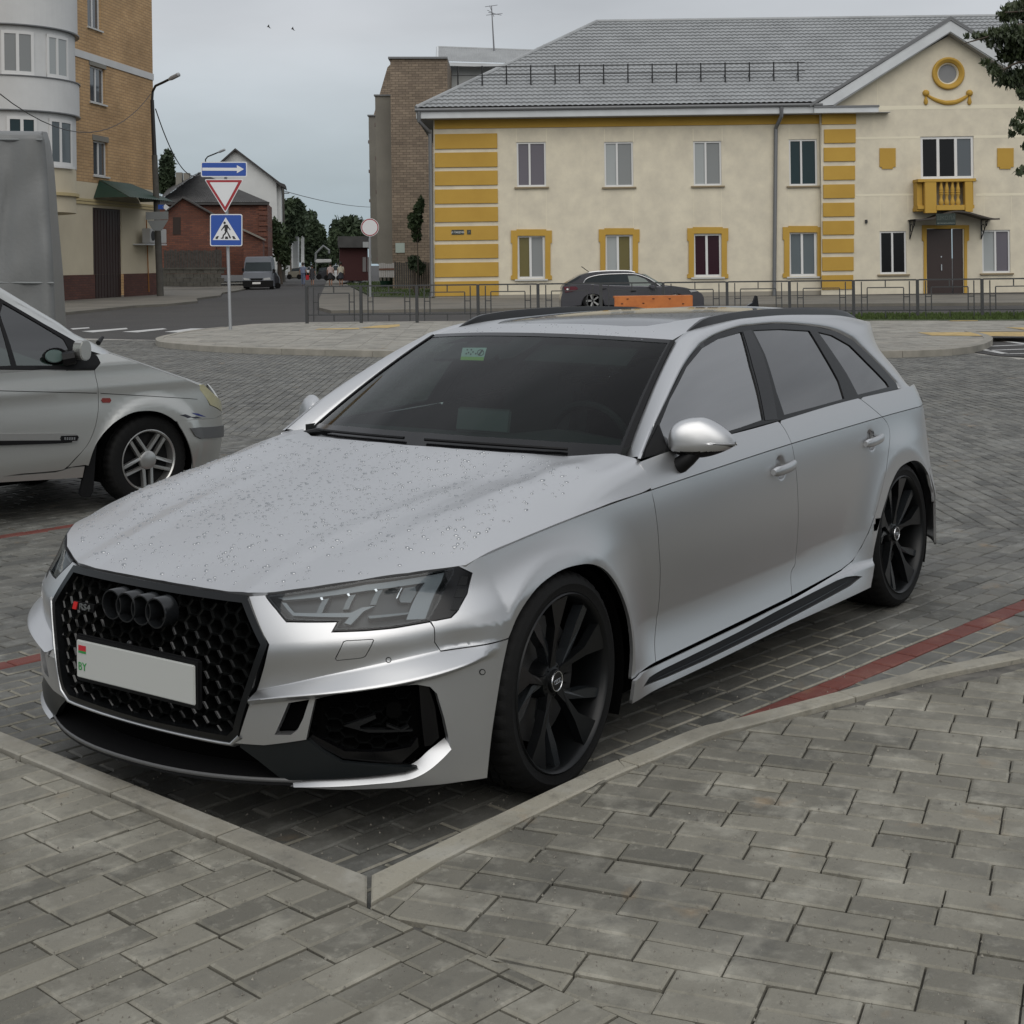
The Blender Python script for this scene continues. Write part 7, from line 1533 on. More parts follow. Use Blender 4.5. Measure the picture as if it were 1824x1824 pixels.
# ------------------------------------------------------------------ railing
rl_ = empty('railing', (0, 0, 0), 0, 'long low dark metal railing between the far pavement and the street', 'railing'); RLM = mat('railing_grey', (.035, .037, .038), .5)
gl0, gl1 = A_(gnd(546, 576.5, .1)), A_(gnd(1824, 567.5, .1)); xs_ = [546, 642.5, 742, 851, 958, 1070, 1181, 1294.8, 1406, 1520, 1634, 1749, 1862]
def on_rail(px):
    d = gl1-gl0; A = A_(CP[:2]); r = ray(px, 500)[:2]; M = np.array([[d[0], -r[0]], [d[1], -r[1]]]); t = np.linalg.solve(M, A-gl0[:2])[0]; return gl0+d*t
dirR = (gl1-gl0)/np.linalg.norm(gl1-gl0); RH = .98; PR = [on_rail(x) for x in xs_]
RM = Matrix(((dirR[0], -dirR[1], 0), (dirR[1], dirR[0], 0), (0, 0, 1)))
def rbox(name, c, L_, h, w_=.03): bm = bmesh.new(); box(bm, (0, 0, 0), (L_, w_, h), RM); o = bm_obj(name, bm, RLM, rl_); o.location = c
for p in PR: rbox('post', tuple(p+A_([0, 0, RH/2-.03])), .07, RH+.04, .07)
for p, q in zip(PR[:-1], PR[1:]):
    L_ = np.linalg.norm(q-p); at_ = lambda f, z: tuple(p+(q-p)*f+A_([0, 0, z]))
    rbox('rail', at_(.5, RH-.02), L_-.07, .035, .035); rbox('rail', at_(.5, .22), L_-.07, .03)
    for f in (.125, .875): rbox('bar', at_(f, RH*.5+.0), .025, RH-.10)
    for f in (.215, .785): rbox('bar', at_(f, .50), .025, .54)
    rbox('rail', at_(.5, .78), L_*.57, .025); 
    for f in (.17, .83): rbox('bar_link', at_(f, .55), L_*.09, .022)
    rbox('bar', at_(.5, .87), .025, .15); rbox('bar', at_(.5, .13), .025, .16)
# ------------------------------------------------------------------ timber planter
pl_ = empty('timber_bench', (0, 0, 0), 0, 'orange stained timber bench box standing behind the roof of the estate car', 'bench'); WOOD = mat('stained_timber', (.52, .17, .035), .5, col2=(.36, .10, .02), noise_scale=3, detail=6); KN = mat('timber_knot', (.10, .03, .01), .6)
TF = Fac.facing(33.4)
for y0, y1 in ((528.2, 536.3), (537., 545), (545.6, 553.5), (554, 562)):
    bm = bmesh.new(); TF.pbox(bm, 1094.5, y0, 1234, y1, -.04, 0, .006); bm_obj('plank', bm, WOOD, pl_)
for x in (1098, 1230): bm = bmesh.new(); TF.pbox(bm, x-3, 529, x+3, 578, -.09, -.045); bm_obj('leg', bm, WOOD, pl_)
for k in range(4): bm = bmesh.new(); TF.pbox(bm, 1094.5, 528.0, 1234, 530, -.16-.115*k, -.05-.115*k, .005); bm_obj('seat_plank', bm, WOOD, pl_)
for x, y in ((1118, 532.5), (1164, 532), (1193, 532), (1146, 540), (1108, 541), (1217, 541)): bm = bmesh.new(); c = TF.W(x, y); bmesh.ops.create_uvsphere(bm, u_segments=8, v_segments=5, radius=.022, matrix=Matrix.Translation(TF.P(c, -.012)) @ Matrix.Diagonal((1.6, 1.6, .7, 1))); bm_obj('knot', bm, KN, pl_)
# ================================================================== silver people carrier on the left
MO = A_(dep(266, 825, 9.85)); MO[2] = 0
mpv = empty('people_carrier', (0, 0, 0), 0, 'older silver people carrier with black side strip parked across the court at left', 'car')
MPAINT = mat('silver_old', (.47, .475, .455), .33, .75, coat=.3)
def _MS(u, z):
    u, z = np.broadcast_arrays(np.asarray(u, float), np.asarray(z, float)); th = np.clip(u-.30, 0, 1.15)/.72
    x = np.minimum(u, .30)+.62*np.sin(th); y = -.78*(1-np.cos(th))
    y = y-np.where(z > .98, .42*(z-.98)+.3*(z-.98)**2, 0)-.05*sstep((.42-z)/.25)-.02*sstep((z-.60)/.35)+.010*np.exp(-((z-.84)/.05)**2)
    r = np.hypot(u, z-.31); y = y+.028*sstep((.47-r)/.10)
    return MO+E1_*x[..., None]+E2_*(y+.03)[..., None]+A_([0, 0, 1.])*z[..., None]
E1_ = A_([*E1, 0.]); E2_ = A_([*E2, 0.])
MS = Surf(_MS, -1.4, 1.4, .1, 1.9, MO-E2_*.85+A_([0, 0, .6]), 140, 90); M = MS.hit
c5 = lambda *p: [(x/3.8, 480+y/3.8) for x, y in p]
arch_m = c5((600, 1330), (625, 1250), (660, 1170), (720, 1090), (800, 1020), (900, 970), (1010, 958), (1100, 975), (1190, 1030), (1250, 1120), (1290, 1220), (1305, 1300), (1312, 1400))
seam_m = c5((640, 682), (665, 830), (665, 950), (640, 1080), (590, 1190), (500, 1290), (450, 1340), (380, 1365), (0, 1395))
top_m = c5((745, 566), (900, 618), (1100, 690), (1250, 742), (1352, 785)); lampm = c5((1352, 785), (1420, 920), (1505, 975))
am = smooth_poly(M(arch_m), k=3); sm_ = smooth_poly(M(seam_m), k=3)
bs = M(c5((1195, 1022), (1300, 1017), (1450, 1007), (1490, 992), (1505, 977)))
i_s = int(np.argmin(np.linalg.norm(am-bs[0], axis=1)))
fm = np.concatenate([M(c5((640, 680), (680, 632), (660, 592), (650, 575))), M(top_m), M(lampm)[1:-1], bs[::-1][:-1], am[:i_s+1][::-1], M(c5((575, 1325), (500, 1335), (455, 1345))), sm_[:-8][::-1][4:]])
panel('front_fender', MS, fm, MPAINT, mpv, res=.03, mirror=False, gap=.002)
bmx = np.concatenate([bs, [(1.30, .74), (1.40, .55), (1.36, .22), (.42, .20)], am[i_s+1:][::-1]])
panel('front_bumper', MS, bmx, MPAINT, mpv, res=.03, mirror=False, gap=.002)
zbelt = float(M([(60, 661)])[0][1]); zs = float(M([(60, 846)])[0][1]); xl = float(M([(4, 700)])[0][0])
dm = np.concatenate([sm_[:-1], [(xl-.35, zs), (xl-.35, zbelt)], M([(60, 660), (131, 660)])])
panel('front_door', MS, dm, MPAINT, mpv, res=.04, mirror=False, gap=.002, lines=[M(c5((0, 820), (300, 826), (655, 838)))])
panel('rear_door', MS, A_([(xl-.355, zs), (-2.1, zs), (-2.25, .7), (-2.3, zbelt+.02), (xl-.355, zbelt)]), MPAINT, mpv, res=.08, mirror=False)
panel('rear_quarter', MS, A_([(-2.31, zbelt+.02), (-2.26, .7), (-2.2, .62), (-2.45, .68), (-2.75, .68), (-3.0, .5), (-3.05, .3), (-3.4, .3), (-3.45, zbelt+.05)]), MPAINT, mpv, res=.08, mirror=False)
panel('sill', MS, np.concatenate([M(c5((575, 1332), (490, 1340), (380, 1372), (0, 1402))), [(-2.1, zs-.01), (-2.1, zs-.13)], M(c5((0, 1443), (560, 1410)))]), MPAINT, mpv, res=.05, mirror=False)
wo = np.concatenate([M(c5((680, 630), (660, 665), (640, 680), (500, 681), (0, 674))), [(-2.9, zbelt+.03), (-2.7, 1.52), (-1.6, 1.60)], M([(-95, 488), (-60, 500), (0, 531), (26, 546), (79, 577), (131, 606), (155, 623), (174, 635)])])
gm1 = M(c5((20, 228), (300, 390), (430, 470), (463, 530), (463, 650), (112, 650), (8, 330), (0, 300))); gm2 = np.concatenate([M(c5((-20, 300), (78, 650))), [(-2.0, zbelt+.06), (-1.9, 1.50), (-1.35, 1.52)]])
panel('window_frame', MS, wo, BLACKM, mpv, res=.06, mirror=False, gap=0, holes=[gm1, gm2], hole_flange=.01)
MGL = glass_mat('green_glass', (.40, .62, .54), .66, f0=.10)
panel('front_window', MS, gm1, MGL, mpv, res=.1, mirror=False, gap=0, off=-.006, flange=0); panel('rear_window', MS, gm2, MGL, mpv, res=.1, mirror=False, gap=0, off=-.006, flange=0)
panel('rub_strip', MS, np.concatenate([M(c5((0, 1108), (400, 1105), (505, 1108), (530, 1130), (522, 1160), (490, 1172), (0, 1190))), [(-1.6, zbelt-.55), (-1.6, zbelt-.47)]]) if False else M(c5((-60, 1110), (400, 1106), (505, 1108), (530, 1130), (522, 1160), (490, 1172), (-60, 1192))), mat('strip_silver', (.30, .30, .29), .4, .6), mpv, res=.05, mirror=False, off=.016, flange=.016)
panel('rub_strip', MS, M(c5((-60, 1158), (400, 1155), (480, 1158), (478, 1170), (400, 1176), (-60, 1192))), BLACKM, mpv, res=.05, mirror=False, off=.018, flange=.01, gap=0)
panel('model_badge', MS, M(c5((405, 1125), (515, 1122), (523, 1135), (512, 1158), (410, 1162), (398, 1145))), BLACKM, mpv, res=.05, mirror=False, off=.019, flange=.003, gap=0)
for k in range(5): panel('model_badge', MS, M(c5((425+k*16, 1134), (436+k*16, 1134), (434+k*16, 1152), (424+k*16, 1152))), CHROME if k == 0 else bpy.data.materials['chrome'], mpv, res=.05, mirror=False, off=.0205, flange=0, gap=0)
panel('side_repeater', MS, M(c5((692, 870), (742, 870), (751, 886), (742, 902), (694, 902), (684, 886))), mat('repeater_red', (.16, .025, .02), .2), mpv, res=.05, mirror=False, off=.006, flange=.008, gap=0)
panel('headlight', MS, M(c5((1355, 778), (1375, 775), (1432, 830), (1500, 908), (1521, 962), (1505, 974), (1425, 918), (1350, 812))), mat('lamp_yellowed', (.40, .38, .24), .15, coat=.6), mpv, res=.03, mirror=False, off=.001)
panel('bumper_strip', MS, M(c5((1283, 1073), (1560, 1046), (1585, 1060), (1585, 1116), (1530, 1136), (1352, 1146), (1320, 1130))), mat('bumper_grey', (.075, .078, .08), .5), mpv, res=.03, mirror=False, off=.012, flange=.014, gap=0)
DEC = mat('decal_blue', (.02, .03, .16), .4); DEC2 = mat('decal_black', (.02, .02, .03), .5)
for m_, p in ((DEC2, ((1215, 985), (1255, 980), (1300, 1000), (1270, 1006), (1250, 996))), (DEC, ((1293, 970), (1340, 975), (1398, 1000), (1345, 990), (1325, 985))), (DEC2, ((1290, 1000), (1330, 995), (1365, 1006), (1320, 1010)))): panel('decal', MS, M(c5(*p)), m_, mpv, res=.03, mirror=False, off=.002, flange=0, gap=0)
panel('crease_shade', MS, M(c5((680, 836), (1335, 877), (1336, 880), (680, 840))), VOID, mpv, res=.03, mirror=False, off=.0015, flange=0, gap=0)  # black strips stand in for the shade along the side crease
panel('crease_shade', MS, M(c5((-40, 818), (655, 835), (655, 839), (-40, 822))), VOID, mpv, res=.03, mirror=False, off=.0015, flange=0, gap=0)
bpy.data.objects[mpv.children[-1].name]
def mrow(px, yl):
    O = MO+E2_*yl; out_ = []
    for (x, y) in px: d = ray(x, y); t = ((O-CP)@E2_)/(d@E2_); out_.append(CP+d*t)
    return A_(out_)
hp_ = c5((745, 566), (900, 618), (1100, 690), (1250, 742), (1352, 785)); hs = c5((745, 560), (900, 610), (1100, 681), (1250, 732), (1375, 778))
r0 = M(hp_); r0 = _MS(r0[:, 0], r0[:, 1]); 
strip('bonnet', [r0-E2_*.001, mrow(hs, -.14), mrow([(x, y+.5) for x, y in hs], -.45), mrow([(x, y+2.5) for x, y in hs], -.9), mrow([(x, y+5) for x, y in hs], -1.3), r0-E2_*1.62], MPAINT, mpv, mirror=False, flip=False)
pp = [(-330, 452), (-200, 458), (-120, 474), (-60, 494), (0, 521), (52, 550), (105, 580), (131, 599), (160, 612), (193, 630)]; po = [(-330, 443), (-200, 449), (-120, 463), (-60, 482), (0, 512), (52, 543.5), (105, 575), (131, 594), (160, 608), (197, 627.5)]
wi = M([(-330, 458), (-200, 464), (-100, 484), (-60, 500), (0, 531), (26, 546), (79, 577), (131, 606), (155, 623), (190, 634)]); wi = _MS(wi[:, 0], wi[:, 1])
strip('side_frame', [wi, mrow(pp, -.26), mrow(po, -.40), mrow([(x, y+1.5) for x, y in po], -.8), mrow([(x, y+4) for x, y in po], -1.3), wi-E2_*1.35], MPAINT, mpv, mirror=False)
bm = bmesh.new(); cM = MO-E2_*.85
RMv = Matrix(((E1_[0], E2_[0], 0), (E1_[1], E2_[1], 0), (0, 0, 1)))
box(bm, tuple(cM-E1_*1.3+A_([0, 0, .36])), (3.2, 1.35, .25), RMv); box(bm, tuple(cM-E1_*1.6+A_([0, 0, .60])), (2.2, 1.45, .40), RMv); box(bm, tuple(cM+E1_*.2+A_([0, 0, .5])), (.7, .8, .4), RMv); bm_obj('underbody', bm, VOID, mpv)
for yl in (-.45, -1.25):
    bm = bmesh.new(); c = MO+E2_*yl-E1_*1.45; box(bm, tuple(c+A_([0, 0, 1.0])), (.16, .48, .62), RMv, .05); box(bm, tuple(c-E1_*.04+A_([0, 0, 1.40])), (.1, .28, .18), RMv, .04); bm_obj('seat', bm, CAB2, mpv, auto=45)
# mirror, mud flap, aerial, wheel
def ell(F_o, cx, cy, rx, ry, yl, th, m, name, n=20, sq=1.):
    P = mrow([(cx+rx*sp(math.cos(t), sq), cy+ry*sp(math.sin(t), sq)) for t in np.linspace(0, 2*math.pi, n, endpoint=False)], yl); bm = bmesh.new(); prism(bm, [tuple(p) for p in P], tuple(E2_*th)); bmesh.ops.recalc_face_normals(bm, faces=bm.faces[:]); bmesh.ops.bevel(bm, geom=bm.edges[:], offset=.012, segments=2, affect='EDGES', clamp_overlap=True); return bm_obj(name, bm, m, mpv, auto=50)
ell(0, 97, 634.5, 22, 15.5, -.04, .03, BLACKM, 'mirror_housing'); ell(0, 96, 634.5, 17, 12, -.0, .012, pane_mat('mirror_glass', (.12, .17, .16), .05, 1.), 'mirror_glass'); ell(0, 139, 623.5, 10.5, 18, .0, .10, MPAINT, 'mirror_cap', sq=.8)
bm = bmesh.new(); tube(bm, [tuple(mrow([(112, 640)], .02)[0]), tuple(mrow([(134, 636)], .06)[0])], .045, 8); bm_obj('mirror_arm', bm, BLACKM, mpv)
P = mrow(c5((628, 1185), (656, 1187), (648, 1260), (632, 1500), (612, 1540), (560, 1540), (540, 1520), (585, 1310)), -.02); bm = bmesh.new(); prism(bm, [tuple(p) for p in P], tuple(-E2_*.02)); bmesh.ops.triangulate(bm, faces=[f for f in bm.faces if len(f.verts) > 4]); bm_obj('mud_flap', bm, BLACKM, mpv)
bm = bmesh.new(); tube(bm, [tuple(mrow([(175, 611)], -.7)[0]), tuple(mrow([(183, 601)], -.75)[0])], [.02, .012], 6); bm_obj('aerial', bm, BLACKM, mpv)
TYM = tyre_mesh(.31, .205, .20, True, 110)
bm = bmesh.new(); lathe(bm, [(.207, -.012), (.209, -.002), (.203, .0), (.195, -.008), (.19, -.03), (.18, -.15)], 60); SIL = mat('alloy_silver', (.42, .42, .41), .3, .85); RBM = mk(bm, 'rim', SIL)
bm = bmesh.new()
for a0 in (0,):
    for s_ in (-1, 1): spoke(bm, [pol(.045, a0+s_*28, -.02), pol(.19, a0+s_*4.8, -.012), pol(.19, a0+s_*11.5, -.012), pol(.055, a0+s_*50, -.024)][::s_], .03, .004)
SPM = mk(bm, 'spoke', SIL, None); bm = bmesh.new(); lathe(bm, [(0, -.004), (.045, -.004), (.062, -.012), (.066, -.03), (.06, -.05)], 28); HBM = mk(bm, 'hub', SIL); bm = bmesh.new(); lathe(bm, [(.0, -.07), (.19, -.07)], 30); DSM = mk(bm, 'brake_disc', BLACKM)
for x, yl in ((0, 0), (-2.58, 0), (0, -1.70), (-2.58, -1.70)):
    wrm = bpy.data.objects.new('wheel', None); COL.objects.link(wrm); wrm.parent = mpv; p = MO+E1_*x+E2_*(yl); wrm.location = (p[0], p[1], .31); ang = math.atan2(E2_[1], E2_[0])-math.pi/2+(0 if yl == 0 else math.pi); wrm.rotation_euler = (0, math.radians(18), ang)
    ks = 0
    for nm, me in (('tyre', TYM), ('rim', RBM), *[('spoke', SPM)]*5, ('hub', HBM), ('brake_disc', DSM)):
        o = bpy.data.objects.new(nm, me); COL.objects.link(o); o.parent = wrm
        if nm == 'spoke': o.rotation_euler = (0, math.radians(72*ks), 0); ks += 1
for x in (0, -2.58):
    V = []; Fc = []
    for y in (-.02, -.35):
        for a in np.linspace(-.3, math.pi+.3, 20): V.append(MO+E1_*(x+.36*math.cos(a))+E2_*y+A_([0, 0, .30+.36*math.sin(a)]))
    Fc = [(i, i+1, 21+i, 20+i) for i in range(19)]+[tuple(range(20, 40))]; mesh('arch_liner', V, Fc, VOID, mpv)
# ------------------------------------------------------------------ truck with a grey tarpaulin
trk = empty('tarp_truck', (0, 0, 0), 0, 'truck body under a wrinkled grey tarpaulin behind the silver people carrier', 'truck')
TARP = mat('tarpaulin_grey', (.155, .16, .158), .5, col2=(.145, .149, .147), noise_scale=.8, detail=9, bump=.25, bump_scale=25)
DT = 15.; V = []; Fc = []; NR, NC1, NC2 = 60, 46, 14
rb_y = [235, 250, 291, 340, 394, 480, 572, 700]; rb_x = [84, 89, 96, 100, 104, 112, 117.5, 119]; ib_x = [75, 79, 83, 86, 89, 94.5, 98.5, 100]
for j in range(NR+1):
    y = 234+(690-234)*j/NR; xi = np.interp(y, rb_y, ib_x); xo = np.interp(y, rb_y, rb_x)
    for i in range(NC1+1):
        t = i/NC1; x = -260+(xi+260)*t; yy = y-(1-t)*5-.0; w_ = .05*noise.noise(Vector((x*.03, y*.004, 0)))+.03*noise.noise(Vector((x*.01+y*.012, y*.003, 3)))+.008*noise.noise(Vector((x*.08, y*.02, 7)))
        w_ -= .05*math.exp(-((x-(20+(y-234)*-.16))/9)**2)*sstep((y-250)/120); edge = sstep((y-232)/9)
        V.append(dep(x, yy, DT+w_+(1-edge)*.5+.05*sstep((t-.97)/.03)))
    for i in range(1, NC2+1): t = i/NC2; x = xi+(xo-xi)*t; w_ = .03*noise.noise(Vector((t*3, y*.03, 11))); V.append(dep(x, y+t*1.5, DT+.05+t*2.2+w_))
nc = NC1+NC2+1
for j in range(NR):
    for i in range(nc-1): Fc.append((j*nc+i, (j+1)*nc+i, (j+1)*nc+i+1, j*nc+i+1))
mesh('tarpaulin', V, Fc, TARP, trk, True)
a_, b_ = A_(dep(-260, 229, DT+.5)), A_(dep(75, 234, DT+.5)); c_, d_ = A_(dep(84, 235, DT+2.3)), A_(dep(-230, 230, DT+2.6)); mesh('tarpaulin', [a_, b_, c_, d_], [(0, 1, 2, 3)], TARP, trk)
for yy, x1 in ((249, 76), (504, 96)):
    bm = bmesh.new(); tube(bm, [tuple(dep(x, yy+(x-60)*.008, DT-.005)) for x in np.linspace(-250, x1, 24)], .012, 5); bm_obj('tarp_rope', bm, SGB, trk)
T5 = Fac.facing(DT+.25); bm = bmesh.new(); T5.pbox(bm, -255, 688, 100, 712, -2.0, .2); bm_obj('chassis', bm, VOID, trk)
for x in (-200, 20):
    c = A_(dep(x, 712, DT+.3)); c[2] = .42; bm = bmesh.new(); lathe(bm, [(.2, -.02), (.24, 0), (.40, 0), (.42, -.03), (.42, -.22), (.3, -.24)], 36); o = mk(bm, 'wheel', RUBBER); w_ = obj('wheel', o, trk); w_.location = tuple(c); w_.rotation_euler = (0, 0, math.atan2(HN[1], HN[0])-math.pi/2)
# ------------------------------------------------------------------ grey crossover behind the railing
suv = empty('crossover_car', (0, 0, 0), 0, 'dark grey crossover with silver roof rails parked in front of the cream building', 'car'); S1 = Fac.facing(46.5); s6 = lambda *p: [(990+x/6.514, 470+y/6.514) for x, y in p]
GP = mat('paint_grey', (.085, .085, .095), .3, .7, coat=.5); SG1 = pane_mat('tinted_pane', (.03, .038, .042), .08, .8); SG2 = pane_mat('light_pane', (.24, .27, .25), .1, .6)
def prismB(F, pts, d0, d1, name, m, parent, bev=.05, auto=40):
    bm = bmesh.new(); F.poly(bm, pts, d0, d1); bmesh.ops.recalc_face_normals(bm, faces=bm.faces[:])
    if bev: bmesh.ops.bevel(bm, geom=bm.edges[:], offset=bev, segments=3, affect='EDGES', clamp_overlap=True)
    bmesh.ops.triangulate(bm, faces=[f for f in bm.faces if len(f.verts) > 4]); return bm_obj(name, bm, m, parent, auto=auto)
def archpts(cx, cy, r, a0=180, a1=0, n=9): return [(cx+r*math.cos(math.radians(a)), cy-r*math.sin(math.radians(a))) for a in np.linspace(a0, a1, n)]
low = s6((60, 400), (78, 330), (72, 285), (90, 250), (330, 232), (700, 250), (1215, 262), (1330, 252), (1500, 275), (1640, 310), (1700, 350), (1722, 400), (1722, 500))+[(1254, 549)]+archpts(1205.5, 544, 20.5, 0, 180)+archpts(1056, 544, 20.5, 0, 180)+[(1000, 549), (999, 540)]
prismB(S1, low, -1.75, 0, 'body', GP, suv, .06)
prismB(S1, s6((95, 252), (105, 235), (285, 130), (380, 103), (500, 92), (860, 86), (1000, 118), (1130, 188), (1250, 246), (1320, 254), (1200, 270)), -1.58, -.16, 'cabin', GP, suv, .07)
prismF(S1, s6((332, 218), (372, 168), (480, 134), (800, 121), (828, 125), (858, 258), (460, 240), (335, 230)), -.19, -.10, 'side_window', SG1, suv); prismF(S1, s6((838, 140), (940, 137), (1040, 176), (1110, 238), (1100, 264), (866, 260)), -.19, -.10, 'side_window', SG2, suv); prismF(S1, s6((1005, 115), (1040, 118), (1250, 240), (1215, 246)), -.5, -.12, 'windscreen', SG2, suv); prismF(S1, s6((110, 238), (285, 138), (295, 150), (250, 185), (125, 246)), -.9, -.135, 'rear_window', SG1, suv)
CH2 = mat('trim_silver', (.5, .5, .5), .3, .7)
for pts in ([(322, 225), (350, 180), (420, 148), (560, 124), (830, 114), (960, 126), (1090, 176), (1215, 258)], [(326, 228), (460, 244), (860, 264)]):
    bm = bmesh.new(); tube(bm, [S1.P(S1.W(*q), -.09) for q in smooth_poly(s6(*pts), k=4)], .018, 6); bm_obj('window_trim', bm, CH2, suv)
bm = bmesh.new(); tube(bm, [S1.P(S1.W(*q), -.22) for q in smooth_poly(s6((385, 104), (500, 90), (680, 83), (850, 85), (925, 101)), k=4)], .03, 6); bm_obj('roof_rail', bm, CH2, suv)
prismB(S1, s6((90, 266), (235, 262), (262, 290), (200, 322), (108, 334)), -.3, .03, 'tail_light', mat('tail_dark', (.10, .02, .03), .2), suv, .01); prismF(S1, s6((118, 295), (135, 283), (150, 292), (140, 305)), .03, .04, 'tail_light', WHITE, suv); prismF(S1, s6((1540, 300), (1600, 296), (1640, 318), (1570, 330)), -.3, .02, 'headlight', CH2, suv)
prismF(S1, s6((530, 288), (585, 284), (590, 292), (545, 300)), 0, .03, 'door_handle', BLACKM, suv); prismF(S1, s6((862, 312), (925, 306), (932, 318), (880, 326)), 0, .03, 'door_handle', BLACKM, suv); prismB(S1, s6((1075, 262), (1085, 240), (1130, 250), (1170, 262), (1168, 285), (1100, 290)), 0, .2, 'mirror', GP, suv, .02)
bm = bmesh.new(); tube(bm, [S1.P(S1.W(*q), -.8) for q in s6((405, 100), (312, 32))], .012, 4); bm_obj('aerial', bm, BLACKM, suv)
TYS = tyre_mesh(.335, .23, .22, False, 48); bm = bmesh.new(); lathe(bm, [(.232, -.01), (.225, .0), (.21, -.02), (.2, -.1)], 30)
for k in range(5): spoke(bm, [pol(.04, 72*k-30, -.02), pol(.21, 72*k-8, -.015), pol(.21, 72*k+8, -.015), pol(.04, 72*k+30, -.02)][::-1], .03, .004)
RMS = mk(bm, 'rim', SIL)
def far_wheel(F, px, py, z, R, parent, d=-.02, tm=TYS, rm=RMS):
    q = F.W(px, py); w_ = bpy.data.objects.new('wheel', None); COL.objects.link(w_); w_.parent = parent; p = F.P((q[0], z), d); w_.location = p; w_.rotation_euler = (0, 0, math.atan2(F.n[1], F.n[0])-math.pi/2); w_.scale = (R/.335,)*3
    for nm, me in (('tyre', tm), ('rim', rm)): o = bpy.data.objects.new(nm, me); COL.objects.link(o); o.parent = w_
far_wheel(S1, 1056, 540, .335, .335, suv); far_wheel(S1, 1205.5, 540, .335, .335, suv)
prismF(S1, [(1002, 528), (1250, 528), (1250, 549), (1002, 549)], -1.6, -.3, 'underbody', VOID, suv)
# ------------------------------------------------------------------ van and far cars
van = empty('delivery_van', (0, 0, 0), 0, 'grey high roofed van parked facing us on the left of the far street', 'van'); V1 = Fac.street(98., 465); VP = mat('van_grey', (.20, .215, .245), .35, .5, coat=.3); v2 = lambda *p: [(420+x/7.015, 430+y/7.015) for x, y in p]
prismB(V1, v2((100, 250), (115, 190), (430, 185), (447, 250), (460, 470), (470, 575), (88, 575), (85, 430)), -5.2, -1.0, 'body', VP, van, .05)
prismB(V1, v2((92, 375), (440, 372), (462, 470), (465, 560), (88, 560), (85, 440)), -1.05, 0, 'bonnet', VP, van, .08)
prismF(V1, v2((112, 262), (430, 258), (440, 370), (100, 372)), -1.0, -.90, 'windscreen', SG1, van); prismF(V1, v2((180, 462), (340, 460), (330, 482), (190, 484)), 0, .05, 'grille', BLACKM, van); prismB(V1, v2((85, 492), (468, 488), (470, 560), (440, 572), (110, 574), (88, 560)), -.2, .10, 'bumper', BLACKM, van, .02)
for p in (((95, 455), (165, 465), (175, 485), (100, 482)), ((345, 462), (420, 450), (440, 478), (350, 486))): prismF(V1, v2(*p), 0, .04, 'headlight', CH2, van)
prismF(V1, v2((208, 510), (310, 508), (310, 532), (208, 534)), .10, .12, 'number_plate', WHITE, van)
for p in (((68, 340), (95, 335), (98, 372), (78, 378)), ((455, 345), (490, 350), (485, 400), (460, 398))): prismB(V1, v2(*p), -.8, -.5, 'mirror', BLACKM, van, .02)
for p in (((95, 560), (160, 560), (160, 602), (95, 602)), ((420, 560), (475, 560), (475, 604), (420, 604))): prismB(V1, v2(*p), -.8, -.1, 'wheel', RUBBER, van, .03)
def mini(label, F, prof, cab, m, wheels, wid=1.7, glass=SG1):
    c = empty('parked_car', (0, 0, 0), 0, label, 'car'); prismB(F, prof, -wid, 0, 'body', m, c, .05); prismB(F, cab, -wid+.12, -.10, 'cabin', m, c, .04)
    A = A_(cab); ctr_ = A.mean(0); prismF(F, [tuple(ctr_+(p-ctr_)*.84) for p in A], -.3, -.08, 'window', glass, c)
    for (x, y, r) in wheels: rr = .72*r*FPX/((A_(F.P(F.W(x, y)))-CP)@CF); prismB(F, [(x+rr*math.cos(t), y-1+rr*math.sin(t)) for t in np.linspace(0, 2*math.pi, 14, endpoint=False)], -.3, .04, 'wheel', RUBBER, c, .02)
    return c
CB = mat('paint_beige', (.20, .185, .15), .35, .4); CW = mat('paint_white', (.55, .56, .57), .35); CD = mat('paint_dark', (.035, .036, .042), .3, .5)
F = Fac.street(118., 560); mini('beige hatchback parked sideways beside the left fence of the far street', F, v2((648, 380), (760, 372), (830, 372), (830, 452), (650, 455)), v2((675, 376), (700, 335), (825, 325), (830, 374)), CB, [(515.5, 494, .3), (533, 494, .3)])
F = Fac.street(128., 560); mini('small white car between the two pairs of walkers', F, v2((880, 360), (935, 355), (935, 425), (878, 430)), v2((885, 358), (895, 318), (930, 316), (934, 356)), CW, [(546, 490, .3), (552, 490, .3)])
F = Fac.street(115., 560); mini('dark car parked close to the pair of walkers in light tops', F, v2((1020, 385), (1150, 365), (1165, 470), (1025, 465)), v2((1030, 383), (1040, 335), (1135, 322), (1148, 366)), CD, [(568, 494, .32), (582, 496, .32)])
F = Fac.street(109., 560); mini('white car half hidden behind the two walkers in light tops', F, v2((1190, 370), (1300, 362), (1305, 460), (1188, 462)), v2((1200, 366), (1215, 300), (1285, 292), (1298, 360)), CW, [(592, 496, .32), (604, 496, .32)])
F = Fac.street(102., 560); mini('dark estate parked beside the grey van', F, v2((455, 430), (520, 420), (545, 470), (545, 560), (460, 565)), v2((455, 430), (462, 380), (500, 385), (522, 424)), CD, [(494.5, 510, .3)])
cn_ = empty('street_canopy', (0, 0, 0), 0, 'pale striped market canopy over the cars at the end of the street', 'canopy'); F = Fac.street(140., 560); prismB(F, v2((985, 248), (1010, 222), (1195, 222), (1195, 262), (1010, 270)), -4, 0, 'cover', WB, cn_, .05)
for x in (562, 589): prismF(F, [(x, 467), (x+1.2, 467), (x+1.2, 492), (x, 492)], -.2, 0, 'pole', SGB, cn_)
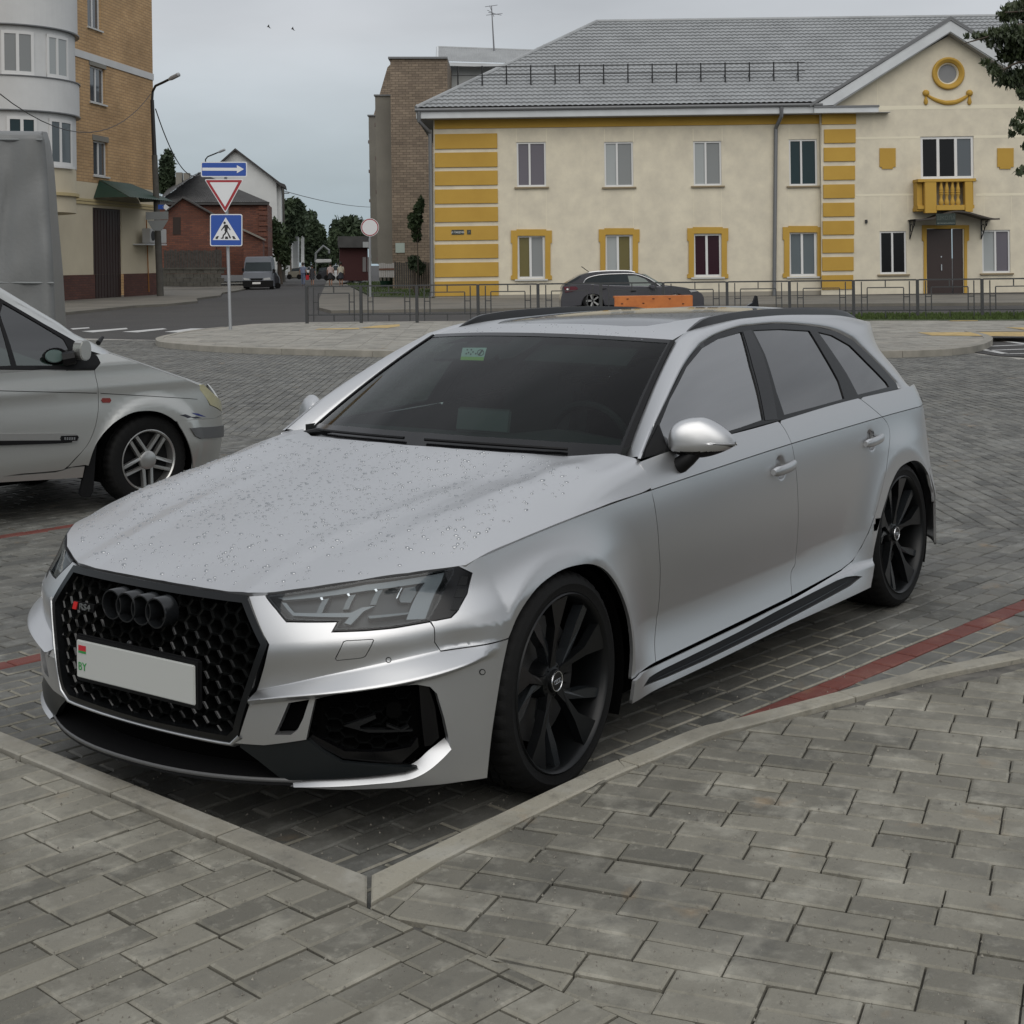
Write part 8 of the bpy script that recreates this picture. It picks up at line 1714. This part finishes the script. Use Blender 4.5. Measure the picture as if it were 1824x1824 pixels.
ar = empty('street_arch', (0, 0, 0), 0, 'thin grey metal arch over the far end of the street', 'arch'); F = Fac.street(150., 560); bm = bmesh.new(); tube(bm, [F.P(F.W(*q)) for q in v2((995, 260), (1000, 150), (1095, 55), (1165, 110), (1165, 150))], .12, 6); bm_obj('arch_tube', bm, SGB, ar)
lt_ = empty('litter_heap', (0, 0, 0), 0, 'small heap of white bags lying on the lawn by the dark red house', 'bags')
for k, (x, y) in enumerate(((624, 505), (629, 503.5), (635, 505), (641, 504.5))): bm = bmesh.new(); c = A_(gnd(x, y, .1)); bmesh.ops.create_icosphere(bm, subdivisions=2, radius=.22, matrix=Matrix.Translation(tuple(c+A_([0, 0, .1]))) @ Matrix.Diagonal((1.2, 1, .7, 1))); bm_obj('bag', bm, WHITE, lt_, smooth=True)
# ------------------------------------------------------------------ walkers
SKIN = mat('skin', (.34, .19, .13), .6); HAIR = mat('hair_dark', (.02, .014, .01), .6)
def person(px, py, D, H_, label, top, bot, skirt=False, step=.12, bag=None, hz=.1):
    g_ = A_(gnd(px, py, hz)); g_ = A_(dep(px, py, D)); g_[2] = max(0., min(hz, .1)); s = H_/1.75; e = empty('person', tuple(g_), math.atan2(CF[1], CF[0]), label, 'person')
    J = dict(pel=(0, 0, .95), ch=(0, 0, 1.25), nk=(0, 0, 1.46), hd=(.01, 0, 1.60), tp=(.01, 0, 1.73), ls=(0, .17, 1.40), le=(-.03, .23, 1.13), lw=(.07, .24, .90), lf=(.10, .24, .82), rs=(0, -.17, 1.40), re=(-.02, -.23, 1.13), rw=(.10, -.24, .92), rf=(.13, -.24, .84), lh=(0, .09, .90), lk=(step*.6, .09, .50), la=(step, .09, .08), lt=(step+.14, .09, .04), rh=(0, -.09, .90), rk=(-step*.2, -.09, .50), ra=(-step*1.3, -.09, .12), rt=(-step*1.3+.13, -.09, .05))
    R_ = dict(pel=.13, ch=.15, nk=.055, hd=.10, tp=.06, ls=.06, le=.042, lw=.03, lf=.035, rs=.06, re=.042, rw=.03, rf=.035, lh=.09, lk=.06, la=.042, lt=.035, rh=.09, rk=.06, ra=.042, rt=.035)
    names = list(J); E_ = [('pel', 'ch'), ('ch', 'nk'), ('nk', 'hd'), ('hd', 'tp'), ('ch', 'ls'), ('ls', 'le'), ('le', 'lw'), ('lw', 'lf'), ('ch', 'rs'), ('rs', 're'), ('re', 'rw'), ('rw', 'rf'), ('pel', 'lh'), ('lh', 'lk'), ('lk', 'la'), ('la', 'lt'), ('pel', 'rh'), ('rh', 'rk'), ('rk', 'ra'), ('ra', 'rt')]
    me = bpy.data.meshes.new('b'); me.from_pydata([A_(J[n])*s for n in names], [(names.index(a), names.index(b)) for a, b in E_], []); o = bpy.data.objects.new('b', me); COL.objects.link(o); md = o.modifiers.new('s', 'SKIN'); md.use_smooth_shade = True
    for i, n in enumerate(names): me.skin_vertices[0].data[i].radius = (R_[n]*s,)*2; me.skin_vertices[0].data[i].use_root = (n == 'pel')
    o.modifiers.new('u', 'SUBSURF').levels = 1; dg = bpy.context.evaluated_depsgraph_get(); m2 = bpy.data.meshes.new_from_object(o.evaluated_get(dg)); bpy.data.objects.remove(o); m2.name = 'body'; m2.materials.clear(); m2.materials.append(SKIN); m2.materials.append(top); m2.materials.append(bot)
    for f in m2.polygons:
        z = f.center.z/s; y = abs(f.center.y/s); f.material_index = 1 if (.98 < z < 1.47 and y < .24 and not (z < 1.2 and y > .19)) else (2 if (z <= .98 and z > (.52 if skirt else .10) and y < .20) else 0)
    obj('body', m2, e)
    bm = bmesh.new(); bmesh.ops.create_uvsphere(bm, u_segments=14, v_segments=10, radius=.118*s, matrix=Matrix.Translation((-.015*s, 0, 1.655*s)) @ Matrix.Diagonal((1, .9, 1.05, 1))); bm_obj('hair', bm, HAIR, e, smooth=True)
    if skirt: bm = bmesh.new(); bmesh.ops.create_cone(bm, cap_ends=True, segments=16, radius1=.21*s, radius2=.14*s, depth=.45*s, matrix=Matrix.Translation((0, 0, .80*s))); bm_obj('skirt', bm, bot, e, auto=60)
    bm = bmesh.new(); bmesh.ops.create_cone(bm, cap_ends=True, segments=14, radius1=.17*s, radius2=.15*s, depth=.44*s, matrix=Matrix.Translation((0, 0, 1.18*s)) @ Matrix.Diagonal((.8, 1.15, 1, 1))); bm_obj('top', bm, top, e, auto=60)
    if bag: bm = bmesh.new(); box(bm, (.1*s, .31*s*bag[1], .62*s), (.12, .25, .38), bevel=.03); b_ = bm_obj('carrier_bag', bm, bag[0], None); b_.location = tuple(g_); b_.rotation_euler = e.rotation_euler; tag(b_, 'red carrier bag held by the walker in the blue shirt', 'bag')
    return e
cl_ = lambda n, c: mat(n, c, .85)
person(540, 502, 111, 1.80, 'man in a blue shirt and trousers walking away with a red bag', cl_('cloth_blue', (.16, .19, .27)), cl_('cloth_blue2', (.12, .15, .24)), bag=(cl_('bag_red', (.45, .02, .03)), -1), hz=0)
person(556.5, 503, 111, 1.62, 'woman in a dark dress walking beside the man in the blue shirt', cl_('cloth_dark', (.04, .04, .045)), cl_('cloth_dark2', (.035, .035, .04)), True, hz=0)
person(589, 510, 100, 1.66, 'woman in a pale pink top and black skirt walking away', cl_('cloth_pink', (.50, .40, .38)), cl_('cloth_black', (.02, .02, .022)), True)
person(607.5, 510, 100, 1.68, 'woman in a cream top and dark shorts, rightmost of the walkers', cl_('cloth_cream', (.50, .47, .38)), cl_('cloth_slate', (.035, .04, .05)), True, .06)
# ------------------------------------------------------------------ trees
LEAF = mat('leaf_green', (.038, .062, .020), .7, col2=(.018, .034, .012), noise_scale=.6, coords='Object'); LEAF2 = mat('leaf_dark', (.040, .062, .026), .75, col2=(.012, .024, .010), noise_scale=.35); BARK = mat('bark', (.07, .055, .042), .9, bump=.5, bump_scale=20)
def crown(name, blobs, n, size, m, parent, droop=.2, shell=.35):
    """leaf faces spread through a set of ellipsoids (centre, radii)"""
    w_ = A_([b[1][0]*b[1][1]*b[1][2] for b in blobs])**.7; w_ /= w_.sum(); ks = RNG.choice(len(blobs), n, p=w_); d = RNG.normal(size=(n, 3)); d /= np.linalg.norm(d, axis=1)[:, None]; r = shell+(1-shell)*RNG.random(n)**.6; r *= .75+.5*RNG.random(n)**2
    C_ = A_([blobs[k][0] for k in ks]); Rr = A_([blobs[k][1] for k in ks]); P = C_+d*Rr*r[:, None]
    a = RNG.normal(size=(n, 3)); a[:, 2] -= droop*2; a /= np.linalg.norm(a, axis=1)[:, None]; b = np.cross(a, RNG.normal(size=(n, 3))); b /= np.linalg.norm(b, axis=1)[:, None]; s = size*(.6+.8*RNG.random(n))[:, None]; nn_ = np.cross(a, b)
    V = np.stack([P-a*s, P+b*s*.45+nn_*s*.12, P+a*s, P-b*s*.45+nn_*s*.12], 1).reshape(-1, 3); i = np.arange(n)*4; F_ = np.stack([i, i+1, i+2, i+3], 1)
    me = bpy.data.meshes.new(name); me.from_pydata(V.tolist(), [], F_.tolist()); me.materials.append(m); return tag(obj(name, me, parent), kind='stuff')
def tree(label, D, blobs_px, n, size, base=None, m=LEAF2, trunk_r=.25, group=None, depthf=.8, kind='tree'):
    e = empty(kind, (0, 0, 0), 0, label, 'tree' if kind == 'tree' else 'bush', group); B = []
    for (x, y, rx, ry) in blobs_px: c = A_(dep(x, y, D+random.uniform(-1, 1)*.3)); k = D/FPX; B.append((c, (rx*k*1., rx*k*depthf, ry*k)))
    crown('crown', B, n, size, m, e)
    bx, by = base if base else (blobs_px[0][0], None); c0 = A_(dep(bx, blobs_px[0][1], D)); f = c0.copy(); f[2] = -.1; bm = bmesh.new(); top = A_(B[0][0]); tube(bm, [tuple(f), tuple(f*.4+c0*.6+A_([.1, .05, 0])), tuple(top)], [trunk_r, trunk_r*.7, trunk_r*.3], 8); bm_obj('trunk', bm, BARK, e, auto=60)
    for b in B[1:4]: bm = bmesh.new(); tube(bm, [tuple(f*.3+c0*.7), tuple(A_(b[0]))], [trunk_r*.45, trunk_r*.12], 6); bm_obj('limb', bm, BARK, e, auto=60)
    return e
gt = 'trees along the far street'
tree('birch like tree between the corner lamp post and the red brick house', 118, [(297, 300, 13, 26), (300, 281, 8, 12), (292, 325, 12, 22), (305, 318, 8, 18)], 2600, .28, m=LEAF2)
tree('dark tree behind the white gabled house, leftmost of the far street trees', 172, [(515, 380, 20, 27), (528, 372, 15, 18), (510, 410, 16, 30), (535, 395, 14, 25)], 4200, .42, group=gt)
tree('dark tree right of the portico building, second of the far street trees', 188, [(550, 405, 18, 30), (560, 430, 16, 34), (545, 440, 16, 34), (571, 425, 10, 26)], 4200, .42, group=gt)
tree('dark tree nearest the gap of sky at the end of the street on the left', 205, [(573, 440, 11, 34), (578, 455, 8, 30), (566, 462, 12, 26)], 2600, .42, group=gt)
tree('round dark tree at the right of the sky gap down the street', 200, [(601, 420, 15, 30), (592, 445, 10, 32), (612, 445, 16, 32)], 3400, .42, group=gt)
tree('tall dark tree above the dark red house beside the brown block', 180, [(630, 412, 20, 26), (645, 420, 12, 30), (616, 400, 12, 14)], 3600, .42, group=gt)
tree('green creeper covered tree in front of the white gabled house', 124, [(498, 432, 14, 34), (490, 410, 8, 20), (508, 452, 10, 24)], 2600, .25, m=LEAF)
tree('leafy bush climbing the brown block beside the board fence', 71, [(744, 385, 9, 24), (736, 400, 10, 14), (750, 364, 6, 14), (742, 420, 9, 10), (732, 388, 6, 8)], 1500, .13, m=LEAF, trunk_r=.03, kind='bush'); tree('low bush over the board fence', 71.5, [(738, 468, 14, 13), (748, 476, 10, 12)], 900, .12, m=LEAF2, trunk_r=.05, kind='bush')
tl2 = empty('tree', (0, 0, 0), 0, 'near leafy tree with drooping branches at the top right corner', 'tree'); B = []; TD = 22.
cl2 = [(1812, 20, 26, 22), (1788, 28, 12, 11), (1800, 60, 26, 24), (1782, 66, 16, 16), (1822, 80, 30, 34), (1795, 98, 20, 20), (1770, 58, 12, 8), (1763, 78, 9, 10), (1752, 64, 10, 7), (1738, 63, 8, 5), (1722, 64, 6, 4), (1755, 110, 8, 6), (1768, 122, 9, 10), (1772, 130, 10, 10), (1785, 140, 15, 14), (1812, 140, 24, 22), (1822, 165, 12, 12), (1818, 205, 9, 12), (1808, 220, 7, 10), (1802, 238, 6, 8), (1824, 230, 12, 12), (1826, 260, 7, 8), (1818, 305, 9, 9), (1860, 60, 45, 60), (1900, 130, 50, 70), (1860, 200, 30, 50), (1960, 40, 60, 60), (1860, -30, 60, 30), (1950, 250, 50, 60)]
for (x, y, rx, ry) in cl2: k = TD/FPX; B.append((A_(dep(x, y, TD+random.uniform(-.3, .3))), (rx*k, rx*k*1.2, ry*k)))
LEAFN = mat('leaf_near', (.050, .068, .022), .55, col2=(.020, .032, .014), noise_scale=3, coords='Object')
crown('crown', B[:23], 3300, .052, LEAFN, tl2, droop=.9, shell=.1); crown('crown', B[23:], 5200, .07, LEAFN, tl2, droop=.7, shell=.2)
tb = A_(dep(2030, 500, TD)); tb[2] = -.1; tt_ = A_(dep(1975, 60, TD)); bm = bmesh.new(); tube(bm, [tuple(tb), tuple(tb*.5+tt_*.5), tuple(tt_)], [.22, .17, .1], 10); bm_obj('trunk', bm, BARK, tl2, auto=60)
for pts in ([(1985, 160), (1900, 90), (1830, 45), (1780, 60), (1715, 78)], [(1985, 200), (1900, 150), (1830, 110), (1775, 130)], [(1990, 230), (1900, 200), (1840, 215), (1812, 240)], [(1975, 60), (1890, 20), (1790, 22)], [(1985, 280), (1880, 270), (1822, 305)]):
    bm = bmesh.new(); P = smooth_poly(A_([dep(x, y, TD) for x, y in pts]), k=4); tube(bm, [tuple(p) for p in P], list(np.linspace(.06, .008, len(P))), 6); bm_obj('limb', bm, BARK, tl2, auto=60)
# trees behind the photographer, seen only as reflections in the car
def back_tree(x, y, h, label):
    e = empty('tree', (0, 0, 0), 0, label, 'tree', 'trees behind the photographer'); B = [(A_([x+random.uniform(-1.2, 1.2), y+random.uniform(-1.2, 1.2), h*f]), (1.9, 1.9, 1.5)) for f in (.45, .55, .65, .75, .85, .95)]
    crown('crown', B, 2600, .22, LEAF, e, shell=.3); bm = bmesh.new(); tube(bm, [(x, y, -.1), (x+.1, y, h*.5), (x, y, h*.9)], [.22, .16, .06], 8); bm_obj('trunk', bm, BARK, e, auto=60)
for i, (x, y, h) in enumerate(((-10, 13, 12.5), (-4.5, 15, 9.5), (3, 18, 8.5), (10, 16, 7.5), (16, 9, 7), (18, 1, 6.5))): back_tree(x, y, h, ['green street tree across from the car doors, first of a row', 'green street tree across from the car doors, second of a row', 'tall green street tree behind the photographer', 'green street tree right behind the photographer', 'green street tree facing the grille, near one', 'green street tree facing the grille, far one'][i])
bd = empty('birds', (0, 0, 0), 0, 'small dark bird flying high over the street, left one', 'bird')
bm = bmesh.new(); c = A_(dep(479, 48, 90)); prism(bm, [tuple(c-HR*.12), tuple(c+A_([0, 0, .16])), tuple(c+HR*.05+A_([0, 0, -.04]))], tuple(HN*.03)); prism(bm, [tuple(c+A_([0, 0, .02])), tuple(c+HR*.14-A_([0, 0, .10])), tuple(c-A_([0, 0, .06]))], tuple(HN*.03)); bm_obj('wing', bm, DARKM, bd)
bd.name = 'bird'; b2 = copy_tree(bd); off_ = A_(dep(522, 52, 90))-c; b2.location = tuple(off_); b2['label'] = 'small dark bird flying high over the street, right one'
